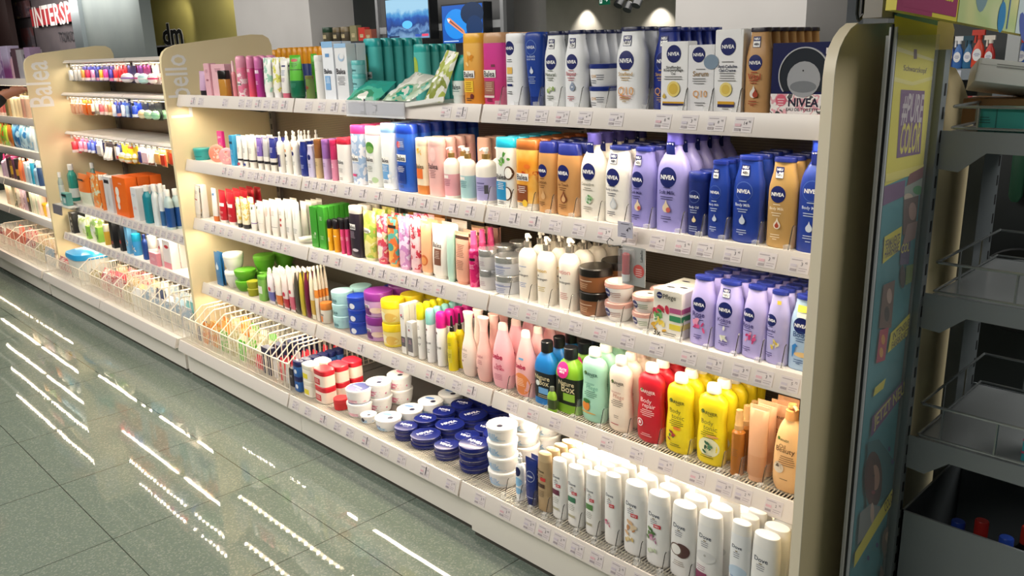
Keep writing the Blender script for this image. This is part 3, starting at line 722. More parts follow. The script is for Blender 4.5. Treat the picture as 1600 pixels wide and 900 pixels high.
def lay(unit, lv, yf, cols, where, z0=None, ymax=2.035, gap=.0012):
    """set a shelf's facings side by side; each repeats n deep towards the back"""
    z0 = (LZ[lv] - .0038) if z0 is None else z0; res = []
    for c in cols:
        l, r, t, kind, n, desc, o = c
        k = o.get('k', SHAPES[kind]['k'] if kind in SHAPES else KK[kind]); hd = .025; h = .16; y0 = yf + o.get('b', 0)
        for _ in range(5):
            yc = y0 + hd; zm = z0 + h * .5; xl = xs(l, yc, zm); xr = xs(r, yc, zm); xc = (xl + xr) / 2
            hw = (xr - xl) / 2 / math.sqrt(1 + (k * xc / yc) ** 2); hd = k * hw; h = zs(t, xc, yc + hd * TOPF.get(kind, .55)) - z0
        res.append([xc, hw, h, k, y0, c, 0, hw])
    for layer in sorted(set(round(q[4], 3) for q in res)):
        row = sorted([q for q in res if round(q[4], 3) == layer], key=lambda q: q[0])
        for _ in range(12):
            for a, b in zip(row, row[1:]):
                d = (a[0] + a[1]) - (b[0] - b[1]) + gap
                if d > 0:
                    a[1] -= d * .25; b[1] -= d * .25; a[0] -= d * .25; b[0] += d * .25
        for _ in range(14):                     # neighbours stand shoulder to shoulder: take up part of the gaps between facings
            for i, q in enumerate(row):
                lim = q[7] * (1.08 if q[3] > .7 else 1.18)
                gl = (q[0] - q[1]) - (row[i - 1][0] + row[i - 1][1]) if i else .004
                gr = (row[i + 1][0] - row[i + 1][1]) - (q[0] + q[1]) if i < len(row) - 1 else .004
                g = min(max(0, min(gr, .02) - gap) * .35, lim - q[1])
                if g > 0: q[1] += g * .5; q[0] += g * .5
                g = min(max(0, min(gl, .02) - gap) * .2, lim - q[1])
                if g > 0: q[1] += g * .5; q[0] -= g * .5
    foot = [(q[0], q[4] + q[1] * q[3], q[1], q[1] * q[3], id(q)) for q in res]
    for row_ in res:
        xc, hw, h, k, y0, c, *_ = row_
        l, r, t, kind, n, desc, o = c; st = o.get('st', 1); hh = h / st
        nm, cat = KIND[kind]; nm = o.get('name', nm); cat = o.get('cat', cat)
        made, hd = make(kind, hw * 2, hh, o); first = None; step = 2 * hd * o.get('sp', 1.03) + .001
        grp = o.get('g', desc + ' ' + where) if (n > 1 or st > 1) else None
        for i in range(n):
            yc = y0 + hd + i * step
            if yc + hd > ymax: break
            if i and any(f[4] != id(row_) and abs(f[0] - xc) < f[2] + hw - .0005 and abs(f[1] - yc) < f[3] + hd - .0005 for f in foot): break
            if i: foot.append((xc, yc, hw, hd, id(row_)))
            for s in range(st):
                pos = ''
                if st == 2: pos = ['lower ', 'upper '][s]
                elif st == 3: pos = ['lowest ', 'middle ', 'topmost '][s]
                elif st == 4: pos = ['lowest ', 'second lowest ', 'second highest ', 'topmost '][s]
                lab = pos + desc + ' ' + where
                if n > 1: lab += ', ' + ORD[i] + (' in its row' if i else ' one')
                rz = o.get('rz', 0)
                if first is None:
                    first = put(made, nm, lab, cat, (xc, yc, z0 + s * hh), (0, 0, rz), grp)
                else: copy_thing(first, (xc, yc, z0 + s * hh), lab)
    COLS.setdefault((unit, lv), []).extend((q[0], q[1], q[4], q[5][5], where) for q in res if q[4] == yf)
    return sorted(q[0] for q in res if q[4] == yf)
# printing
def LW(c): return mat(c, .35)
def nivea(t1='', ink='#ffffff', zc=.60, r=.27, neu=None, icon=None, disc=NAVY, ring=None, t0=.44, x=-.08, bot=.10):
    d = []
    if ring: d.append(('D', x, zc, r + .02, LW(ring)))
    d += [('D', x, zc, r, LW(disc)), ('T', 'NIVEA', x, zc, r * 1.65, LW('#f5f5f5'), .03)]
    if neu: d += [('R', x - .27, .775, x + .30, .90, LW(NAVY)), ('R', x - .24, .78, x + .27, .845, LW('#f2f2f2')), ('T', 'NEU', x + .02, .872, .20, LW('#ffffff'), .03), ('T', neu, x + .02, .812, .19, LW('#1b1d3a'), .02)]
    if t1: d += [('L', x, t0 + .045, .30, 1, LW(ink)), ('T', t1, x, t0, .50, LW(ink)), ('L', x, t0 - .05, .42, 2, LW(ink))]
    if icon: d += icon
    d += [('L', x, bot + .05, .36, 2, LW(ink)), ('L', x, bot, .22, 1, LW(ink))]
    return d
def balea(panel=None, pz=(.12, .36), box=True, extra=(), bz=.44, ink='#35323a', tw=.62):
    d = list(extra)
    if panel: d.append(('R', -.78, pz[0], .32, pz[1], M(panel)))
    if box: d.append(('R', -.80, bz - .05, .42, bz + .055, LW('#f5f3ef')))
    d += [('T', 'Balea', -.18, bz, tw * .85, LW(ink), .02)]
    if panel: d += [('L', -.2, pz[1] - .03, .42, 4, LW('#f4efe9'))]
    d += [('L', -.2, pz[0] - .03, .4, 2, LW(ink))]
    return d
def garnier(t1, t2, ink='#3c4a2c', tink=None, icon=(), zc=.66):
    tink = tink or ink
    return [('D', -.42, zc + .012, .06, LW('#5c7d2c')), ('T', 'GARNIER', -.02, zc, .58, LW(ink), .015), ('L', .12, zc - .035, .22, 1, LW(ink)), ('T', t1, -.1, zc - .125, .42, LW(tink), -.004), ('T', t2, .12, zc - .185, .46, LW(tink), -.004),
            ('L', .02, zc - .235, .56, 4, LW(ink))] + list(icon)
def dove(pill=True, icon=(), panel=None):
    d = [('T', 'Dove', -.08, .72, .50, LW('#2c3550'), .01), ('E', -.08, .67, .07, .008, LW('#8d8468')), ('L', -.08, .645, .36, 3, LW('#6d7080'))]
    if pill: d += [('R', -.05, .555, .55, .605, LW('#cf2f3e')), ('T', 'NEU', .25, .58, .2, LW('#ffffff'))]
    if panel: d += [('R', -.62, .42, .40, .51, M(panel)), ('L', -.1, .37, .45, 4, LW('#9a9890')), ('R', -.55, .16, .35, .20, LW('#b4ae92'))]
    return d + list(icon)
# ================================================================== stock of the main display
YF = S + .032
YD = DF + .045
FLR = pat(['#f3ead9', '#e08aa4', '#d64a5e', '#f1c9b0', '#8cae62'], 26)
FLY = pat(['#eee6a6', '#d8d46a', '#9dbb4e', '#e39b52'], 24)
FLP = pat(['#e6b8d8', '#c98cc6', '#e8d6ee', '#b86fae'], 26)
FLO = pat(['#f0b25a', '#e0713c', '#59a79b', '#f4d79c'], 22)
FLG = pat(['#eef0ea', '#cfe3d2', '#7db794', '#f2f2ee'], 30)
AMB = mat('#b4712c', .12, 0, 0, .86); AMB2 = mat('#c98f3c', .12, 0, 0, .85)
SILVER = mat('#c9c9c9', .25, .75); CHROME = mat('#b9b2a8', .2, .8); BRONZE = mat('#a98a52', .3, .6)
drop = lambda c, z=.26, s=.10: [('Q', -.08, z, s, LW(c))]
# ---- top shelf
T1 = [
 col(311, 322, 111, 'tube', 1, 'lilac tube standing on a black cap', c='#c6a3c4', cc='#26222a', hc=.22),
 col(323, 335, 99, 'box', 1, 'tall narrow pale pink carton', c='#dba9b6', k=.7, p=[('L', 0, .8, .5, 3, '#8d5568'), ('T', 'eau', 0, .5, .4, '#9a4f68')]),
 col(337, 359, 100, 'box', 1, 'wider pale pink carton behind the amber perfume', c='#dfb0ba', k=.35, b=.008, p=[('L', 0, .85, .5, 3, '#8d5568')]),
 col(343, 357, 110, 'vaseline', 1, 'square amber perfume flask with black stopper', b=-.028, k=.5, c=AMB2, cc='#191515', name='perfume_flask', cat='perfume', cn='stopper'),
 col(362, 369, 95, 'mist', 1, 'slim translucent pink body mist', c='#e7949c', cc='#f0cdd0'),
 col(370, 386, 87, 'can', 4, 'pink spray can with white pattern', c=pat(['#e77a9b', '#e08aa4', '#f3dfe4', '#e35f86'], 40), cc='#e8a0b8', p=[('R', -.6, .28, .6, .38, '#f7ecef'), ('T', 'Balea', 0, .33, .7, '#40303a')]),
 col(387, 398, 88, 'can', 3, 'coral to magenta spray can', c=grad('#ee5a6a', '#c33c8e', 0, .16), cc='#e58ab2', p=[('R', -.6, .62, .6, .70, '#f7ecef')]),
 col(399, 411, 89, 'can', 3, 'magenta spray can with white band', c='#b8378f', cc='#d977b4', p=[('R', -.8, .60, .8, .68, '#f2e3ee'), ('L', 0, .4, .6, 3, '#f2e3ee')]),
 col(412, 425, 90, 'tube', 3, 'white tube with mint leaf pattern', c=pat(['#f2f3ee', '#eef0ea', '#9fd0bb', '#5f9c86'], 34), cc='#f4f4f2', rz=0),
 col(426, 438, 91, 'tube', 3, 'white tube with yellow flower pattern', c=pat(['#f4f2ea', '#f0eee2', '#d8d66a', '#a8a14c'], 34), cc='#f4f4f2'),
 col(439, 451, 92, 'tube', 3, 'white tube with small blue lettering', c=WH, cc='#d36a82', p=[('R', -.5, .80, .6, .84, NAVY), ('L', 0, .7, .6, 4, '#5570a8'), ('L', 0, .5, .6, 3, '#8b6a9c')]),
 col(452, 472, 86, 'tube', 3, 'bright green tube with dark green lower half', c='#57b531', cc='#0e5a3e', hc=.05, bands=[(.05, .42, '#12694a'), (.66, .675, '#222')], p=[('E', 0, .88, .30, .035, '#b3342f'), ('L', 0, .80, .6, 3, '#2b5a1c'), ('L', 0, .34, .6, 3, '#58a08a')], flare=.98),
 col(478, 491, 118, 'cylinder', 1, 'olive see-through gel bottle', c=mat('#7f9a55', .15, 0, 0, .8), cc='#7f7f48', p=[('E', 0, .5, .3, .08, '#8a4a34')]),
 col(487, 497, 84, 'tube', 1, 'green tube behind the olive gel bottle', c='#4fa82e', cc='#2f7a28', b=.07, p=[('L', 0, .8, .6, 3, '#1d4a17')]),
 col(493, 508, 86, 'cylinder', 3, 'plain white cylinder bottle', c='#f0efec', cc='#f4f3f0', p=[('L', .1, .7, .2, 2, '#c9c5c0')]),
 col(510, 529, 65, 'box', 3, 'white carton with pale blue top', c='#e9edf4', tc='#8fbbe4', p=[('R', -1, .9, 1, 1, '#8fbbe4'), ('R', -.4, .74, .3, .80, '#6a9bd0'), ('T', 'Balea', -.1, .50, .7, '#35323a'), ('R', -.7, .18, .2, .42, '#7fb0e2'), ('L', -.2, .38, .4, 4, '#f3f6fa')]),
 col(530, 550, 68, 'box', 3, 'white carton with grey lettering and crescent', c='#e4e6ea', tc='#8fbbe4', p=[('R', -1, .93, 1, 1, '#9cc2e6'), ('E', .1, .76, .25, .07, '#a9c3df'), ('E', .2, .78, .2, .05, '#e4e6ea'), ('T', 'Balea', -.1, .52, .75, '#35323a'), ('L', -.1, .42, .7, 6, '#77757c')]),
 col(551, 571, 94, 'jar', 1, 'flat aqua jar', c='#8fd0d4', cc='#63bfc0', st=3, p=[('T', 'Balea', 0, .3, .5, '#3a6a70')]),
 col(552, 570, 72, 'cylinder', 2, 'white bottle with black cap behind aqua jars', c=WH, cc='#1d2230', b=.09),
 col(572, 594, 60, 'shower', 5, 'teal shower bottle with lime leaf', b=.09, c='#4fbab6', cc='#2fa8a8', p=[('E', -.55, .58, .25, .20, '#a8c04a'), ('R', -.9, .10, .0, .30, '#1f8f90')] + balea(None, box=True, bz=.40)),
 col(650, 670, 69, 'shower', 4, 'teal shower bottle behind the foil packs', c='#54bab4', cc='#2fa8a4', b=.09, p=[('E', -.5, .58, .25, .20, '#a8c04a')]),
 col(709, 727, 86, 'tube', 3, 'teal and white tube beside the foil packs', c='#1c8f86', cc='#dfe6e3', hc=.18, bands=[(.18, .48, '#dfe8e4')], p=[('T', 'Balea', 0, .36, .7, '#3a4a4a'), ('L', 0, .30, .6, 2, '#3a7a74')]),
 col(725, 757, 52, 'shower', 4, 'orange and gold shower bottle', c=grad('#d88a2c', '#f0b95c', .03, .16), cc='#f0b43c', p=[('F', -.2, .66, .22, ['#f4cf8c', '#e8a030', '#d98a24'], 3), ('R', -.8, .18, .25, .34, '#f1c83c'), ('L', -.25, .31, .45, 5, '#8a4a1c'), ('D', .1, .12, .09, '#6b2c2c')] + balea(None, bz=.43)),
 col(758, 791, 51, 'shower', 4, 'magenta shower bottle with tan cap', c=grad('#c6386e', '#d23a92', .02, .14), cc='#c79a72', p=[('R', .0, .535, .35, .57, '#7a3a50'), ('R', -.8, .15, .25, .34, '#a06a5c'), ('L', -.25, .31, .45, 5, '#d8c2a8'), ('R', -.8, .11, .25, .14, '#e9dcd4')] + balea(None, bz=.44)),
 col(793, 821, 52, 'shower', 3, 'white shower bottle with navy disc near the top', c='#eceef2', cc='#eceef2', p=[('D', -.3, .80, .26, NAVY), ('T', 'NIVEA', -.3, .80, .42, '#fff', .02), ('L', -.3, .64, .4, 2, '#555'), ('R', -.6, .45, .0, .54, '#e8b85a'), ('L', -.3, .4, .4, 3, '#555'), ('R', -.6, .28, .0, .31, NAVY), ('L', -.3, .2, .4, 2, '#555')]),
 col(823, 853, 50, 'capdown', 2, 'deep blue in-shower bottle standing on its cap', c='#1d3f97', cc='#16307c', p=[('O', -.05, .80, .27, '#6f8cc6'), ('T', 'NIVEA', -.05, .80, .42, '#dfe6f4', .02), ('T', 'in-dusch', -.05, .68, .42, '#c8d4ec'), ('T', 'BODY MILK', -.05, .64, .44, '#c8d4ec'), ('Q', -.05, .48, .09, '#d3dcec'), ('L', -.05, .40, .4, 4, '#aebfe0')]),
 col(852, 884, 49, 'lotion', 5, 'white lotion with green leaf print', c='#eef0f1', cc='#1a2044', seam=NAVY, p=nivea('Natural', '#5f6a58', neu='48h', icon=[('F', -.1, .26, .18, ['#8fae5c', '#c7d39a', '#dfe6cf'], 5)])),
 col(885, 920, 47, 'lotion', 5, 'white lotion with grey drop and red lettering', c='#eceef2', cc='#1a2044', seam=NAVY, p=nivea('Repair', '#b04a56', neu='72h', icon=[('Q', .05, .27, .12, '#8f9cb4'), ('R', -.02, .27, .12, .285, '#fff')])),
 col(921, 966, 99, 'widejar', 2, 'white firming tub with navy lid', c='#ebebee', cc='#1d2f7c', st=2, p=[('T', 'Q10', -.2, .45, .22, '#d9a24c'), ('L', .3, .5, .3, 3, '#5a5a6a'), ('L', -.25, .25, .35, 2, '#5a5a6a')]),
 col(966, 1007, 42, 'lotion', 4, 'white firming lotion with gold lettering', c='#eef0f3', cc='#1a2044', seam=NAVY, p=nivea('Straffend', '#b8934c', neu='NEU', icon=[('T', 'Q10', -.05, .225, .55, '#e0a052', .0), ('O', -.3, .225, .14, '#e6b184'), ('L', -.05, .17, .5, 2, '#d9826a')])),
 col(1024, 1062, 43, 'lotion', 5, 'navy firming lotion half hidden by carton', c='#1d2f86', cc='#182670', p=nivea('Straffend', '#c9a25c', neu='48h', ring='#4a60ae', icon=[('T', 'Q10', -.05, .225, .55, '#e0a052', .0)]), b=.03),
 col(1041, 1078, 65, 'box', 1, 'slim white oil carton with yellow seal', c='#eeeef0', k=.5, p=[('D', -.05, .83, .27, NAVY), ('T', 'NIVEA', -.05, .83, .42, '#fff', .02), ('T', 'Straffendes', -.05, .64, .55, '#555'), ('T', 'Koerperpflege', -.05, .595, .72, '#333'), ('T', 'Oel', -.05, .55, .16, '#333'), ('L', -.05, .50, .7, 2, '#777'), ('D', 0, .33, .24, '#e9d37c'), ('D', 0, .33, .17, '#d9b84c'), ('Q', -.7, .22, .06, '#d9b84c'), ('R', -.8, .12, .85, .145, '#d8a42c'), ('R', -.8, .09, .85, .12, '#2c2a5c')]),
 col(1082, 1120, 70, 'box', 1, 'white carton with die-cut window in its corner', c='#e6e6ea', k=.5, p=[('D', -.2, .86, .25, NAVY), ('T', 'NIVEA', -.2, .86, .40, '#fff', .02), ('E', .78, .75, .28, .11, '#7f93a8'), ('L', 0, .64, .4, 1, '#777'), ('T', 'Serum', 0, .58, .6, '#9a7f5a'), ('L', -.1, .5, .6, 3, '#888'), ('T', 'Q10', 0, .27, .55, '#e0a052', .0), ('L', 0, .14, .5, 2, '#777')]),
 col(1122, 1164, 46, 'box', 1, 'large white gel-cream carton with navy disc', c='#efeff1', k=.45, p=[('D', -.05, .80, .27, NAVY), ('T', 'NIVEA', -.05, .80, .44, '#fff', .02), ('L', -.05, .615, .6, 1, '#666'), ('T', 'Anti-Cellulite', -.05, .565, .70, '#3a3f58', .02), ('T', 'Gel-Creme', -.05, .52, .60, '#3a3f58', .02), ('L', -.05, .48, .7, 4, '#888'), ('D', -.1, .29, .22, '#ecd882'), ('D', -.1, .29, .15, '#e0c25a'), ('R', -.65, .11, .55, .145, '#d8a42c'), ('R', -.65, .075, .55, .11, '#2c2a5c'), ('L', -.05, .05, .3, 1, '#777')]),
 col(1166, 1202, 43, 'lotion', 7, 'tan lotion with white and red drop', c='#c09463', cc='#2a2430', seam='#2a2030', p=nivea('Vital', '#a8402c', neu='48h', icon=[('Q', -.05, .24, .14, '#e9e4dc'), ('Q', .1, .23, .10, '#a8432c')])),
]
t1x = lay(1, 1, YF, T1, 'on top shelf')
# ---- second shelf
T2 = [
 col(361, 369, 211, 'box', 2, 'narrow bright blue carton', c='#3f9fd0', k=.8, p=[('R', -1, .72, 1, .80, '#1b3a5c'), ('L', 0, .5, .7, 4, '#cfe6f2')]),
 col(370, 378, 212, 'tube', 4, 'white hand tube with black band, leftmost', c=WH, cc=WH, hc=.2, bands=[(.2, .26, '#22202a')], p=[('R', -.7, .05, .5, .13, '#b3384c'), ('L', 0, .6, .5, 4, '#888')]),
 col(379, 387, 213, 'tube', 4, 'white hand tube with black band, middle one', c=WH, cc=WH, hc=.2, bands=[(.2, .26, '#22202a')], p=[('R', -.7, .05, .5, .13, '#2c3f88'), ('L', 0, .6, .5, 4, '#888')]),
 col(388, 399, 213, 'tube', 4, 'white hand tube with black band, widest one', c='#e9e4da', cc='#e6e0d6', hc=.2, bands=[(.2, .26, '#22202a')], p=[('L', 0, .6, .5, 4, '#888')]),
 col(401, 410, 215, 'tube', 3, 'violet hand tube with black band', c='#7a62b0', cc='#e6e2da', hc=.2, bands=[(.2, .28, '#22202a'), (.28, .42, '#e7e2dc')], p=[('L', 0, .7, .5, 4, '#e9e4f2')]),
 col(411, 420, 215, 'tube', 3, 'grey hand tube with black band', c='#b5b3b6', cc='#e6e2da', hc=.2, bands=[(.2, .28, '#22202a'), (.28, .42, '#e7e2dc')]),
 col(421, 431, 216, 'tube', 3, 'navy hand tube with black band', c='#2c3486', cc='#e6e2da', hc=.2, bands=[(.2, .28, '#22202a'), (.28, .40, '#e7e2dc')], p=[('L', 0, .7, .5, 4, '#e9e4f2')]),
 col(433, 444, 206, 'pump', 4, 'small white hand pump with navy label', c=WH, cc=WH, p=[('R', -.8, .15, .7, .45, '#332f6a')]),
 col(445, 455, 206, 'pump', 4, 'white hand pump with orange spot', c='#f1eee8', cc='#f1eee8', p=[('D', -.1, .56, .22, '#e89a52'), ('D', -.1, .44, .22, '#191a2c'), ('L', 0, .3, .5, 3, '#888')]),
 col(456, 468, 206, 'pump', 4, 'broad white hand pump with navy disc', c='#f1eee8', cc='#f1eee8', p=[('D', -.2, .62, .2, '#e89a52'), ('D', -.1, .50, .24, NAVY), ('L', 0, .3, .5, 3, '#888')]),
 col(469, 480, 218, 'lotion', 4, 'small navy oval lotion', c='#1f2f80', cc=WH, p=[('L', 0, .55, .5, 1, '#c8d0e8'), ('L', 0, .3, .5, 3, '#c8d0e8')]),
 col(481, 491, 226, 'lotion', 4, 'small lilac oval lotion', c='#c9c4e2', cc='#dcd8ea', p=[('D', 0, .62, .26, NAVY), ('L', 0, .4, .5, 3, '#777')]),
 col(492, 503, 217, 'cylinder', 4, 'brown topped see-through foam bottle', c='#cdb58a', cc='#8a5a30', bands=[(.52, .86, '#8f5f33')], p=[('L', 0, .4, .5, 3, '#6a4a2a')]),
 col(504, 516, 217, 'cylinder', 4, 'violet topped see-through foam bottle', c='#cbb2d8', cc='#8f62ac', bands=[(.52, .86, '#9468b0')], p=[('L', 0, .4, .5, 3, '#6a4a7a')]),
 col(517, 528, 218, 'cylinder', 4, 'magenta topped see-through foam bottle', c='#d88aa8', cc='#b8285c', bands=[(.52, .86, '#c02f66')], p=[('L', 0, .4, .5, 3, '#f4e4ea')]),
 col(529, 549, 215, 'shower', 3, 'white bottle with crimson cap', c='#efeae6', cc='#cf2c44', p=balea(None, bz=.46) + [('L', -.2, .3, .4, 3, '#888')]),
 col(551, 572, 195, 'shower', 4, 'pale blue print bottle with pink cap', c=pat(['#c9d4e8', '#9fb8da', '#e7e6ee', '#b4c6e2'], 22), cc='#e0408c', p=balea('#d6dcec', (.2, .36)) + [('R', -.7, .14, .0, .18, '#d84a80')]),
 col(574, 597, 197, 'shower', 4, 'white bottle with green aloe leaf', c='#e9ebe8', cc='#eceaea', seam='#d87a98', p=[('E', -.1, .66, .30, .09, '#4c8a3c'), ('E', -.05, .62, .25, .06, '#7fae5a'), ('E', .4, .12, .2, .05, '#b8d0a4')] + balea(None, bz=.46) + [('L', -.2, .34, .5, 4, '#888')]),
 col(598, 620, 192, 'shower', 4, 'white bottle with sky blue cap', c='#eef1f4', cc='#92bbe8', p=balea('#6fa8dc', (.15, .38)) + [('F', .4, .2, .2, ['#ffffff', '#dfeaf5'], 2)]),
 col(622, 650, 193, 'shower', 6, 'royal blue shower bottle', c='#2c5fc4', cc='#1d3fae', p=[('R', -.7, .62, .3, .80, '#4a66b0'), ('D', -.4, .70, .12, '#c33c46'), ('L', -.1, .74, .35, 4, '#e4e9f4')] + balea('#223f8e', (.12, .40), bz=.50)),
 col(652, 670, 215, 'shower', 3, 'cream bottle with yellow and orange print', c='#f1dfc0', cc='#f2e2c8', bands=[(0, .16, '#d0803c')], p=[('F', -.1, .75, .2, ['#ecc95a', '#e8b040'], 4), ('R', -.7, .28, .4, .46, '#ee7a3c'), ('T', 'Balea', -.1, .50, .7, '#6a4a30')]),
 col(672, 695, 215, 'shower', 4, 'pale pink shower bottle', c='#eab6b2', cc='#ecc0ba', p=[('E', 0, .72, .2, .12, '#f0c8c4'), ('T', 'Balea', -.1, .52, .7, '#4a3a3e'), ('L', -.1, .44, .5, 5, '#8a5a60')]),
 
 col(748, 766, 214, 'shower', 3, 'beige rose bottle behind the pump bottles', c='#cf9f8c', cc='#d2a592', b=.085),
 col(694, 717, 230, 'pump', 2, 'white pump bottle with gold collar, rose label', c='#f2ece4', cc=BRONZE, pc=WH, bands=[(.05, .48, '#e2a3ae')], p=[('R', -.55, .40, .3, .46, '#f6efe8'), ('L', 0, .36, .6, 4, '#8a4f5e')], n=26, aim=-.5),
 col(719, 743, 231, 'pump', 2, 'white pump bottle with gold collar, teal label', c='#f2ece4', cc=BRONZE, pc=WH, bands=[(.05, .48, '#a4cbcf')], p=[('R', -.55, .40, .3, .46, '#f6efe8'), ('L', 0, .36, .6, 4, '#3f6a74')], aim=-.5),
 col(744, 775, 231, 'pump', 2, 'white pump bottle with gold collar, lilac label', c='#f2ece4', cc=BRONZE, pc=WH, bands=[(.05, .48, '#a7a1d0')], p=[('R', -.4, .36, .5, .38, '#5a5488'), ('L', .1, .30, .5, 3, '#5a5488'), ('R', .5, .18, .8, .34, '#4f4f55')], aim=-.5),
 col(778, 807, 214, 'shower', 5, 'white coconut shower bottle with cyan cap', c='#e8e7e3', cc='#28b4d6', p=[('F', .1, .66, .26, ['#6aa84c', '#4f8f3a', '#8fc06a'], 8), ('E', .55, .5, .2, .10, '#5a3a24'), ('E', .52, .5, .15, .08, '#f3f1ec'), ('E', .4, .2, .2, .10, '#5a4030'), ('E', .38, .2, .16, .085, '#f3f1ec')] + balea('#2a8fc4', (.10, .37), False, bz=.44)),
 col(809, 841, 217, 'shower', 5, 'orange sunset shower bottle with brown cap', c=pat(['#e88a24', '#f0a83a', '#f3c46a', '#d9641c'], 12, hard=False), cc='#a8602c', bands=[(0, .10, '#d9cfc0')], p=[('F', .4, .5, .3, ['#c8461c', '#e8762c', '#f0a040'], 11)] + balea('#8a4a28', (.12, .36), bz=.47) + [('D', .1, .10, .12, '#e8c040')]),
 col(843, 870, 221, 'lotioncap', 4, 'bronze lotion with navy cap', c='#c18f58', cc='#1f2a78', p=nivea('Lotion', '#6a4526', icon=[('Q', -.1, .24, .12, '#d9ad7a')], x=-.25), k=.6),
 col(872, 906, 224, 'lotioncap', 4, 'bronze lotion with navy cap and brown drop', c='#c3905a', cc='#1f2a78', p=nivea('Sun Touch', '#6a3f26', icon=[('Q', -.1, .24, .14, '#8a4a2c'), ('Q', -.1, .235, .09, '#d9ad7a')], x=-.2)),
 col(909, 945, 207, 'lotionpump', 5, 'tall cream lotion with neck and green icon', c='#efe9de', cc='#4a4488', p=nivea('Sensitive', '#8a877c', neu='48h', icon=[('D', .0, .24, .13, '#cfe0cc'), ('F', .02, .25, .13, ['#5f9a5c', '#8fba84'], 3)], zc=.56, t0=.42)),
 col(948, 986, 227, 'lotion', 4, 'white body lotion with navy oval cap', c='#f0ece6', cc='#1b2568', p=nivea('Body Lotion', '#2c2f4c', neu='48h', icon=[('Q', -.05, .25, .13, '#ccd0d6'), ('Q', -.05, .245, .09, '#e6e7e8')], x=-.2)),
 col(989, 1026, 229, 'lotion', 4, 'lilac lotion with navy cap', c='#8d88c9', cc='#232c7c', p=nivea('Soft Milk', '#2f2c62', neu='48h', icon=[('Q', -.15, .26, .13, '#ead6b4'), ('D', -.02, .25, .07, '#c9615a')], x=-.3)),
 col(1028, 1074, 204, 'lotionpump', 5, 'tall lilac lotion with neck', c='#9590d0', cc='#4f4a9c', p=nivea('Soft Milk', '#2f2c62', neu='48h', icon=[('Q', -.1, .24, .11, '#ead6b4'), ('D', .06, .225, .07, '#c9615a')], zc=.55, t0=.40)),
 col(1076, 1107, 267, 'cylinder', 2, 'short dark navy body oil bottle', c='#18286e', cc='#1a2c7c', k=.8, p=[('O', -.05, .62, .28, '#5c6fa8'), ('T', 'NIVEA', -.05, .62, .5, '#e9ecf4', .02), ('T', 'Body Oil', -.05, .45, .5, '#dfe4f0'), ('L', -.05, .40, .5, 2, '#aab4d2'), ('Q', .05, .25, .10, '#ead6a4'), ('L', -.05, .14, .5, 3, '#aab4d2')]),
 col(1109, 1138, 250, 'lotion', 4, 'narrow navy lotion left of the wide navy one', c='#1d3a94', cc='#16287a', p=nivea('Body Milk', '#ccd6ea', neu='48h', ring='#4f6ab4', disc='#1d3a94', icon=drop('#ccd6e6'), x=-.2)),
 col(1148, 1190, 242, 'lotion', 4, 'wide navy body milk with white drop', c='#1d3a94', cc='#16287a', p=nivea('Body Milk', '#ccd6ea', neu='48h', ring='#4f6ab4', disc='#1d3a94', icon=drop('#ccd6e6'), x=-.1)),
 col(1203, 1243, 245, 'lotion', 4, 'gold body milk with navy cap', c='#b7935a', cc='#1b2568', p=nivea('Body Milk', '#efe4cc', neu='NEU', icon=[('Q', -.05, .26, .12, '#efe4d2'), ('Q', -.05, .255, .07, '#a8432c')], x=-.15)),
 col(1252, 1300, 216, 'lotionpump', 3, 'large navy body milk at the right end', c='#1d3a94', cc='#1b2f8c', p=nivea('Body Milk', '#ccd6ea', neu='48h', ring='#4f6ab4', disc='#1d3a94', icon=drop('#ccd6e6', .22), zc=.55, t0=.40)),
]
t2x = lay(1, 2, YF, T2, 'on second shelf')
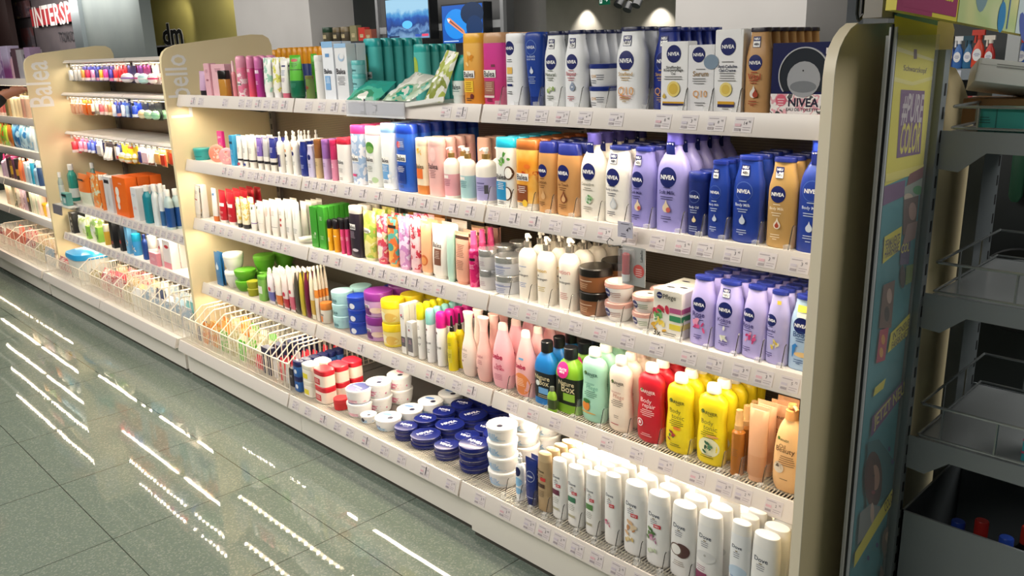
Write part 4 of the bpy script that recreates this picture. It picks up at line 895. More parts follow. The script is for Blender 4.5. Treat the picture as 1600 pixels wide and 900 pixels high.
# ---- third shelf
T3 = [
 col(311, 322, 288, 'box', 1, 'white carton with red emblem and sunflower', c='#ece9e2', k=.8, p=[('R', -1, .78, 1, .92, '#2b3358'), ('E', .1, .78, .3, .05, '#c8303c'), ('L', 0, .6, .7, 4, '#4a78b0'), ('E', 0, .25, .3, .08, '#e0b030'), ('D', .1, .1, .15, '#4a2c20')]),
 col(331, 340, 294, 'tube', 1, 'white tube on an orange cap', c='#eeeae4', cc='#d9783c', hc=.16, p=[('R', -.5, .78, .4, .86, '#4a78b0')]),
 col(342, 354, 297, 'tube', 5, 'red hand cream tube, left row', c='#c01f30', cc='#ece8e2', hc=.10, p=[('R', -.8, .52, .8, .62, '#f1e6e4'), ('L', 0, .35, .6, 2, '#f1c6c4'), ('L', 0, .2, .6, 2, '#f1c6c4')]),
 col(355, 367, 298, 'tube', 5, 'red hand cream tube, right row', c='#b81e2e', cc='#ece8e2', hc=.10, p=[('R', -.8, .52, .8, .62, '#f1e6e4'), ('L', 0, .3, .6, 2, '#f1c6c4')]),
 col(369, 376, 308, 'tube', 2, 'white tube with yellow flowers, left', c=pat(['#f3eed8', '#efe8c8', '#e0c050', '#f3eed8'], 60), cc='#23242a', hc=.14),
 col(377, 388, 309, 'tube', 2, 'white tube with yellow flowers, right', c=pat(['#f3eed8', '#efe8c8', '#e0c050', '#f3eed8'], 56), cc='#23242a', hc=.14),
 col(391, 400, 319, 'tube', 2, 'slender white tube with violet line', c='#efece6', cc='#e9e6e0', bands=[(.28, .31, '#7a5aa0')], p=[('R', -.3, .8, .3, .9, '#3a4a3a')]),
 col(402, 413, 314, 'tube', 4, 'plain white tube beside the violet line', c='#f1ebe2', cc='#f1ebe2', p=[('L', 0, .7, .5, 3, '#b8aea4'), ('R', -.9, .30, .9, .305, '#9a928a')]),
 col(414, 422, 315, 'tube', 3, 'white tube with pink feather print', c='#f1e8e0', cc='#f1ebe2', p=[('E', 0, .7, .3, .15, '#e6c2b8')]),
 col(423, 435, 314, 'tube', 4, 'white tube with dark bottom line', c='#f0ebe4', cc='#f1ebe2', p=[('R', -.9, .26, .9, .27, '#5a544e'), ('L', 0, .7, .5, 4, '#a8a098')]),
 col(436, 445, 314, 'tube', 3, 'white tube with small red figures', c='#f0ece6', cc='#f1ebe2', p=[('E', 0, .5, .18, .04, '#b83c34'), ('E', 0, .36, .18, .04, '#b83c34'), ('L', 0, .7, .5, 3, '#888')]),
 col(446, 456, 314, 'tube', 4, 'white tube with vertical lettering, left', c='#f1eee8', cc='#efebe4', p=[('L', 0, .32, .6, 4, '#888'), ('R', .1, .55, .2, .85, '#aaa')]),
 col(457, 469, 315, 'tube', 4, 'white tube with vertical lettering, right', c='#f1eee8', cc='#efebe4', p=[('L', 0, .32, .6, 4, '#888'), ('R', .1, .55, .2, .85, '#aaa')]),
 col(470, 480, 314, 'tube', 4, 'white tube beside the fallen one', c='#f0ede6', cc='#efebe4', b=.05),
 col(488, 499, 322, 'box', 2, 'tall green carton, left', c='#3f9a30', k=.5, p=[('D', .3, .35, .12, '#d8e8c8'), ('L', 0, .3, .5, 3, '#cfe4c0')]),
 col(500, 511, 322, 'box', 5, 'tall green carton, right', c='#429e32', k=.5, p=[('L', 0, .75, .5, 3, '#cfe4c0'), ('L', 0, .3, .5, 3, '#cfe4c0')]),
 col(512, 520, 342, 'can', 3, 'yellow roll-on with black cap', c='#e8b020', cc='#1c1a20', p=[('L', 0, .4, .6, 3, '#fff')]),
 col(521, 531, 342, 'can', 3, 'amber roll-on with black cap', c='#e2a224', cc='#1c1a20', p=[('T', 'Balea', 0, .5, .7, '#fff')]),
 col(532, 539, 342, 'can', 3, 'pink roll-on with black cap', c='#d8487c', cc='#1c1a20', p=[('R', -.8, .4, .8, .5, '#f4e8ec')]),
 col(540, 547, 341, 'can', 3, 'magenta roll-on with black cap', c='#cf3f76', cc='#1c1a20', p=[('R', -.8, .4, .8, .5, '#f4e8ec')]),
 col(548, 566, 321, 'shower', 3, 'black body lotion with silver cap', c='#2c2430', cc='#cfcac6', bands=[(.70, .86, '#2c2430')], p=balea(None, bz=.60, tw=.66) + [('L', -.15, .5, .5, 5, '#b8a8b8'), ('E', .2, .15, .25, .03, '#d8d0d8')]),
 col(568, 588, 329, 'tube', 3, 'lime flowered tube', c=FLY, cc='#e8e2b8', hc=.06, p=[('E', -.2, .6, .35, .05, '#f4f1e4'), ('T', 'Balea', -.2, .6, .5, '#4a4a3a')]),
 col(589, 605, 337, 'tube', 3, 'red and rose flowered tube', c=FLR, cc='#d8506a', hc=.06, p=[('E', -.2, .6, .35, .05, '#f6ece8')]),
 col(606, 622, 339, 'tube', 3, 'orange tube with teal medallion', c=FLO, cc='#e8a04c', hc=.06, p=[('E', -.1, .4, .3, .08, '#4c9a90'), ('R', -.8, .78, .8, .84, '#2c2420')]),
 col(623, 640, 338, 'tube', 3, 'pink tube with violet blossoms', c=FLP, cc='#d8a8cc', hc=.06, p=[('L', .3, .75, .4, 5, '#7a4a7a')]),
 col(641, 657, 339, 'tube', 3, 'pale pink tube with crimson blossoms', c=pat(['#f0cfd4', '#eec4cc', '#c8384c', '#f3dcdc'], 40), cc='#e6b0bc', hc=.06, p=[('L', .2, .75, .4, 5, '#7a3a4a')]),
 col(658, 674, 345, 'tube', 3, 'peach tube with ripe peach print', c='#edb48a', cc='#ecd8c4', hc=.06, p=[('E', -.1, .28, .36, .10, '#d9703c'), ('E', -.1, .27, .25, .07, '#eda060')]),
 col(675, 698, 350, 'tube', 3, 'white tube with brown panel', c='#f0e9e2', cc='#e9e2da', hc=.06, p=[('R', -.4, .25, .5, .55, '#7a5142'), ('T', 'Balea', -.05, .62, .6, '#4a4040'), ('L', .05, .5, .35, 5, '#d8c6ba')]),
 col(699, 710, 352, 'tube', 2, 'mint tube seen edge on', c='#b4d6c8', cc='#a8ccc0', hc=.06),
 col(711, 731, 362, 'tube', 3, 'salmon tube with dark header', c='#e0a890', cc='#d89a80', hc=.06, bands=[(.86, .92, '#4a3028')], p=[('L', 0, .75, .6, 8, '#7a4a3a'), ('L', 0, .45, .6, 6, '#7a4a3a')]),
 col(733, 749, 361, 'mist', 5, 'magenta body mist with pink spray head', c=pat(['#d0286c', '#c8206a', '#e0568c', '#d0286c'], 30, rough=.15), cc='#ea5a94', p=[('R', -.3, .48, .8, .53, '#2c1a24'), ('L', .2, .4, .5, 3, '#f0c0d4')]),
 col(749, 784, 385, 'jar', 3, 'pale silver cream tin, left stack', c='#c8c4c4', cc=SILVER, st=2, p=[('L', -.1, .4, .5, 3, '#9a7a8c')]),
 col(771, 812, 394, 'jar', 3, 'silver and blue cream tin, right stack', c='#c6c8d0', cc=SILVER, st=2, p=[('L', 0, .5, .6, 1, '#5a6aa0'), ('R', -.8, .44, .8, .48, '#6a78ac'), ('L', 0, .3, .5, 3, '#5a6aa0')]),
 col(811, 838, 365, 'pump', 4, 'ivory pump lotion with silver collar, blue script', c='#f0e8dc', cc=CHROME, pc='#f4f0ea', p=[('L', 0, .52, .6, 1, '#7a8cc0'), ('D', -.4, .44, .05, '#2c3a5c'), ('T', 'Barnängen', 0, .39, .66, '#4a4a50'), ('L', 0, .27, .5, 3, '#7a8cc0')]),
 col(840, 868, 370, 'pump', 4, 'ivory pump lotion with silver collar, yellow script', c='#f0e8dc', cc=CHROME, pc='#f4f0ea', p=[('T', 'lotion', 0, .52, .6, '#d9b04c'), ('D', -.4, .44, .05, '#2c3a3c'), ('T', 'Barnängen', 0, .39, .66, '#4a4a50'), ('L', 0, .27, .5, 3, '#c0a84c')]),
 col(874, 905, 372, 'pump', 4, 'ivory pump lotion with silver collar, rose script', c='#efe7dc', cc=CHROME, pc='#f4f0ea', p=[('T', 'lotion', 0, .55, .66, '#d99a94'), ('D', -.4, .46, .05, '#2c3a3c'), ('T', 'Barnängen', 0, .40, .66, '#4a4a50'), ('L', 0, .25, .5, 4, '#c07a74')]),
 col(906, 954, 411, 'jar', 2, 'brown body butter with black lid', c='#7a4c2c', cc='#15110f', st=2, p=[('L', -.1, .48, .55, 1, '#e0d2c0'), ('L', -.2, .35, .4, 3, '#c9a98a')]),
 col(945, 988, 434, 'bowljar', 1, 'white bowl tub with rose lid, left stack', c='#ece8e6', cc='#c99a90', st=2, p=[('D', -.35, .48, .15, NAVY), ('T', 'NIVEA', -.35, .48, .24, '#fff', .02), ('L', .3, .5, .4, 3, '#9a6a64')], lid=[('E', 0, 0, .43, .43, '#e6dad4')]),
 col(988, 1029, 455, 'bowljar', 2, 'white bowl tub with rose lid, right stack', c='#ece8e6', cc='#c99a90', st=2, p=[('D', -.35, .48, .15, NAVY), ('T', 'NIVEA', -.35, .48, .24, '#fff', .02), ('L', .3, .5, .4, 3, '#6a8a64')], lid=[('E', 0, 0, .43, .43, '#e6dad4'), ('E', .2, .1, .12, .07, '#222')]),
 col(1030, 1076, 447, 'box', 2, 'flowered three-tub gift carton', c='#f0ece2', k=.75, b=.0, p=[('D', -.55, .88, .10, NAVY), ('T', 'NIVEA', -.55, .88, .16, '#fff', .02), ('T', 'Pflege', .15, .86, .45, '#3a3a3a'), ('F', -.5, .62, .28, ['#c0304c', '#d8586c', '#b0283c'], 5), ('F', -.6, .42, .24, ['#4f9a50', '#3c8444', '#76b46c'], 7), ('F', -.5, .24, .24, ['#e6c84c', '#d8a83c', '#f0dc7c'], 9), ('R', .2, .55, .98, .66, '#b85a8c'), ('R', .2, .38, .98, .50, '#3f8f62'), ('R', .2, .20, .98, .32, '#e4d24c'), ('T', '3x', -.65, .07, .26, '#1d1d1d'), ('L', .2, .1, .6, 2, '#3a3a3a')], side=[('R', -1, .55, 1, .66, '#b85a8c'), ('R', -1, .38, 1, .50, '#3f8f62'), ('R', -1, .20, 1, .32, '#e4d24c')], top=[('E', -.3, 0, .14, .08, '#23233a'), ('E', .4, .2, .14, .08, '#23233a')]),
 col(1083, 1117, 430, 'lotion', 6, 'lilac rose lotion, leftmost of the lilac rows', c='#b3a9e2', cc='#1f2a74', p=nivea('Rose', '#3a2f7a', zc=.60, icon=[('F', -.05, .28, .26, ['#e05a92', '#f0a0c0', '#c83c78'], 4)], t0=.46)),
 col(1119, 1156, 437, 'lotion', 6, 'lilac coconut lotion with white sticker', c='#b0a8e0', cc='#1f2a74', p=nivea('Kokos', '#3a2f7a', neu='NEU', zc=.60, icon=[('F', .0, .26, .24, ['#eceadf', '#dfe3c8', '#f6f4ee'], 6)], t0=.46)),
 col(1165, 1198, 445, 'lotion', 6, 'lilac rose lotion with off-centre disc', c='#b7aee4', cc='#1f2a74', p=nivea('Rose', '#3a2f7a', zc=.60, icon=[('F', -.1, .28, .24, ['#e05a92', '#f0a0c0', '#c83c78'], 14)], t0=.46, x=-.4)),
 col(1200, 1230, 453, 'lotion', 6, 'lilac lotion with small yellow flowers', c='#b6b0e2', cc='#1f2a74', p=nivea('Mandel', '#3a2f7a', zc=.60, icon=[('F', -.1, .28, .2, ['#ecd86c', '#f2eac0', '#e0c04c'], 15), ('R', .0, .83, .35, .88, '#e2c04c')], t0=.46, x=-.5)),
 col(1236, 1276, 460, 'lotion', 5, 'pale blue lotion with yellow sticker', c='#a9c2de', cc='#1f2a74', p=nivea('Body', '#2a4a84', zc=.61, icon=[('R', -.4, .79, .3, .88, '#ecdc5c'), ('R', -.4, .72, .3, .78, '#f0ede4'), ('P', [(-.6, .33), (-.35, .37), (-.15, .33), (-.3, .33), (-.5, .18), (-.55, .18)], '#2f7ac0'), ('E', .2, .23, .3, .035, '#e9c58a')], t0=.48)),
]
for i_, (a_, b_, t_, c_, d_) in enumerate([(592, 612, 331, '#b8c860', 'lime sachet card behind the flowered tubes'), (640, 656, 333, '#c8843c', 'tan header card behind the flowered tubes'), (672, 690, 334, '#d89050', 'orange sachet card behind the flowered tubes'), (700, 722, 335, '#7a5a3a', 'brown header card behind the mint tube'), (738, 756, 338, '#d8b890', 'cream sachet card behind the magenta mists'), (762, 778, 340, '#c89a8c', 'rose brown sachet card behind the magenta mists')]):
    T3.append(col(a_, b_, t_, 'pouch', 2, d_, c=c_, k=.18, b=.13, bands=[(.84, .9, '#2c221e')]))
t3x = lay(1, 3, YF, T3, 'on third shelf')
# ---- fourth shelf
T4 = [
 col(320, 334, 418, 'jar', 1, 'small pale teal jar', c='#9fc9c4', cc='#9accc8'),
 col(337, 346, 394, 'pouch', 2, 'blue sachet with drop print', c='#2f78b0', k=.2, p=[('Q', 0, .55, .2, '#e4eef4')]),
 col(350, 384, 392, 'bowljar', 2, 'plain white cream tub', c='#e9e6de', cc='#efece4', st=2),
 col(386, 405, 437, 'widejar', 1, 'small olive cream tub', c='#a2a326', cc='#a8a82c', st=2),
 col(366, 400, 417, 'bowljar', 1, 'green cream tub, front stack', c='#63ac2c', cc='#5ca428', st=2, b=.0),
 col(404, 416, 430, 'shower', 2, 'small green bottle', c='#7db054', cc='#5fa036', p=[('R', -.6, .3, .6, .6, '#e4e8d8')]),
 col(397, 430, 395, 'bowljar', 3, 'green cream tub, tall stack behind', c='#5aa428', cc='#68ae34', st=2, b=.10),
 col(418, 428, 426, 'pouch', 3, 'white and violet carded tube', c='#ddd6dc', k=.5, bands=[(.1, .4, '#6a6cb0')], eye='#f2ede4', p=[('D', .2, .5, .2, '#c8304c')]),
 col(430, 440, 426, 'pouch', 3, 'white and orange carded tube', c='#eee6dc', k=.5, bands=[(.05, .35, '#e07a3c')], eye='#f2ede4'),
 col(441, 450, 426, 'pouch', 3, 'white and red carded tube', c='#ecdcd8', k=.5, bands=[(.05, .3, '#b83444')], eye='#f2ede4', p=[('D', 0, .42, .24, '#c8304c')]),
 col(451, 459, 424, 'pouch', 3, 'white and pink carded tube', c='#efe4de', k=.5, bands=[(.05, .38, '#d86a80')], eye='#f2ede4', p=[('D', 0, .5, .24, '#c8304c')]),
 col(460, 467, 424, 'pouch', 3, 'charcoal carded tube', c='#4a463e', k=.6, pointed=1, eye='#efe8da'),
 col(468, 475, 424, 'pouch', 3, 'mustard carded tube', c='#c8b43c', k=.6, pointed=1, eye='#efe8da'),
 col(476, 483, 424, 'pouch', 3, 'maroon carded tube', c='#6c1c3c', k=.6, pointed=1, eye='#efe8da'),
 col(484, 491, 422, 'pouch', 3, 'cream and yellow carded tube', c='#efe6cc', k=.6, pointed=1, bands=[(.1, .4, '#d8b050')], eye='#efe8da'),
 col(492, 498, 420, 'pouch', 4, 'cream and orange carded tube', c='#efe2d0', k=.6, pointed=1, bands=[(.45, .6, '#e8903c')], eye='#efe8da'),
 col(500, 519, 470, 'jar', 1, 'single jar with orange lid', c='#efe4d6', cc='#ec8a3c', p=[('R', -.8, .08, .2, .36, '#ee8a44'), ('T', 'Balea', -.2, .45, .6, '#3c3434')]),
 col(519, 552, 450, 'jar', 2, 'pale aqua cream jar', c='#aedadd', cc='#b4dfe0', st=3, p=[('T', 'Balea', -.1, .35, .5, '#4a7478'), ('L', 0, .2, .4, 2, '#4a7478')]),
 col(544, 576, 458, 'jar', 3, 'royal blue cream jar', c='#2a4fb8', cc='#1f3fae', st=3, p=[('R', -.6, .15, .5, .5, '#1d3488'), ('D', .3, .3, .14, '#e4e8f2')]),
 col(571, 614, 449, 'jar', 2, 'lilac cream jar with purple lid', c='#c49aca', cc='#7a2f82', st=2, p=[('R', -.8, .1, .3, .36, '#6a2c70'), ('R', -.8, .40, .2, .52, '#f1e8ee'), ('T', 'Balea', -.3, .46, .42, '#3c2c3c'), ('E', .6, .3, .2, .12, '#e8cfc4')]),
 col(597, 632, 463, 'jar', 3, 'yellow cream jar', c='#f0dc8c', cc='#e8cc20', st=2, bands=[(0, .1, '#e8d040')], p=[('E', -.3, .35, .3, .18, '#f4ecc8'), ('E', .5, .3, .22, .2, '#e8c060')]),
 col(628, 638, 474, 'box', 3, 'tall white carton with black and pink print', c='#e9e6e2', k=.9, p=[('F', 0, .75, .35, ['#33303a', '#c83c5c', '#8a8088'], 4), ('R', -.9, .15, .9, .35, '#5c585e'), ('L', 0, .3, .6, 3, '#e0a0b4')]),
 col(639, 651, 501, 'box', 1, 'short white carton with black and pink print', c='#e6e4e2', k=.9, p=[('F', 0, .8, .3, ['#33303a', '#c83c5c', '#8a8088'], 6), ('R', -.9, .12, .9, .55, '#6c686e'), ('L', 0, .45, .6, 3, '#e0a0b4')]),
 col(652, 664, 473, 'can', 5, 'white body spray with yellow cap', c='#edeae6', cc='#e8d820', p=[('L', 0, .6, .5, 3, '#777'), ('T', 'soft', 0, .4, .7, '#2c2c2c', 0), ('T', 'joy', 0, .28, .6, '#2c2c2c', 0)]),
 col(666, 680, 481, 'can', 5, 'white body spray with aqua cap', c='#edeaea', cc='#8fd2cc', p=[('D', -.2, .62, .12, '#7a3038'), ('T', 'love', 0, .38, .7, '#2c2c2c', 0), ('L', 0, .25, .5, 3, '#777')]),
 col(682, 698, 486, 'can', 5, 'white body spray with magenta cap', c='#edeaea', cc='#d0208c', p=[('D', -.3, .62, .12, '#5a3038'), ('T', 'free', -.1, .36, .7, '#2c2c2c', 0)]),
 col(699, 714, 493, 'dropper', 2, 'yellow oil with black dropper top', c='#dcc820', cc='#1a1814', gl=.15, p=[('L', 0, .5, .5, 2, '#5a5020'), ('R', -.6, .15, .6, .4, '#d8c840'), ('L', 0, .3, .5, 3, '#6a6020')]),
 col(721, 743, 486, 'waist', 2, 'cream waisted lotion', c='#efdcd2', cc='#f1e2d8', p=[('T', 'bebe', -.2, .42, .4, '#9a7f78', 0), ('L', -.1, .35, .4, 3, '#9a7f78'), ('D', -.4, .24, .05, '#7a2c3c')]),
 col(744, 767, 494, 'waist', 3, 'rose waisted lotion', c='#eebbb4', cc='#f0c6be', p=[('T', 'bebe', -.1, .40, .4, '#b06a70', 0), ('L', -.1, .33, .4, 3, '#a8666c'), ('D', -.5, .2, .05, '#7a2c3c')]),
 col(769, 800, 503, 'bebe', 4, 'pink tapered body milk', c='#f0b0ba', cc='#f3d2cc', p=[('T', 'bebe', -.1, .50, .52, '#b8204c', .03), ('T', 'Soft', .1, .36, .3, '#c83c64'), ('T', 'Body Milk', .1, .31, .5, '#c83c64'), ('L', 0, .22, .5, 4, '#c06a80')]),
 col(806, 836, 515, 'bebe', 4, 'pink tapered body milk with orange panel', c='#f1b4b4', cc='#f4d6cc', p=[('E', -.05, .2, .42, .17, '#ea8a4c'), ('T', 'bebe', -.1, .47, .52, '#b8204c', .03), ('R', -.3, .57, .2, .60, '#6aa0c8'), ('L', -.1, .28, .5, 5, '#f4dcc0')]),
 col(838, 869, 531, 'naturebox', 3, 'bright blue bottle with black label', c='#1c74bc', cc='#16161a', bands=[(.10, .52, '#1c2024')], p=[('T', 'Nature', .0, .44, .7, '#d8c9a0'), ('T', 'Box', .2, .36, .45, '#d8c9a0'), ('D', -.4, .34, .10, '#dfe6e4'), ('R', -.3, .18, .6, .28, '#6fa8dc'), ('L', .1, .15, .5, 2, '#cfc29a')]),
 col(871, 908, 540, 'naturebox', 3, 'lime green bottle with black label and round sticker', c='#7fae2c', cc='#16161a', bands=[(.14, .55, '#1c2218')], p=[('T', 'Nature', .1, .47, .6, '#d8c9a0'), ('T', 'Box', .25, .39, .5, '#d8c9a0'), ('R', -.1, .2, .75, .32, '#8fbc3c'), ('D', -.2, .66, .25, '#d82c84'), ('T', 'GRATIS', -.2, .675, .34, '#fff', .02), ('T', 'MINI', -.2, .635, .2, '#fff', .02)]),
 col(911, 945, 542, 'garnier', 4, 'mint green body milk', c='#a9dcc4', cc='#e4f0e6', p=garnier('Intensiv', 'Pflege', '#2c5a4c', '#5c9c8c', [('E', -.35, .22, .17, .07, '#ea8a34'), ('E', -.3, .29, .15, .03, '#3c7a3c'), ('E', -.2, .13, .35, .012, '#e0b060')])),
 col(953, 985, 555, 'garnier', 4, 'cream body milk with red line', c='#f0dfcd', cc='#f4e2d6', p=garnier('Intensiv', 'Pflege', '#4a4038', '#b06a5c', [('R', -.5, .10, .2, .11, '#b83444'), ('L', 0, .22, .3, 2, '#8a7a70')])),
 col(998, 1035, 566, 'garnier', 4, 'red body milk with white cap', c='#c01c2c', cc='#f2e9e2', p=garnier('Body', 'repair', '#f2dcd8', '#f6ecec', [('D', -.5, .25, .13, '#f4ecec'), ('D', -.5, .25, .10, '#c01c2c'), ('Q', -.5, .25, .05, '#f4ecec'), ('L', 0, .12, .5, 2, '#f0d4d2')])),
 col(1043, 1080, 582, 'garnier', 5, 'yellow body milk with fruit print, left', c='#f0d820', cc='#f6f0e2', p=garnier('Body', 'tonic', '#4c4a20', '#6a6a2c', [('F', -.4, .23, .16, ['#8a2c3c', '#4a7a3a', '#b83c44'], 3), ('E', .1, .33, .14, .02, '#ea8a34'), ('L', 0, .12, .5, 2, '#5a5420')])),
 col(1092, 1132, 598, 'garnier', 5, 'yellow body milk with leaf print, right', c='#f0d820', cc='#f6f0e2', p=[('E', .05, .23, .36, .12, '#ece8c0')] + garnier('Body', 'tonic', '#4c4a20', '#6a6a2c', [('F', -.1, .24, .18, ['#3c6a4c', '#2c5a40', '#5a8a64'], 3), ('E', .3, .38, .2, .014, '#e0a060'), ('L', 0, .13, .5, 2, '#5a5420')])),
 col(1143, 1163, 640, 'mist', 3, 'amber dry oil spray', c=AMB, cc=mat('#d8ae74', .15, 0, 0, .75), p=[('L', 0, .4, .5, 4, '#7a4a1c')]),
 col(1170, 1196, 634, 'tube', 2, 'peach lotion tube seen from the side', c='#dba680', cc='#e0b08c', hc=.07, k=.7, bands=[(.0, .35, '#d49c74')]),
 col(1204, 1232, 627, 'tube', 2, 'peach oil lotion tube behind the pump bottle', c='#dda67e', cc='#e0b08c', hc=.07, b=.07, p=[('T', 'GARNIER', -.1, .78, .7, '#5a4a34', .01), ('T', 'Oil', -.1, .60, .3, '#8a5a3a', 0), ('T', 'Beauty', 0, .54, .6, '#8a5a3a', 0), ('L', 0, .45, .5, 4, '#8a5a3a')]),
 col(1214, 1256, 632, 'oilpump', 1, 'large peach pump lotion at the right end', c='#ecbd84', cc='#c48a52', pc='#c48a52', aim=.9, p=[('D', -.55, .61, .05, '#4c7a2c'), ('T', 'GARNIER', -.25, .60, .42, '#4a5a34', .01), ('T', 'Oil', -.25, .53, .22, '#6a4a2c', 0), ('T', 'Beauty', -.05, .485, .62, '#5a3c24', 0), ('L', .1, .42, .55, 5, '#7a5a3c'), ('E', -.4, .28, .18, .06, '#d8c9b4'), ('F', -.4, .3, .12, ['#5a4a3a', '#c8b49a'], 4), ('L', .0, .16, .4, 1, '#7a5a3c')]),
]
t4x = lay(1, 4, YF, T4, 'on fourth shelf')
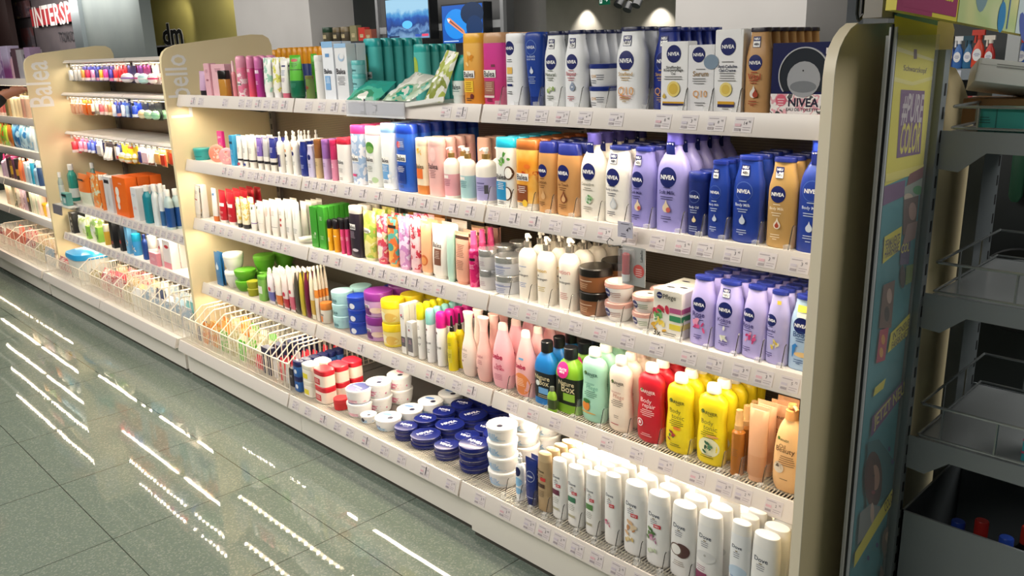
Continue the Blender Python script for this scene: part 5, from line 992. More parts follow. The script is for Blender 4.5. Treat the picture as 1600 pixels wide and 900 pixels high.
# ---- bottom shelf
NVL = [('T', 'NIVEA', 0, .08, .62, '#f2f2f6', .03), ('L', .1, -.12, .34, 1, '#cfd4e6')]
def tub(lid, sc): return [('D', 0, 0, .44, lid), ('D', .35, -.1, .11, '#1b1d3a'), ('E', -.25, .12, .22, .10, sc), ('L', -.2, -.08, .3, 1, sc)]
T5 = [
 col(460, 475, 562, 'vaseline', 6, 'petroleum jelly jar with navy lid', c='#2f5fa0', cc='#1d2458', st=2, p=[('D', .1, .35, .2, '#e4e8f0')]),
 col(475, 498, 565, 'vaseline', 2, 'petroleum jelly jar with cream lid', c='#efe8da', cc='#f2eddc', st=2, p=[('R', -.6, .14, .4, .45, '#e8d830')]),
 col(494, 521, 572, 'vaseline', 3, 'petroleum jelly jar with red lid', c='#efdfd0', cc='#d02434', st=2, p=[('R', -.8, .12, .3, .5, '#c8303c'), ('L', -.2, .4, .4, 3, '#f4dcd4')]),
 col(521, 544, 618, 'jar', 1, 'small red ribbed jar', c='#cf2a30', cc='#d83038'),
 col(541, 580, 600, 'widejar', 1, 'white soft cream tub, front stack', c='#eceaea', cc='#eceaea', st=2, lid=[('D', 0, 0, .46, '#1f2c78'), ('R', -.6, -.05, .5, .02, '#e4e6f0'), ('R', .2, -.2, .7, -.14, '#e4e6f0')], p=[('L', -.2, .4, .3, 2, '#a0a0b0'), ('E', .2, .2, .4, .12, '#e8b4c4')]),
 col(573, 611, 590, 'widejar', 2, 'white care tub with pink label', c='#edebea', cc='#eceaea', st=2, b=.075, lid=tub('#efe9e8', '#d87a98'), p=[('E', .1, .35, .45, .2, '#e08aa8'), ('D', -.5, .45, .15, '#1b1d3a')]),
 col(563, 588, 643, 'widejar', 1, 'small white care tub with blue label', c='#edeef0', cc='#eceaea', k=1, lid=tub('#eef0f2', '#7f9cd0'), p=[('E', .1, .3, .45, .2, '#9cc0e4'), ('D', .1, .5, .13, '#1b1d3a')]),
 col(586, 626, 645, 'widejar', 4, 'large white care tub with blue label', c='#edeef0', cc='#eceaea', lid=tub('#eef0f2', '#6f94d0'), lidrot=.3, p=[('T', 'Care', -.2, .42, .4, '#2f4f9c'), ('E', .0, .18, .5, .14, '#9cc4e4')]),
 col(616, 652, 660, 'tin', 5, 'flat navy cream tin, left row', c='#18226a', st=3, lid=NVL, lidrot=.35),
 col(641, 687, 671, 'tin', 4, 'flat navy cream tin, second row', c='#18226a', st=3, lid=NVL, lidrot=1.3),
 col(678, 717, 688, 'tin', 4, 'flat navy cream tin, third row', c='#18226a', st=2, lid=NVL, lidrot=3.3),
 col(717, 764, 685, 'tin', 3, 'large navy cream tin', c='#18226a', st=3, lid=NVL, lidrot=.1),
 col(762, 807, 655, 'widejar', 3, 'large white tub in high stack', c='#ebeaea', cc='#efedea', st=4, lid=[('D', 0, 0, .42, '#f1efec'), ('D', .2, -.2, .10, '#1b1d3a')], p=[('T', 'Milk', 0, .45, .5, '#9cc0e4'), ('E', 0, .22, .4, .08, '#b8d4ec')]),
 col(806, 820, 708, 'pump', 1, 'white and blue body cream bottle', c='#eef0f2', cc='#eceef0', p=[('E', 0, .62, .34, .10, '#1b2058'), ('E', 0, .4, .45, .1, '#8fc4ea'), ('E', 0, .2, .45, .07, '#8fc4ea')], b=.0),
 col(822, 838, 716, 'tube', 2, 'navy cream tube on its cap', c='#1d2f78', cc='#1a2868', hc=.12, k=.5, p=[('O', 0, .62, .38, '#c8d0e4'), ('T', 'NIVEA', 0, .62, .5, '#e8ecf4', .02), ('R', -.9, .17, .9, .18, '#c8d0e4')]),
 col(841, 861, 706, 'dove', 5, 'tan body lotion', c='#b59a74', cc='#c2a982', p=[('T', 'Dove', -.2, .70, .5, '#3c3226'), ('L', -.2, .63, .4, 3, '#5a4a38'), ('R', -.2, .54, .5, .60, '#cf3f3e'), ('R', -.7, .42, .4, .49, '#4c3428'), ('L', -.1, .36, .5, 4, '#6a5a48')]),
 col(864, 884, 716, 'dove', 6, 'white body lotion with plum panel', c='#f0efec', cc='#f3f1ec', p=dove(True, panel='#6a2c44')),
 col(888, 910, 727, 'dove', 6, 'white body lotion with green panel', c='#f0efec', cc='#f3f1ec', p=dove(True, panel='#3f7a5c')),
 col(916, 936, 737, 'dove', 6, 'white body lotion with lime leaves', c='#f0efec', cc='#f3f1ec', p=dove(True, panel='#5a8a4c')),
 col(946, 968, 740, 'dove', 6, 'white body lotion with pink print', c='#f0efec', cc='#f3f1ec', p=dove(True, [('F', -.3, .30, .2, ['#e0a4b8', '#c8607c'], 4)])),
 col(977, 1008, 752, 'dove', 6, 'white body lotion with oat print', c='#efeeec', cc='#f3f1ec', p=dove(True, [('F', -.25, .40, .3, ['#dcb48a', '#c88c5c', '#e8d0ae'], 3), ('F', -.2, .24, .2, ['#d8bc7c', '#e4d0a0'], 5)])),
 col(1012, 1043, 768, 'dove', 6, 'white body lotion with leaf and blossom print', c='#efeeec', cc='#f3f1ec', p=dove(True, [('F', -.5, .46, .24, ['#6a8a4c', '#4c7040'], 3), ('F', -.1, .38, .18, ['#d8a4c0', '#b06a90'], 4), ('F', -.2, .24, .2, ['#c8d4b4', '#dfe4d0'], 5)])),
 col(1050, 1084, 785, 'dove', 6, 'white body lotion with coconut print', c='#efeeec', cc='#f3f1ec', p=dove(False, [('E', .2, .40, .30, .10, '#5c3e3c'), ('E', -.25, .40, .26, .085, '#6a5248'), ('E', -.25, .40, .21, .07, '#f0eeea'), ('L', 0, .24, .5, 3, '#9a8a80')])),
 col(1090, 1124, 800, 'dove', 6, 'white body lotion with silk swirl print', c='#efeeec', cc='#f3f1ec', p=dove(False, [('E', 0, .46, .4, .08, '#dcdcdc'), ('D', 0, .48, .05, '#b0b0b0'), ('R', -.8, .08, .2, .24, '#8a3c60'), ('L', -.3, .32, .4, 3, '#a06a84')])),
 col(1142, 1170, 814, 'dove', 4, 'white body lotion with pale blue wave', c='#eef0f2', cc='#f3f1ec', p=dove(False, [('E', 0, .42, .45, .08, '#c4d8ec'), ('T', 'Hydro', -.1, .35, .5, '#5a8ac0')])),
 col(1174, 1212, 832, 'dove', 4, 'white body lotion at the right end', c='#f0efec', cc='#f3f1ec', p=dove(False)),
]
t5x = lay(1, 5, YD, T5, 'on bottom shelf')
PR = ['2.95', '3.95', '2.45', '1.95', '3.25', '4.95', '2.75']
def bay_tags(lv, xl, prices):
    for bi in range(3): price_tags((1, lv, bi), xl, prices[bi] if isinstance(prices[0], list) else prices)
bay_tags(1, t1x, [['1.95', '2.45', '3.95'], ['2.95', '1.45', '2.25'], ['2.45', '3.95', '4.45', '8.95', '8.45', '3.95', '8.95', '14.95', '12.95', '7.95']])
bay_tags(2, t2x, [['1.45', '2.95', '1.95'], ['1.15', '1.45', '1.95'], ['1.75', '1.75', '2.95', '2.95', '3.95', '2.75', '4.95', '5.95', '7.95', '3.45', '3.95', '3.45', '5.95']])
bay_tags(3, t3x, [['2.95', '3.45', '1.95'], ['1.25', '1.45', '2.45'], ['7.95', '7.45', '7.95', '7.95', '4.95', '4.95', '4.45', '3.95', '3.45', '3.95', '5.75']])
bay_tags(4, t4x, [['1.95', '2.45', '1.25'], ['1.95', '2.75', '3.45'], ['3.95', '3.95', '2.95', '2.95', '2.95', '2.95', '4.95', '4.95', '6.95']])
bay_tags(5, t5x, [['1.95', '2.45', '1.25'], ['1.95', '2.75', '3.45'], ['2.95', '2.45', '3.45', '3.95', '3.25', '3.45', '3.95', '3.45']])
# ================================================================== loose things on the main display
def on_x(px, py, x):
    d = CAMR @ Vector((px - 800, 450 - py, -FPX)); t = (x - EYE.x) / d.x; return EYE + t * d
def at(px, py, y):
    d = CAMR @ Vector((px - 800, 450 - py, -FPX)); t = (y - EYE.y) / d.y; return EYE + t * d
def bag(name, label, corners, mat_, bulge=.018, seed=1, cat='bag', lift=1.2795):
    """soft filled pack between four corners (front-left, front-right, back-right, back-left)"""
    c = [at(*q) for q in corners]; n = 12; rr = random.Random(seed)
    nrm = (c[1] - c[0]).cross(c[3] - c[0]).normalized(); b = MB(); top = []; bot = []
    base = sum(c, Vector()) / 4
    for j in range(n + 1):
        for i in range(n + 1):
            u, v = i / n, j / n; p = c[0] * (1 - u) * (1 - v) + c[1] * u * (1 - v) + c[2] * u * v + c[3] * (1 - u) * v
            e = (math.sin(math.pi * u) * math.sin(math.pi * v)) ** .5; w = rr.uniform(-.0035, .0035) * (0 if i in (0, n) or j in (0, n) else 1)
            for lst, q in ((top, p + nrm * (bulge * e + w)), (bot, p - nrm * (bulge * .5 * e))):
                q.z = max(q.z, lift); lst.append(q - base)
    m = n + 1; f = [(j * m + i, j * m + i + 1, (j + 1) * m + i + 1, (j + 1) * m + i) for j in range(n) for i in range(n)]
    k = m * m; f += [tuple(k + q for q in reversed(t)) for t in f[:n * n]]
    rim = [i for i in range(n)] + [i * m + n for i in range(n)] + [n * m + n - i for i in range(n)] + [(n - i) * m for i in range(n)]
    f += [(rim[i], rim[(i + 1) % len(rim)], k + rim[(i + 1) % len(rim)], k + rim[i]) for i in range(len(rim))]
    b.add(top + bot, f, mat_)
    o = obj(name, b, None, None, base); tag(o, label, cat); return o
foil = lambda cols, sc: pat(cols, sc, 'noise', .22)
bag('refill_pack', 'flat green and teal refill pack lying leftmost on top shelf', [(541, 156, 1.625), (590, 157, 1.625), (620, 127, 1.70), (572, 125, 1.70)], foil(['#2f9a8c', '#4fb59a', '#3c8f6a', '#e4e6dc'], 7), .012, 3)
bag('refill_pack', 'crumpled silver foil refill pack lying in the middle', [(596, 157, 1.612), (640, 158, 1.612), (694, 121, 1.68), (650, 112, 1.70)], pat(['#cfd0c6', '#e8e8e0', '#9fb89a', '#1f9a80', '#d8d8ce'], 11, 'noise', .18), .016, 5, lift=1.281)
bag('refill_pack', 'silver and lime foil refill pack leaning up at the right', [(662, 158, 1.63), (692, 160, 1.63), (717, 82, 1.66), (698, 78, 1.67)], pat(['#d8dace', '#aeb95a', '#e9e9df', '#8f9a4c', '#cfd0c4'], 11, 'noise', .2), .010, 7, lift=1.281)
# clear sign holder and the loose paper strip on the top rail
a, c = at(541, 157, 1.60), at(634, 186, 1.60); w = c.x - a.x; h = a.z - c.z
r = root('sign_holder', 'clear sign holder with grey price card hung on the top rail', 'sign holder', (a.x, 1.60, c.z))
b = MB(); b.box(0, w, -.003, 0, 0, h, clear('#e6e8ee', .35)); b.box(0, w, -.004, .001, 0, .006, clear('#f2f4f8', .55)); b.box(0, w, -.002, .012, h - .004, h, clear('#f2f4f8', .5)); obj('clear_sleeve', b, r)
b = MB(); b.box(.006, w - .012, .0006, .0014, .010, h - .006, mat('#bdbcca', .5)); b.decal([('T', '1', -.35, .6, .03, '#3a3848'), ('L', -.4, .75, .14, 1, '#6a6878'), ('L', -.42, .3, .12, 2, '#3a3848'), ('T', '2', .05, .6, .04, '#3a3848'), ('L', 0, .75, .14, 1, '#6a6878'), ('L', -.02, .3, .08, 1, '#3a3848')], lambda u, v, l: (w / 2 + u, .0005 - l, v), w, h); obj('price_card', b, r)
a, c = at(634, 164, 1.602), at(694, 154, 1.602)
b = MB(); b.prism([(a.x, a.z - .006), (c.x, c.z - .006), (c.x, c.z + .006), (a.x, a.z + .006)], lambda u, v, t: (u, t, v), 1.600, 1.603, mat('#e9e8e4', .4))
b.decal([('L', .9, .02, 0, 1, '#666')], lambda u, v, l: (a.x + u, 1.5995, a.z + v), .001, .001); tag(obj('shelf_strip', b), 'thin white strip slanting along the top rail under the foil packs', 'strip')
# perfume gift set at the right end of the top shelf
x0, x1 = at(1203, 172, 1.655).x, at(1306, 172, 1.655).x; z0 = LZ[1] - .0042; z1 = zs(66, (x0 + x1) / 2, 1.655); w = x1 - x0; h = z1 - z0
r = root('gift_carton', 'navy perfume gift carton with round window and flowered foot', 'gift box', ((x0 + x1) / 2, 1.655, z0))
b = MB(); b.box(-w / 2, w / 2, 0, .085, .0025, h, mat('#151b4c', .3)); obj('carton', b, r)
fm = lambda u, v, l: (u, -l - .0004, v)
b = MB(); b.decal([('R', -1, 0, 1, .30, pat(['#f0e9ea', '#f2eeee', '#e3a8b4', '#f4f0ee', '#5a5a5c', '#f0e9ea'], 34)), ('T', 'NIVEA', .03, .185, .46, '#23233a', .03), ('T', 'EAU DE TOILETTE', 0, .085, .48, '#23233a', .015), ('D', -.66, .21, .085, '#d8647c'), ('L', -.66, .22, .12, 3, '#f4dfe2'), ('F', .8, .2, .10, ['#e8b0ba', '#333a3a', '#f0ccd2'], 4), ('F', -.7, .06, .10, ['#e8b0ba', '#333a3a', '#f0ccd2'], 5), ('F', .6, .05, .09, ['#333a3a', '#e8b0ba', '#4a5a50'], 6), ('R', .62, .84, .92, .92, '#f0e8e8'), ('F', .77, .88, .05, ['#d8404c', '#e86a70'], 2)], fm, w, h); obj('front_print', b, r)
b = MB(); n = 36; R = w * .385; cz = h * .56; poly = []
def arc(q): return [(q * math.cos(math.radians(t)), cz + q * math.sin(math.radians(t))) for t in range(-38, 219, 8)]
o_, i_ = arc(R), arc(R * .955); b.prism(o_ + i_[::-1], lambda u, v, t: (u, t, v), -.003, 0, mat('#d8dae2', .25, .4)); obj('window_rim', b, r)
b = MB(); b.decal([('P', [(u / (w / 2), v / h) for u, v in arc(R * .955)], mat('#3a3f48', .12, .3)), ('D', .0, .50, .25, mat('#b9bcc4', .2, .3)), ('E', .0, .40, .20, .08, mat('#8f949c', .2, .3)), ('D', -.02, .62, .012, '#222')], lambda u, v, l: (u, -l - .0012, v), w, h); obj('window_tin', b, r)
# low things at the left end of the second shelf
def px_thing(y, l, rr, t, bpy_, z0):
    x0 = xs(l, y, z0); x1 = xs(rr, y, z0); return (x0 + x1) / 2, x1 - x0, zs(t, (x0 + x1) / 2, y) - z0
z2 = LZ[2] - .0042
xc, w, h = px_thing(1.68, 307, 328, 231, 246, z2); p, hd = make('widejar', min(w, .075), h, dict(c='#2f9a9a', cc='#3aa6a4', p=[('R', -.8, .3, .8, .36, '#1f6f72')]))
put(p, 'cream_jar', 'low teal jar at the left end of second shelf', 'jar', (xc, 1.68, z2))
for (l, rr, t, y, cc, lab, hgt) in [(330, 346, 226, 1.665, '#ef8f78', 'coral powder compact standing on edge on second shelf', 0), (346, 360, 231, 1.652, '#eea6a8', 'pale pink powder compact standing on edge on second shelf', 0)]:
    xc, w, h = px_thing(y, l, rr, t, 0, z2); R = h / 2; b = MB()
    b.loft([(-.008, R * .9, R * .9, 2), (-.006, R, R, 2), (.006, R, R, 2), (.009, R * .85, R * .85, 2), (.010, R * .5, R * .5, 2)], mat(cc, .3), 24)
    r = root('powder_compact', lab, 'compact', (xc, y + .01, z2 + R)); o = obj('body', b, r, rot=(math.radians(90), 0, math.radians(35)))
    q = MB(); q.decal([('D', 0, 0, .3, pat([cc, '#f6c8bc', '#e87a6a'], 60))], lambda u, v, l: (u, v, .0102 + l), 2 * R, 2 * R); o2 = obj('face_print', q, r, rot=(math.radians(90), 0, math.radians(35)))
xc, w, h = px_thing(1.72, 342, 357, 205, 0, z2); p, hd = make('box', min(w, .045), h, dict(c='#c8287c', k=.3, p=[('T', 'glow', 0, .8, .6, '#f4d0e0'), ('L', 0, .6, .5, 3, '#f4d0e0')]))
put(p, 'carton', 'upright magenta carton behind the powder compacts', 'box', (xc, 1.72, z2))
# fallen tube on the third shelf and the leaning one at its left end
z3 = LZ[3] - .0042
p, hd = make('tube', .036, .14, dict(c='#f0ebe2', cc='#e9e2d8', cw=.95))
a = at(464, 371, 1.632); put(p, 'cream_tube', 'white tube fallen over on third shelf beside the green cartons', 'tube', (a.x, 1.638, z3 + .0195), (math.radians(-90), 0, math.radians(-14)))
p, hd = make('tube', .04, .155, dict(c='#ece7e0', cc='#ddd6cc', p=[('R', -.6, .55, .6, .58, '#c8303c'), ('L', 0, .8, .5, 3, '#8a7a70')]))
a = at(321, 372, 1.665); put(p, 'cream_tube', 'white tube leaning against the emblem carton on third shelf', 'tube', (a.x + .01, 1.6405, z3 + .004), (0, math.radians(9), 0))
# card strip with lip care hanging from the second rail
a, c = at(973, 383, 1.575), at(1008, 450, 1.575); w = c.x - a.x; h = a.z - c.z
r = root('carded_article', 'red lip balm on a grey card hanging from the second rail', 'blister card', (a.x, 1.575, c.z))
b = MB(); b.box(0, w, -.0008, .0008, 0, h, mat('#a9aaa8', .4)); obj('card', b, r)
b = MB(); v_, f_, sz = text_mesh('Labello', .01); k = h * .30 / sz[0]; b.add([(w * .84 - q[1] * k, -.0012, h * .80 + q[0] * k) for q in v_], f_, mat('#23262c', .5)); b.decal([('D', .45, .40, .24, '#cf5a56'), ('L', .45, .44, .34, 4, '#f0d8d4')], lambda u, v, l: (w / 2 + u, -.001 - l, v), w, h); obj('card_print', b, r)
b = MB(); b.loft([(h * .12, w * .15, w * .12, 2, w * .26, -w * .14), (h * .3, w * .16, w * .13, 2, w * .26, -w * .14)], mat('#d8dade', .2), 12); b.loft([(h * .3, w * .15, w * .12, 2, w * .26, -w * .14), (h * .80, w * .15, w * .12, 2, w * .26, -w * .14), (h * .84, w * .10, w * .08, 2, w * .26, -w * .14)], mat('#a83c40', .25), 12); obj('lip_balm', b, r)
b = MB(); b.box(.002, w * .55, -w * .3, -.001, h * .04, h * .95, clear('#dfe2e6', .16)); obj('blister', b, r)
a2, c2 = at(966, 345, 1.585), at(989, 373, 1.585)
r = root('clip_holder', 'small price clip with wire loop hung over the second rail', 'clip', (a2.x, 1.585, c2.z)); w2 = c2.x - a2.x; h2 = a2.z - c2.z
b = MB(); b.box(0, w2, -.002, 0, 0, h2, mat('#c3c0d0', .3)); b.decal([('T', '4', .3, .5, .14, '#2a2838'), ('T', '95', .62, .62, .16, '#2a2838'), ('L', 0, .85, .6, 1, '#6a6878'), ('L', -.2, .2, .5, 2, '#55536a')], lambda u, v, l: (w2 / 2 + u, -.002 - l, v), w2, h2); obj('price_card', b, r)
b = MB(); b.tube([(w2 * .6, -.001, 0), (w2 * .6, -.004, -.008), (w2 * .4, -.008, -.012)], .0012, STEEL, 6)
b.tube([(-.012, -.004, -.012), (-.022, -.006, -.006), (-.030, -.006, -.016), (-.026, -.004, -.028), (w2 * .3, -.006, -.020)], .0012, DARKSTEEL, 6); obj('wire_loop', b, r)
# mini bottle tied to the lime green one, with its clear hood
a = at(867, 640, 1.642); z4 = LZ[4] - .0042; p, hd = make('naturebox', .030, .075, dict(c='#8fbc3c', cc='#6a6e66', bands=[(.12, .5, '#3a4a24')]))
put(p, 'mini_bottle', 'mini green free sample bottle before the lime green bottle', 'bottle', (a.x - .006, 1.638, z4))

# ------------------------------------------------------------------ clear dividers between the facings
dm = MB(); dm.prism([(0, 0), (.004, 0), (.012, .046), (.02, .052), (.16, .052), (.16, .002), (0, .002)], lambda u, v, t: (t, u, v), -.0005, .0005, clear('#f2f4f4', .09)); dv_plate = dm.mesh('plate', False)
dm = MB(); dm.box(-.006, .006, -.012, .0, 0, .016, clear('#f4f6f6', .25)); dv_foot = dm.mesh('foot', False)
dm = MB(); dm.tube([(0, -.001, .004), (0, .004, .02), (0, .013, .050), (0, .018, .054)], .0011, mat('#3a3833', .25), 5); dv_edge = dm.mesh('edge', False)
first = None
for (u, lv), lst in list(COLS.items()):
    lst = sorted(lst); zz = LZ[lv] - .0042
    for q, nx in zip(lst, lst[1:]):
        if q[0] < -1.83 or (lv == 5 and q[0] < -1.75): continue
        x = (q[0] + q[1] + nx[0] - nx[1]) / 2; y = q[2] - .016
        lab = f'clear divider right of {q[3]} {q[4]}'
        first = put([('plate', dv_plate, []), ('front_foot', dv_foot, []), ('dark_edge', dv_edge, [])], 'shelf_divider', lab, 'divider', (x, y, zz), group='clear dividers between the bottles') if first is None else copy_thing(first, (x, y, zz), lab)

# ------------------------------------------------------------------ wire baskets on the bottom shelves
def divider_mesh(front=0, top=.158, rise=.066, depth=.47):
    b = MB(); r_ = .0014
    o = [(0, 0), (0, .105), (rise, top), (depth, top), (depth, 0)]
    b.tube([(0, p_[0], p_[1]) for p_ in o], .0030, WIRE, 6); b.tube([(0, 0, .003), (0, depth, .003)], r_, WIRE, 5)
    k = int(depth / .024)
    for i in range(1, k):
        y = i * depth / k; z = .105 + (top - .105) * min(1, y / rise); b.tube([(0, y, .003), (0, y, z)], .0017, WIRE, 4)
    return b.mesh('divider', True)
def basket(label, x0, x1, divs, y0=1.506, z0=.177, hz=.108):
    r = root('wire_basket', label, 'basket', (x0, y0, z0)); L = x1 - x0; b = MB()
    b.tube([(0, 0, hz), (L, 0, hz)], .0030, WIRE, 6); b.tube([(0, 0, .002), (L, 0, .002)], .0018, WIRE, 5); b.tube([(0, 0, hz * .5), (L, 0, hz * .5)], .0014, WIRE, 5)
    k = int(L / .0165)
    for i in range(k + 1): b.tube([(i * L / k, 0, .002), (i * L / k, 0, hz)], .0013, WIRE, 4)
    obj('front_grid', b, r); dmesh = divider_mesh()
    for d in divs: obj('divider', dmesh, r, loc=(d - x0, .004, 0))
    return r
DV1 = [-3.69, -3.635, -3.575, -3.47, -3.39, -3.31, -3.23, -3.15, -3.07, -2.995, -2.945, -2.90, -2.858, -2.818]
basket('white wire basket with many dividers at the left of the bottom shelf', -3.742, -2.81, DV1)
DV2 = [-5.16, -4.98, -4.80, -4.62, -4.50, -4.38, -4.26, -4.14, -4.02, -3.90]
basket('white wire basket under the hanging rails', -5.728, -3.78, DV2)
basket('white wire basket at the far left end of the display', -7.6, -5.775, [-6.9, -6.62, -6.4, -6.18, -5.98])
def fill(d0, d1, cols, label, n=3, h=.085, kind='pouch', y0=1.53, name='sachet', cat='sachet', dy=.05, k=.35):
    w = d1 - d0 - .010; xc = (d0 + d1) / 2; first = None
    for i in range(n):
        lab = f'{label}, {ORD[i]} in its compartment' if n > 1 else label
        if first is None or kind != 'box':
            p, hd = make(kind, w, h * (1 - .08 * (i % 2)), dict(c=cols[i % len(cols)], k=k, p=[('L', 0, .6, .5, 2, '#f4f0ea')]))
            first = put(p, name, lab, cat, (xc, y0 + max(hd, .006) + i * dy, .1785), (math.radians(-4) if kind == 'pouch' else 0, 0, 0), label)
        else: copy_thing(first, (xc, y0 + hd + i * dy, .1785), lab)
OR1 = pat(['#d8741c', '#e08c2c', '#e0b878', '#c85f1c'], 30); GR1 = pat(['#5ab53c', '#c4cc9c', '#6fb03a', '#c8c8b0'], 30); CRM = pat(['#c9bd9c', '#b8a878', '#d0c8b4', '#b08848'], 30)
fill(-3.742, -3.69, ['#d8d4cc', '#3a4458'], 'grey pack in the basket corner by the cream panel', 2, .08)
fill(-3.69, -3.635, ['#5a6a80', OR1], 'blue grey pack in the wire basket', 2, .07)
fill(-3.635, -3.575, [OR1, '#e89a40'], 'orange pack in the wire basket, leftmost', 3, .10)
fill(-3.575, -3.47, [OR1, '#f0b060', CRM], 'broad orange pack in the wire basket', 4, .115)
fill(-3.47, -3.39, [GR1, CRM, OR1], 'green and cream pack in the wire basket', 4, .10)
fill(-3.39, -3.31, [CRM, '#f0e6d0'], 'cream pack in the wire basket', 4, .09)
fill(-3.31, -3.23, ['#5fbf3c', GR1, CRM], 'bright green pack in the wire basket', 4, .09)
fill(-3.23, -3.15, [CRM, '#efe6dc'], 'pale pack right of the green ones', 4, .08)
fill(-3.15, -3.07, ['#d82c44', '#e9e4e0'], 'red striped pack in the wire basket', 3, .06)
fill(-3.07, -2.995, ['#1d2548'], 'navy carton in the wire basket', 5, .115, 'box', name='carton', cat='box', k=.5)
fill(-2.995, -2.945, ['#e6e2e2', '#d8404c'], 'white and red pack in the wire basket', 4, .085)
fill(-2.945, -2.90, ['#e8404c', '#d83444'], 'red pack in the wire basket', 6, .095, k=.5)
fill(-2.90, -2.858, ['#dcdce0', '#e8505c'], 'grey and red pack in the wire basket', 5, .085, k=.5)
fill(-2.858, -2.818, ['#2a2c38'], 'black carton at the right end of the wire basket', 5, .075, 'box', name='carton', cat='box', k=.8)
WP = pat(['#cfccc8', '#b9b9b8', '#98a8b4', '#d4d0cc'], 26); PK = pat(['#cf9a90', '#d0bcb4', '#b8444f', '#c8aca4'], 30)
for i in range(len(DV2) - 1):
    c_ = [[CRM, PK], [PK, '#d8505c'], [PK, CRM], [CRM, '#e8d8a0'], ['#eceae6', WP], [WP, '#2c3a5c'], [WP, '#e4e8ec'], [WP, '#b8d0dc'], [WP, '#5f9a9c']][i]
    fill(DV2[i], DV2[i + 1], c_, ['cream and rose', 'red striped', 'rose', 'pale yellow', 'plain white', 'white and navy', 'white and grey', 'white and ice blue', 'white and teal'][i] + ' pack in the basket under the hanging rails', 3, .10 + .008 * (i % 3), y0=1.54, dy=.075)
fill(DV2[-1], -3.78, [WP, '#6fa0a4'], 'big white pack in the basket by the cream panel', 3, .12, y0=1.54, dy=.075)
# big tub with blue lid in the basket under the hanging rails
r = root('storage_tub', 'large clear tub with bright blue lid in the wire basket', 'tub', (-5.36, 1.66, .1785))
b = MB(); b.loft([(0, .10, .10, 4), (.02, .115, .115, 4), (.13, .125, .125, 4)], mat('#d8dcd8', .25), 24); obj('body', b, r)
b = MB(); b.loft([(.13, .130, .130, 4), (.145, .133, .133, 4), (.162, .128, .128, 4), (.17, .10, .10, 4)], mat('#2fa0dc', .3), 24); obj('lid', b, r)
b = MB(); b.decal([('L', 0, .5, .4, 4, '#2c3a6c'), ('R', -.2, .1, .1, .35, '#2c3444')], lambda u, v, l: (u, -.127 - l, v), .2, .15); obj('label_print', b, r)
fill(-5.725, -5.50, [PK, CRM], 'wide rose pack in the basket beside the cream panel', 3, .09, y0=1.54, dy=.08)
for i, (a, c_) in enumerate([(-7.05, -6.9), (-6.9, -6.62), (-6.62, -6.4), (-6.4, -6.18), (-6.18, -5.98), (-5.98, -5.785)]):
    fill(a, c_, [[PK, '#e8806c'], ['#e88a70', PK], ['#e07a64', CRM], [PK, CRM], [CRM, PK], [WP, PK]][i], ['coral', 'salmon', 'terracotta', 'rose', 'cream', 'white'][i] + ' pack in the far left basket', 2, .12, y0=1.545, dy=.14, k=.22)
# ================================================================== hanging rails (second unit)
U2 = {1: (1.80, 1.450), 2: (1.76, 1.261), 3: (1.744, 1.029), 4: (1.655, .612), 5: (1.634, .410)}
B2 = [(-5.728, -4.755), (-4.75, -3.778)]
hk = MB(); hk.tube([(0, .20, -.052), (0, .012, -.052), (0, .006, -.046), (0, .004, -.040)], .0018, WIRE, 5); hook_mesh = hk.mesh('wire')
hk = MB(); hk.tube([(0, .20, -.034), (0, .012, -.034), (0, .004, -.032)], .0018, WIRE, 5); hk.box(-.014, .014, .001, .0025, -.040, -.020, mat('#f1eee8', .35)); hook_mesh = hk.mesh('hook')
W2 = {1: 'top hanging rail', 2: 'second hanging rail', 3: 'third hanging rail', 4: 'upper shelf under the hanging rails', 5: 'lower shelf under the hanging rails'}
for lv in (1, 2, 3, 4, 5):
    s_, z_ = U2[lv]
    for bi, (a, c) in enumerate(B2):
        r = shelf(2, lv, bi, a, c, s_, z_, 2.04 - s_, f'{W2[lv]}, {["left-hand", "right-hand"][bi]} half, of the middle unit', lamp=SHELF_W * .6, sh=.013 if lv < 4 else .04, thin=.016 if lv < 4 else 0)
for bi, (a, c) in enumerate(B2):
    shelf(2, 6, bi, a, c, DF, LZ[5], .56, f'bottom shelf of the middle unit, {["left-hand", "right-hand"][bi]} half', wires=False, lamp=0)
def hang(lv, items):
    s_, z_ = U2[lv]; prev = -9
    rows = []
    for l, r_, t, b_, desc, o in items:
        y = s_ + .03; zm = z_ - .09; xl, xr = xs(l, y, zm), xs(r_, y, zm); xc = (xl + xr) / 2; w = min(.115, max(.03, (xr - xl) * .98))
        rows.append([xc, w, l, r_, t, b_, desc, o])
    for _ in range(10):
        for a, c in zip(rows, rows[1:]):
            d = a[0] + a[1] / 2 - c[0] + c[1] / 2 + .002
            if d > 0: a[1] -= d * .3; c[1] -= d * .3; a[0] -= d * .2; c[0] += d * .2
    for xc, w, l, r_, t, b_, desc, o in rows:
        zb = zs(b_, xc, s_ + .03); zt = z_ - .032; h = zt - zb
        h = h / .94
        made, hd = make('card', w, h, o); f = None; stp = max(.045, w * .55 if o.get('item') == 'round' else .045)
        for i in range(3):
            lab = f'{desc} on the {W2[lv]}' + (f', {ORD[i]} on hook' if i else ', front one')
            pos = (xc, s_ + .03 + i * stp, zb)
            if f is None: f = put(made, 'carded_article', lab, 'blister card', pos, group=desc + ' on the ' + W2[lv])
            else: copy_thing(f, pos, lab)
        for bi, (a, c) in enumerate(B2):
            if a < xc < c:
                rr = SHELVES[(2, lv, bi)]; obj('hook', hook_mesh, rr[0], None, (xc - (a + c) / 2, 0, 0))
H = lambda l, r, t, b, d, **o: (l, r, t, b, d, o)
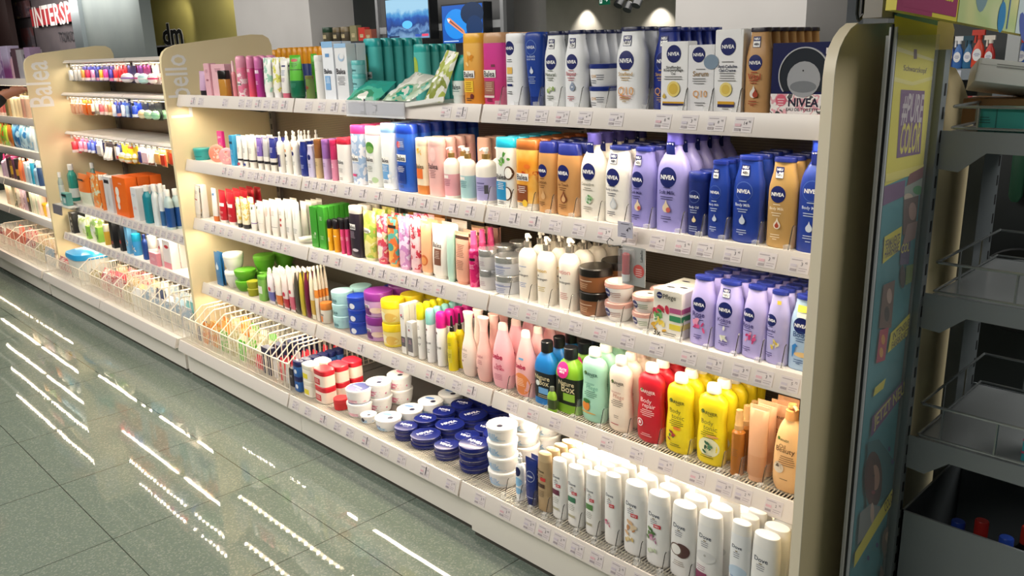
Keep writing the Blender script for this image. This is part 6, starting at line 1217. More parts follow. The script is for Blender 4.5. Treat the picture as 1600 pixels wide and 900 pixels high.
hang(1, [H(112, 118, 104, 127, 'silver lip balm card, leftmost', c='#8d8a88', ic='#c9c6c2'), H(119, 124, 104, 127, 'silver lip balm card, second from left', c='#7f7c7c', ic='#bdbab8'), H(125, 130, 104, 127, 'grey lip balm card', c='#6f6c70', ic='#a9a6a4'),
 H(131, 137, 104, 127, 'amber lip balm card', c='#2c2f7c', ic='#c88a3c', kc='#efe2d0'), H(138, 145, 104, 127, 'crimson lip balm card', c='#26308c', ic='#c0284c', kc='#efe2e0'), H(146, 152, 104, 127, 'light pink lip balm card', c='#26308c', ic='#dc8cb0', kc='#f1e6e8'),
 H(153, 158, 104, 127, 'navy and pink lip balm card', c='#2a3a94', ic='#3a3c7c', kc='#e0a0b8'), H(159, 165, 104, 127, 'orange lip balm card', c='#2a2c5c', ic='#eda02c', kc='#f2e6d0'), H(166, 173, 104, 127, 'magenta lip balm card', c='#2c2a5c', ic='#d8489c', kc='#f1d8e4'), H(174, 180, 104, 128, 'violet and pink lip balm card', c='#3a2a6c', ic='#3f3c9c', kc='#e88ab0'),
 H(181, 187, 104, 128, 'coral lip gloss card', c='#d88a80', ic='#c8303c', kc='#f0e0dc'), H(188, 193, 104, 128, 'red lip gloss card', c='#c8505c', ic='#c0202c', kc='#f0e0dc'), H(194, 199, 104, 128, 'scarlet lip gloss card', c='#c0303c', ic='#b81c28', kc='#f0e0dc'),
 H(200, 214, 100, 130, 'round white and violet balm card', c='#2c2a5c', ic='#efe6ea', kc='#9a6ab8', item='round'), H(216, 224, 101, 131, 'round magenta balm card', c='#5c2a6c', ic='#f0e4ea', kc='#d03c84', item='round'), H(225, 237, 101, 132, 'round aqua balm card', c='#7c2a5c', ic='#b8e0e0', kc='#e8f0ee', item='round'), H(239, 250, 101, 132, 'round white and rose balm card', c='#e0d0cc', ic='#f1e8e8', kc='#d83c74', item='round')])
hang(2, [H(113, 119, 152, 179, 'peach sachet card, leftmost', c='#e8c0a0', ic='#dca080', item='flat'), H(120, 125, 152, 179, 'peach sachet card, second', c='#eccaae', ic='#e0a88a', item='flat'), H(126, 130, 152, 179, 'peach sachet card, third', c='#e8c4a8', ic='#dca488', item='flat'),
 H(131, 138, 151, 180, 'deep orange card with navy oval', c='#e8702c', ic='#e0641c', item='flat', hc='#f09a2c'), H(139, 145, 151, 180, 'bright orange card', c='#ec7a30', ic='#e4681c', item='flat', hc='#f09a2c'), H(146, 151, 152, 180, 'cream and brown stick card', c='#e0cdb0', ic='#efe4d0', kc='#7a4a34'), H(152, 158, 152, 179, 'grey beige stick card', c='#cfc8bc', ic='#b9b0a4', kc='#8a8278'),
 H(159, 165, 153, 180, 'rose stick card', c='#ecd0cc', ic='#d8606c', kc='#f0d8d4'), H(166, 171, 153, 180, 'pale rose stick card', c='#ecd8cc', ic='#dc8a80', kc='#f0e0d8'), H(172, 178, 153, 181, 'tan stick card', c='#d8b890', ic='#a8744c', kc='#e8d4b8'),
 H(179, 185, 154, 183, 'white lip care card with navy head', c='#2c3a8c', ic='#e6e8ee', kc='#d8dce8'), H(186, 192, 154, 183, 'salmon lip care card with navy head', c='#26327c', ic='#3a4a8c', kc='#e8a090'), H(193, 199, 154, 183, 'ice white lip care card with blue head', c='#2a4aa4', ic='#e8ecf4', kc='#e8ecf4'), H(200, 206, 155, 184, 'pale blue lip care card', c='#2a4aa4', ic='#a8c4e4', kc='#cfe0f0'),
 H(207, 211, 155, 184, 'black lip care card', c='#1f2430', ic='#2c3440', kc='#3a4450'), H(212, 222, 155, 184, 'royal blue lip care card', c='#2440b8', ic='#2f50c8', kc='#e6eaf4'), H(223, 232, 155, 186, 'cream round balm card', c='#20242c', ic='#efdfb8', kc='#e8c890', item='round'), H(233, 243, 156, 187, 'pale green round balm card', c='#23262c', ic='#bcdcb8', kc='#a4d0a8', item='round'), H(244, 254, 156, 188, 'mint round balm card', c='#2a2c30', ic='#a8dcb8', kc='#8fcca4', item='round')])
hang(3, [H(118, 126, 213, 239, 'red carded stick', c='#c8303c', ic='#d8404c', kc='#efe0dc'), H(127, 133, 213, 237, 'pink carded stick', c='#dc5a8c', ic='#e889a8', kc='#efe0e4'), H(134, 139, 213, 238, 'rose carded stick', c='#c8506c', ic='#e08aa0', kc='#f0e0e0'), H(140, 145, 213, 239, 'blue carded stick', c='#3f50a8', ic='#4a60b8', kc='#e4e6ee'), H(146, 152, 214, 240, 'violet blue carded stick', c='#3a48a0', ic='#5a6cc0', kc='#e4e6ee'),
 H(153, 161, 214, 244, 'white carded cream', c='#e8e4e0', ic='#dcd4d0', item='flat'), H(163, 183, 215, 251, 'black card with two white tubes', c='#241c24', ic='#ece4de', kc='#d8d0ca', item='twin'), H(185, 191, 217, 249, 'navy and red carded stick', c='#2f3a7c', ic='#c8d0e0', kc='#c0303c'),
 H(192, 200, 218, 254, 'yellow card with ivory ball, left', c='#e8cc20', ic='#f2ead0', kc='#e8d020', item='round'), H(201, 210, 219, 256, 'yellow card with red oval and ivory ball', c='#ecd018', ic='#f2ead0', kc='#e8c818', item='round', hc='#d84a2c'), H(211, 217, 220, 256, 'yellow card with ivory ball, right', c='#e4c41c', ic='#f0e6c8', kc='#dcb81c', item='round'),
 H(218, 222, 221, 256, 'white and navy card', c='#e8e4e4', ic='#3a3c7c', item='flat'), H(223, 234, 222, 257, 'white card with rose print', c='#ece4e4', ic='#e8c4cc', item='flat'), H(235, 243, 223, 259, 'white card with brown foot', c='#eae4dc', ic='#efe8e0', kc='#7a4a3a', item='twin'), H(244, 252, 223, 257, 'apricot card with dark figure', c='#eebc7c', ic='#e8a860', item='flat'), H(253, 261, 224, 261, 'apricot and red card', c='#f0c080', ic='#c8402c', item='flat')])
MW = mat('#2f9a8c', .1, 0, 0, .85)
lay(2, 4, U2[4][0] + .03, [
 col(106, 119, 256, 'mouthwash', 1, 'tall teal mouthwash bottle at the left end', c=MW, cc='#e8e8e4', bands=[(.1, .35, '#dfe8e4')]), col(123, 142, 272, 'pouch', 3, 'orange pouch with green foot', c='#e8742c', k=.25, bands=[(0, .42, '#d8dcc8')], p=[('R', -.6, .8, .5, .86, '#3a2420')]),
 col(143, 156, 273, 'pouch', 2, 'orange pouch with floral print', c=pat(['#e8843c', '#f0a050', '#d8dcc0', '#e0702c'], 26), k=.25), col(157, 165, 273, 'cylinder', 2, 'orange bottle with white cap', c='#e8803c', cc='#efeae4'),
 col(167, 183, 275, 'box', 2, 'white carton with black strip', c='#d8d6d6', k=.5, p=[('R', -.7, .82, .7, .92, '#2a2a30'), ('P', [(-.2, .2), (.2, .2), (0, .7)], '#c4c2c2')]),
 col(184, 208, 275, 'box', 3, 'large orange carton', c='#ee6c1c', k=.35, p=[('D', -.4, .62, .14, '#efe8e0'), ('D', -.4, .42, .14, '#efe8e0'), ('D', -.4, .24, .10, '#efe8e0'), ('L', .2, .85, .4, 2, '#f6e0d0')]),
 col(209, 223, 292, 'box', 3, 'white carton with pale blue lettering', c='#dfe0e2', k=.6, p=[('L', 0, .8, .6, 3, '#8aa0b8'), ('L', 0, .4, .6, 3, '#d88a94')]), col(224, 236, 289, 'mouthwash', 2, 'teal blue bottle with white cap', c='#1f8494', cc='#e9e8e4'), col(238, 248, 288, 'mouthwash', 2, 'white bottle with white cap', c='#dfe6e6', cc='#efeeea'),
 col(249, 256, 290, 'mouthwash', 2, 'small white and blue bottle', c='#e4e8ea', cc='#efeeea', bands=[(.05, .4, '#3a6a9c')]), col(258, 270, 296, 'mouthwash', 2, 'clear bottle with deep blue label', c='#bcd0d0', cc='#efeeea', bands=[(.06, .55, '#1f4f94')]),
], 'under the hanging rails', U2[4][1] - .0042)
lay(2, 4, U2[4][0] + .17, [col(131, 139, 254, 'mouthwash', 1, 'tall teal mouthwash bottle, left', c=MW, cc='#e8e8e4'), col(142, 151, 254, 'mouthwash', 1, 'tall teal mouthwash bottle, right', c='#6f8f84', cc='#e8e8e4')], 'behind the orange pouches', U2[4][1] - .0042)
lay(2, 5, U2[5][0] + .03, [
 col(110, 121, 331, 'box', 2, 'black and white carton with three dots', c='#23242a', k=.6, p=[('R', -.95, .02, -.6, .98, '#e8e6e2'), ('D', .2, .72, .16, '#d8d8d4'), ('D', .2, .45, .16, '#d8d8d4'), ('D', .2, .2, .16, '#8a8a88')]), col(122, 136, 338, 'pouch', 2, 'white and green pouch, left', c=pat(['#e6e8dc', '#dfe4c8', '#a8bc80', '#efeee6'], 22), k=.3), col(137, 154, 336, 'pouch', 2, 'white and green pouch, right', c=pat(['#e6e8dc', '#d8dcb8', '#9ab870', '#efeee6'], 22), k=.3),
 col(139, 150, 353, 'box', 1, 'lime green carton, left', c='#8cc04c', k=.8, b=-.0, p=[('R', -.3, .2, .3, .5, '#3a4a20')]), col(151, 161, 354, 'box', 1, 'lime green carton, right', c='#8cc04c', k=.8, p=[('R', -.3, .2, .3, .5, '#3a4a20')]), col(162, 172, 350, 'jar', 1, 'glass jar with yellow filling', c='#c8a038', cc='#d8d0b8'),
 col(173, 184, 342, 'box', 3, 'tall black carton, left', c='#17181c', k=.8, p=[('E', 0, .2, .3, .06, '#a83c2c')]), col(186, 195, 343, 'box', 3, 'tall black carton, right', c='#1c1c20', k=.8, p=[('E', 0, .3, .3, .06, '#c8402c')]), col(197, 205, 352, 'box', 2, 'light blue carton with figure', c='#6fb0dc', k=.7, p=[('F', 0, .4, .4, ['#e8a04c', '#3a6ab0', '#efe8dc'], 3)]), col(206, 221, 364, 'jar', 1, 'blue lidded jar', c='#3a94d0', cc='#1f9cc4', p=[('F', 0, .3, .35, ['#e8a04c', '#efe8dc'], 4)]),
 col(222, 230, 366, 'mouthwash', 3, 'navy and blue bottle', c='#2a4a94', cc='#1c2f6c'), col(231, 248, 367, 'jar', 1, 'white tub with stacked look', c='#eceae4', cc='#f0eee8', st=2), col(249, 256, 373, 'box', 2, 'slim white and red carton', c='#ece4e2', k=.8, p=[('E', .1, .7, .3, .06, '#c8303c'), ('R', -1, 0, 1, .2, '#e8a0a8')]), col(259, 275, 374, 'box', 2, 'white carton with red oval', c='#ece6e2', k=.5, p=[('E', .1, .78, .28, .06, '#c8303c'), ('R', -1, 0, 1, .22, '#e4909c')]),
], 'on the lowest small shelf', U2[5][1] - .0042)
lay(2, 5, U2[5][0] + .005, [col(236, 248, 394, 'box', 1, 'small pink carton in front', c='#e898a8', k=.25, p=[('L', 0, .6, .6, 3, '#f6e4e6')])], 'on the lowest small shelf', U2[5][1] - .0042)
for lv in (4, 5):
    for bi in (0, 1):
        price_tags((2, lv, bi), [B2[bi][0] + .05 + i * .072 for i in range(13)], PR)
for bi in range(3):
    for lv in (4, 5): pass
# tester stand that juts out beside the cream panel
a = at(90, 330, 1.60); zt = U2[4][1] - .01
r = root('tester_stand', 'small grey tester stand jutting out by the lettered cream panel', 'stand', (-5.55, 1.60, zt))
b = MB(); b.box(-.10, .16, -.02, .040, 0, .006, mat('#d8d6d2', .35)); obj('tray', b, r)
b = MB(); b.prism([(-.022, .004), (-.026, -.05), (-.032, -.052), (-.03, .006)], lambda u, v, t: (t, u, v), -.10, .05, mat('#77747c', .4)); obj('sign', b, r)
p, hd = make('mouthwash', .045, .19, dict(c=clear('#b8ccc8', .55), cc='#e8e6e0', bands=[(.1, .6, '#c4d0cc')])); put(p, 'tester_bottle', 'clear tester bottle on the grey stand', 'bottle', (-5.60, 1.622, zt + .0062))
p, hd = make('box', .085, .075, dict(c='#5f9c98', k=.4, p=[('R', -1, .72, 1, .9, '#1c2a2c'), ('R', -.4, .2, .6, .6, '#c8d4d0')])); put(p, 'carton', 'small teal carton with dark band on the grey tester stand', 'box', (-5.50, 1.615, zt + .0062))

# ================================================================== far left unit
U3 = {1: 1.350, 2: 1.104, 3: .892, 4: .661, 5: .453}
B3 = [(-7.9, -6.84), (-6.83, -5.77)]
W3 = ['top', 'second', 'third', 'fourth', 'fifth']
for lv in range(1, 6):
    for bi, (a, c) in enumerate(B3): shelf(3, lv, bi, a, c, S, U3[lv], .42, f'{W3[lv - 1]} shelf of the far left unit, {["left-hand", "right-hand"][bi]} half', lamp=SHELF_W * .6, sh=.04)
for bi, (a, c) in enumerate(B3): shelf(3, 6, bi, a, c, DF, LZ[5], .56, f'bottom shelf of the far left unit, {["left-hand", "right-hand"][bi]} half', lamp=0)
def row3(lv, items):
    z0 = U3[lv] - .0042; x = -7.05
    for i, (kind, w, h, desc, n, o) in enumerate(items):
        p, hd = make(kind, w, h, o); xc = x + w / 2; x += w + .006; f = None; nm, cat = KIND[kind]
        if x > -5.785: break
        for k in range(n):
            lab = f'{desc} on {W3[lv - 1]} far left shelf' + (f', {ORD[k]} in its row' if k else (', front one' if n > 1 else ''))
            pos = (xc, S + .04 + hd + k * (2 * hd + .006), z0)
            f = put(p, nm, lab, cat, pos, group=(desc + ' on far left shelves') if n > 1 else None) if k == 0 else copy_thing(f, pos, lab)
row3(1, [('box', .12, .17, 'pale blue gift carton', 1, dict(c=pat(['#6f9cc0', '#a8c4dc', '#3a6a94'], 12), k=.5)), ('box', .13, .18, 'sky blue patterned carton', 1, dict(c=pat(['#4f88b0', '#9ac0d4', '#2f5a80'], 14), k=.5)), ('box', .12, .16, 'grey blue carton', 2, dict(c='#8fa8b8', k=.5, p=[('T', 'eau', 0, .5, .5, '#f0f0f0')])), ('box', .14, .20, 'lilac gift carton', 1, dict(c=pat(['#b8a0c4', '#8a6a9c', '#cfc0d8'], 10), k=.5)), ('box', .15, .21, 'violet gift carton with clear top', 1, dict(c=grad('#8a4a84', '#c0b4d4', .06, .14), k=.5)),
 ('mouthwash', .07, .17, 'rose perfume flask', 2, dict(c='#c8a0b0', cc='#3a3038')), ('box', .10, .19, 'dark plum carton', 2, dict(c='#5c4450', k=.6)), ('box', .10, .18, 'silver grey carton', 2, dict(c='#a8a4ac', k=.6)), ('mouthwash', .06, .15, 'clear perfume flask', 2, dict(c='#c8c0c4', cc='#2a2430')), ('box', .11, .19, 'mauve carton by the panel', 1, dict(c='#9c84a4', k=.6))])
row3(2, [('pump', .07, .17, 'cream pump bottle', 2, dict(c='#ead8b8', cc='#f0e8d8', pc='#f0e8d8')), ('tube', .07, .15, 'rose tube', 2, dict(c='#d88a8c', cc='#e8c8c0')), ('tube', .07, .15, 'crimson tube', 2, dict(c='#c8404c', cc='#e8c8c0')), ('tube', .07, .14, 'salmon tube', 2, dict(c='#dc8474', cc='#e8d0c0')), ('tube', .07, .15, 'coral tube', 2, dict(c='#d86a64', cc='#e8d0c0')), ('cylinder', .06, .12, 'dark olive bottle', 2, dict(c='#6c6440', cc='#d8ccb0')), ('cylinder', .06, .13, 'tan bottle', 2, dict(c='#b89468', cc='#e8d8b8')),
 ('pump', .075, .17, 'ivory pump bottle', 2, dict(c='#ecdcb4', cc='#e8d8b0', pc='#ecdcb4')), ('pump', .075, .17, 'beige pump bottle', 2, dict(c='#e4cfa4', cc='#e8d8b0', pc='#e8d8b0')), ('pump', .075, .17, 'sand pump bottle', 2, dict(c='#dcc49c', cc='#e8d8b0', pc='#e8d8b0')), ('cylinder', .07, .14, 'rose brown bottle', 2, dict(c='#b88a78', cc='#e0ccb8')), ('cylinder', .07, .14, 'pale brown bottle', 2, dict(c='#c8a48c', cc='#e0ccb8'))])
row3(3, [('pouch', .09, .15, 'amber pouch', 2, dict(c='#d89438', k=.3)), ('pouch', .10, .15, 'orange and green pouch', 2, dict(c=pat(['#d8902c', '#7ab03c', '#c85a2c', '#e8b050'], 14), k=.3)), ('pouch', .10, .14, 'lime pouch', 2, dict(c=pat(['#8cc03c', '#c8d850', '#e0a040'], 14), k=.3)), ('pouch', .09, .15, 'brown orange pouch', 2, dict(c='#b86a30', k=.3)),
 ('pouch', .15, .16, 'big sky blue pack, left', 2, dict(c=pat(['#4f9cd0', '#2f6aa4', '#a8cce4', '#3f84bc'], 12), k=.3)), ('pouch', .15, .16, 'big sky blue pack, middle', 2, dict(c=pat(['#58a4d4', '#b8d8ea', '#2f70ac', '#4a94c8'], 12), k=.3)), ('pouch', .15, .15, 'big pale blue pack, right', 2, dict(c=pat(['#8fc0e0', '#d8e4ec', '#4a88bc'], 12), k=.3)), ('cylinder', .06, .17, 'white bottle by the panel', 2, dict(c='#dfe4e6', cc='#efeeea')), ('cylinder', .06, .17, 'ice blue bottle by the panel', 2, dict(c='#b8d0dc', cc='#efeeea')), ('cylinder', .06, .16, 'grey bottle by the panel', 2, dict(c='#a8acb0', cc='#e0e0de'))])
row3(4, [('dropper', .06, .16, 'lilac bottle', 2, dict(c='#b89cb8', cc='#d83c84')), ('pump', .075, .17, 'mauve pump bottle', 2, dict(c='#c8b0c4', cc='#e0d0dc', pc='#e0d0dc')), ('cylinder', .06, .16, 'dark bottle with pink cap', 2, dict(c='#4a3a44', cc='#c84c84')), ('cylinder', .06, .15, 'brown and yellow bottle', 2, dict(c='#6c4a34', cc='#3a2a30', bands=[(.2, .6, '#d0a83c')])), ('cylinder', .06, .16, 'plum bottle with pink cap', 2, dict(c='#5c3a50', cc='#d05a90')), ('cylinder', .06, .15, 'black and gold bottle', 2, dict(c='#33292c', cc='#2a2428', bands=[(.2, .5, '#c8983c')])),
 ('bebe', .07, .16, 'orange bottle', 2, dict(c='#e8844c', cc='#f0e0d0')), ('bebe', .07, .16, 'coral bottle', 2, dict(c='#e07858', cc='#f0e0d0')), ('shower', .06, .14, 'ice white bottle', 2, dict(c='#c8d4dc', cc='#e8ecee')), ('mouthwash', .065, .15, 'pale blue bottle', 2, dict(c='#a8c4d8', cc='#e8ecee')), ('can', .06, .20, 'tall turquoise spray can', 3, dict(c='#2f94b8', cc='#dfe6e8')), ('mouthwash', .07, .14, 'clear blue bottle', 2, dict(c='#8fb0cc', cc='#3a6a94')), ('can', .055, .17, 'navy spray can', 3, dict(c='#2f4a74', cc='#d8dce0'))])
row3(5, [('box', .08, .16, 'peach carton', 2, dict(c='#e8c8a8', k=.6)), ('box', .09, .17, 'ivory carton', 2, dict(c='#ecdcc0', k=.6)), ('box', .08, .15, 'olive and cream carton', 2, dict(c=pat(['#e4d4b0', '#6c6a48', '#efe4cc'], 12), k=.6)), ('box', .09, .16, 'flowered cream carton', 2, dict(c=pat(['#eadfcc', '#c89a8c', '#f0e8dc'], 14), k=.6)), ('box', .08, .15, 'rose flowered carton', 2, dict(c=pat(['#e8c8cc', '#b88a9c', '#f2e4e4'], 14), k=.6)), ('box', .06, .15, 'mauve carton', 2, dict(c='#b8a0b0', k=.9)),
 ('box', .06, .14, 'black and gold carton', 2, dict(c='#3a3026', k=.9, p=[('E', 0, .6, .3, .12, '#d8a830')])), ('box', .05, .14, 'sage carton', 3, dict(c='#c4c8b0', k=.9)), ('box', .05, .14, 'cream slim carton', 3, dict(c='#e6dcc4', k=.9)), ('box', .05, .14, 'pale green slim carton', 3, dict(c='#ccd0b8', k=.9)), ('box', .05, .14, 'blush slim carton', 3, dict(c='#e8d0c4', k=.9)), ('widejar', .09, .09, 'yellow tub by the panel', 1, dict(c='#e8b83c', cc='#e0a828')), ('pump', .05, .12, 'small blush bottle', 2, dict(c='#e8ccc8', cc='#f0e4e0'))])
# ================================================================== right end: empty wire-railed trays and the poster
XP = -.667
YU = 1.895
def yz(px, py, x=XP): p = on_x(px, py, x); return p.y, p.z
r = root('poster_board', 'tall yellow and teal hair colour poster behind acrylic at the right end', 'poster', (XP, 1.645, 0))
y0p, y1p = 1.648, 1.864
b = MB(); b.box(-.012, 0, y0p - 1.645, y1p - 1.645, .02, 1.43, mat('#a9adae', .35)); obj('board', b, r)
yel = mat('#e2d63e', .35); pur = mat('#6c3a78', .35); teal = mat('#2f8f9c', .35)
class Pst:
    def __init__(s): s.b = MB(); s.k = 0
    def poly(s, pts, c, clip=True):
        s.k += 1; l = .0004 + s.k * .00012; q = [yz(*p) for p in pts]
        s.b.add([(l, min(max(y, y0p), y1p) - 1.645, z) for y, z in q], [tuple(range(len(q)))], c)
    def ell(s, cx, cy, rx, ry, c, n=18): s.poly([(cx + rx * math.cos(6.2832 * i / n), cy + ry * math.sin(6.2832 * i / n)) for i in range(n)], c)
    def text(s, t, p0, p1, hh, c, bold=.02):
        """lettering along the line p0-p1 (pixels of its middle line), letter height hh metres"""
        s.k += 1; l = .0004 + s.k * .00012; a = yz(*p0); d = yz(*p1); v, f, sz = text_mesh(t, bold); L = math.hypot(d[0] - a[0], d[1] - a[1]); ux, uz = (d[0] - a[0]) / L, (d[1] - a[1]) / L
        m = ((a[0] + d[0]) / 2, (a[1] + d[1]) / 2); k = L / sz[0]; kv = hh / sz[1]
        s.b.add([(l, m[0] + p * k * ux - q * kv * uz - 1.645, m[1] + p * k * uz + q * kv * ux) for p, q in v], f, c)
P = Pst()
P.poly([(1380, 10), (1480, 20), (1405, 905), (1320, 905)], teal)
P.poly([(1387, 24), (1472, 40), (1451, 262), (1379, 292)], yel)
P.poly([(1388, 70), (1467, 92), (1466, 96), (1387, 78)], mat('#e8df9a', .3)); P.poly([(1385, 118), (1425, 128), (1463, 118), (1462, 124), (1425, 134), (1385, 126)], mat('#e4da80', .3))
P.poly([(1427, 77), (1432, 77), (1432, 92), (1427, 92)], mat('#6a4a58', .4)); P.text('Schwarzkopf', (1411, 107), (1447, 112), .014, mat('#6f5a3c', .4), .005)
P.poly([(1407, 140), (1444, 142), (1437, 240), (1400, 247)], pur)
P.text('#PURE', (1409, 171), (1441, 172), .062, mat('#c8bcc4', .4)); P.text('COLOR', (1406, 217), (1437, 214), .062, mat('#d8cc50', .4))
P.poly([(1383, 272), (1420, 262), (1448, 255), (1446, 268), (1415, 276), (1382, 285)], mat('#e8dc6a', .3)); P.poly([(1420, 272), (1449, 258), (1447, 275), (1415, 292)], mat('#7c2f3c', .35)); P.poly([(1412, 292), (1447, 276), (1446, 300), (1411, 318)], mat('#9aa49c', .35))
P.ell(1433, 297, 8, 7, mat('#3f9a5c', .35)); P.ell(1418, 308, 7, 6, mat('#d8c4b0', .35))
P.poly([(1378, 292), (1413, 281), (1411, 306), (1377, 322)], pur)
P.poly([(1411, 312), (1434, 305), (1429, 352), (1409, 368)], mat('#6a4c48', .4)); P.ell(1424, 330, 6, 14, mat('#b08a80', .4)); P.poly([(1416, 350), (1432, 345), (1428, 372), (1408, 384)], mat('#9c7c78', .4)); P.poly([(1406, 384), (1421, 376), (1418, 412), (1404, 414)], mat('#5a4a7c', .4)); P.text('COL', (1406, 389), (1419, 385), .02, mat('#d8cc50', .4))
P.poly([(1380, 370), (1407, 353), (1404, 390), (1377, 412)], yel); P.text('PERMANENTE', (1381, 383), (1404, 371), .020, mat('#5a4a54', .4)); P.text('HAARFARBE', (1380, 397), (1402, 385), .020, mat('#5a4a54', .4))
P.ell(1408, 432, 4, 18, mat('#4a3834', .4)); P.poly([(1414, 415), (1425, 412), (1422, 440), (1412, 445)], mat('#7f9a4c', .4))
P.poly([(1378, 445), (1396, 437), (1390, 512), (1371, 512)], mat('#7c5c54', .4)); P.ell(1387, 462, 4, 12, mat('#c8a89c', .4)); P.ell(1383, 490, 4, 12, mat('#3f2c2a', .4))
P.poly([(1372, 515), (1386, 511), (1380, 562), (1366, 567)], mat('#b83a58', .4)); P.ell(1377, 530, 3, 8, mat('#d8943c', .4)); P.ell(1374, 550, 3, 8, mat('#e0a048', .4))
P.poly([(1389, 520), (1422, 487), (1417, 522), (1384, 551)], yel); P.text('INTENSIVE', (1392, 526), (1418, 502), .018, mat('#6a5a3c', .4)); P.text('FARBKRAFT', (1390, 540), (1416, 517), .018, mat('#6a5a3c', .4))
P.poly([(1364, 605), (1381, 590), (1377, 606), (1361, 619)], yel)
P.poly([(1360, 650), (1420, 585), (1416, 612), (1357, 683)], pur); P.text('JETZT NEU!', (1362, 662), (1412, 604), .040, mat('#cfc46c', .4))
P.poly([(1352, 690), (1370, 685), (1402, 715), (1402, 755), (1350, 800)], mat('#1f6a74', .4))
P.ell(1361, 748, 14, 44, mat('#4a2420', .4)); P.ell(1364, 745, 7, 20, mat('#b08470', .4)); P.ell(1357, 752, 6, 34, mat('#5a2c26', .4)); P.ell(1361, 768, 3, 3, mat('#8a3038', .4)); P.ell(1361, 742, 2, 1.5, mat('#2a1a18', .4))
P.poly([(1340, 800), (1356, 786), (1372, 790), (1366, 820), (1336, 850)], mat('#7f8484', .4)); P.ell(1359, 800, 3, 16, mat('#c4a898', .4))
P.poly([(1332, 862), (1402, 752), (1402, 776), (1330, 886)], yel); P.text('COLOR', (1378, 793), (1393, 770), .03, mat('#6a5a3c', .4))
P.ell(1385, 848, 11, 28, mat('#7f746c', .4)); P.ell(1384, 838, 5, 9, mat('#b09888', .4)); P.poly([(1372, 880), (1394, 876), (1392, 900), (1370, 900)], mat('#8a7c74', .4))
for q in [(1385, 700), (1390, 720), (1366, 850), (1352, 870)]: P.ell(q[0], q[1], 2, 4, mat('#4a4a7c', .4))
obj('poster_print', P.b, r)
b = MB(); b.box(.006, .0075, y0p - 1.645, y1p - 1.645, .02, 1.43, clear('#eef2f2', .10)); obj('acrylic_sheet', b, r)
b = MB(); b.tube([(.004, -.004, .02), (.004, -.004, 1.445)], .0075, mat('#c4c8cc', .3), 8); b.tube([(.006, -.013, .02), (.006, -.013, 1.45)], .0028, mat('#15171a', .4), 6); b.tube([(.006, .006, .02), (.006, .006, 1.435)], .0028, mat('#15171a', .4), 6); obj('edge_profile', b, r)
# header box above
r = root('header_sign', 'yellow and purple header sign box over the poster', 'sign', (-.605, 1.50, 1.470), (math.radians(-3.6), 0, 0))
b = MB(); b.box(-.018, 0, 0, .80, 0, .26, mat('#d6c94c', .35)); obj('sign_box', b, r)
b = MB(); L_ = .80
def hd_map(u, v, l): return (l, .40 + u, .13 + v)
b.decal([('R', -1, -.5, -.60, .5, mat('#9c3a64', .4)), ('R', -.96, -.47, -.30, .1, mat('#9c3a64', .4)), ('T', '#PUREHAPPINESS', -.62, -.34, .26, '#d8cc50', .03), ('R', -.28, -.5, 1, .5, pat(['#e4dca0', '#d8d89a', '#b8cc90', '#e8e4c0'], 3, hard=False)), ('E', .02, -.1, .06, .3, '#7f9ca4'), ('R', .34, -.48, .36, .4, '#4a6a94'), ('R', .46, -.48, .48, .4, '#5a7aa4'), ('E', .36, -.4, .03, .12, '#3f8ac0'), ('R', .62, -.5, 1, .5, '#c8d8dc'), ('F', .8, -.1, .12, ['#5a6ab0', '#8aa0cc', '#e4e8ee'], 3), ('T', 'Z', -.2, -.2, .03, '#7a4a6c')], hd_map, L_, .26); obj('sign_print', b, r)
r = root('sign_bracket', 'grey holder box with black clips above the cream end panel', 'bracket', (-.69, 1.60, 1.452))
b = MB(); b.box(-.02, .02, 0, .14, .010, .26, mat('#8f8b86', .4)); obj('holder', b, r)
def clip_loop(y, z):
    n = MB(); n.tube([(.024, y - .010, z + .25), (.024, y - .010, z + .02), (.024, y - .006, z + .012), (.024, y, z + .009), (.024, y + .006, z + .012), (.024, y + .010, z + .02), (.024, y + .010, z + .25)], .0028, mat('#17181a', .35), 6); return n
p_ = yz(1342, 14, -.668); q_ = yz(1399, 14, -.668)
obj('clip', clip_loop(p_[0] - 1.60, -.005), r); obj('clip', clip_loop(q_[0] - 1.60, .008), r)
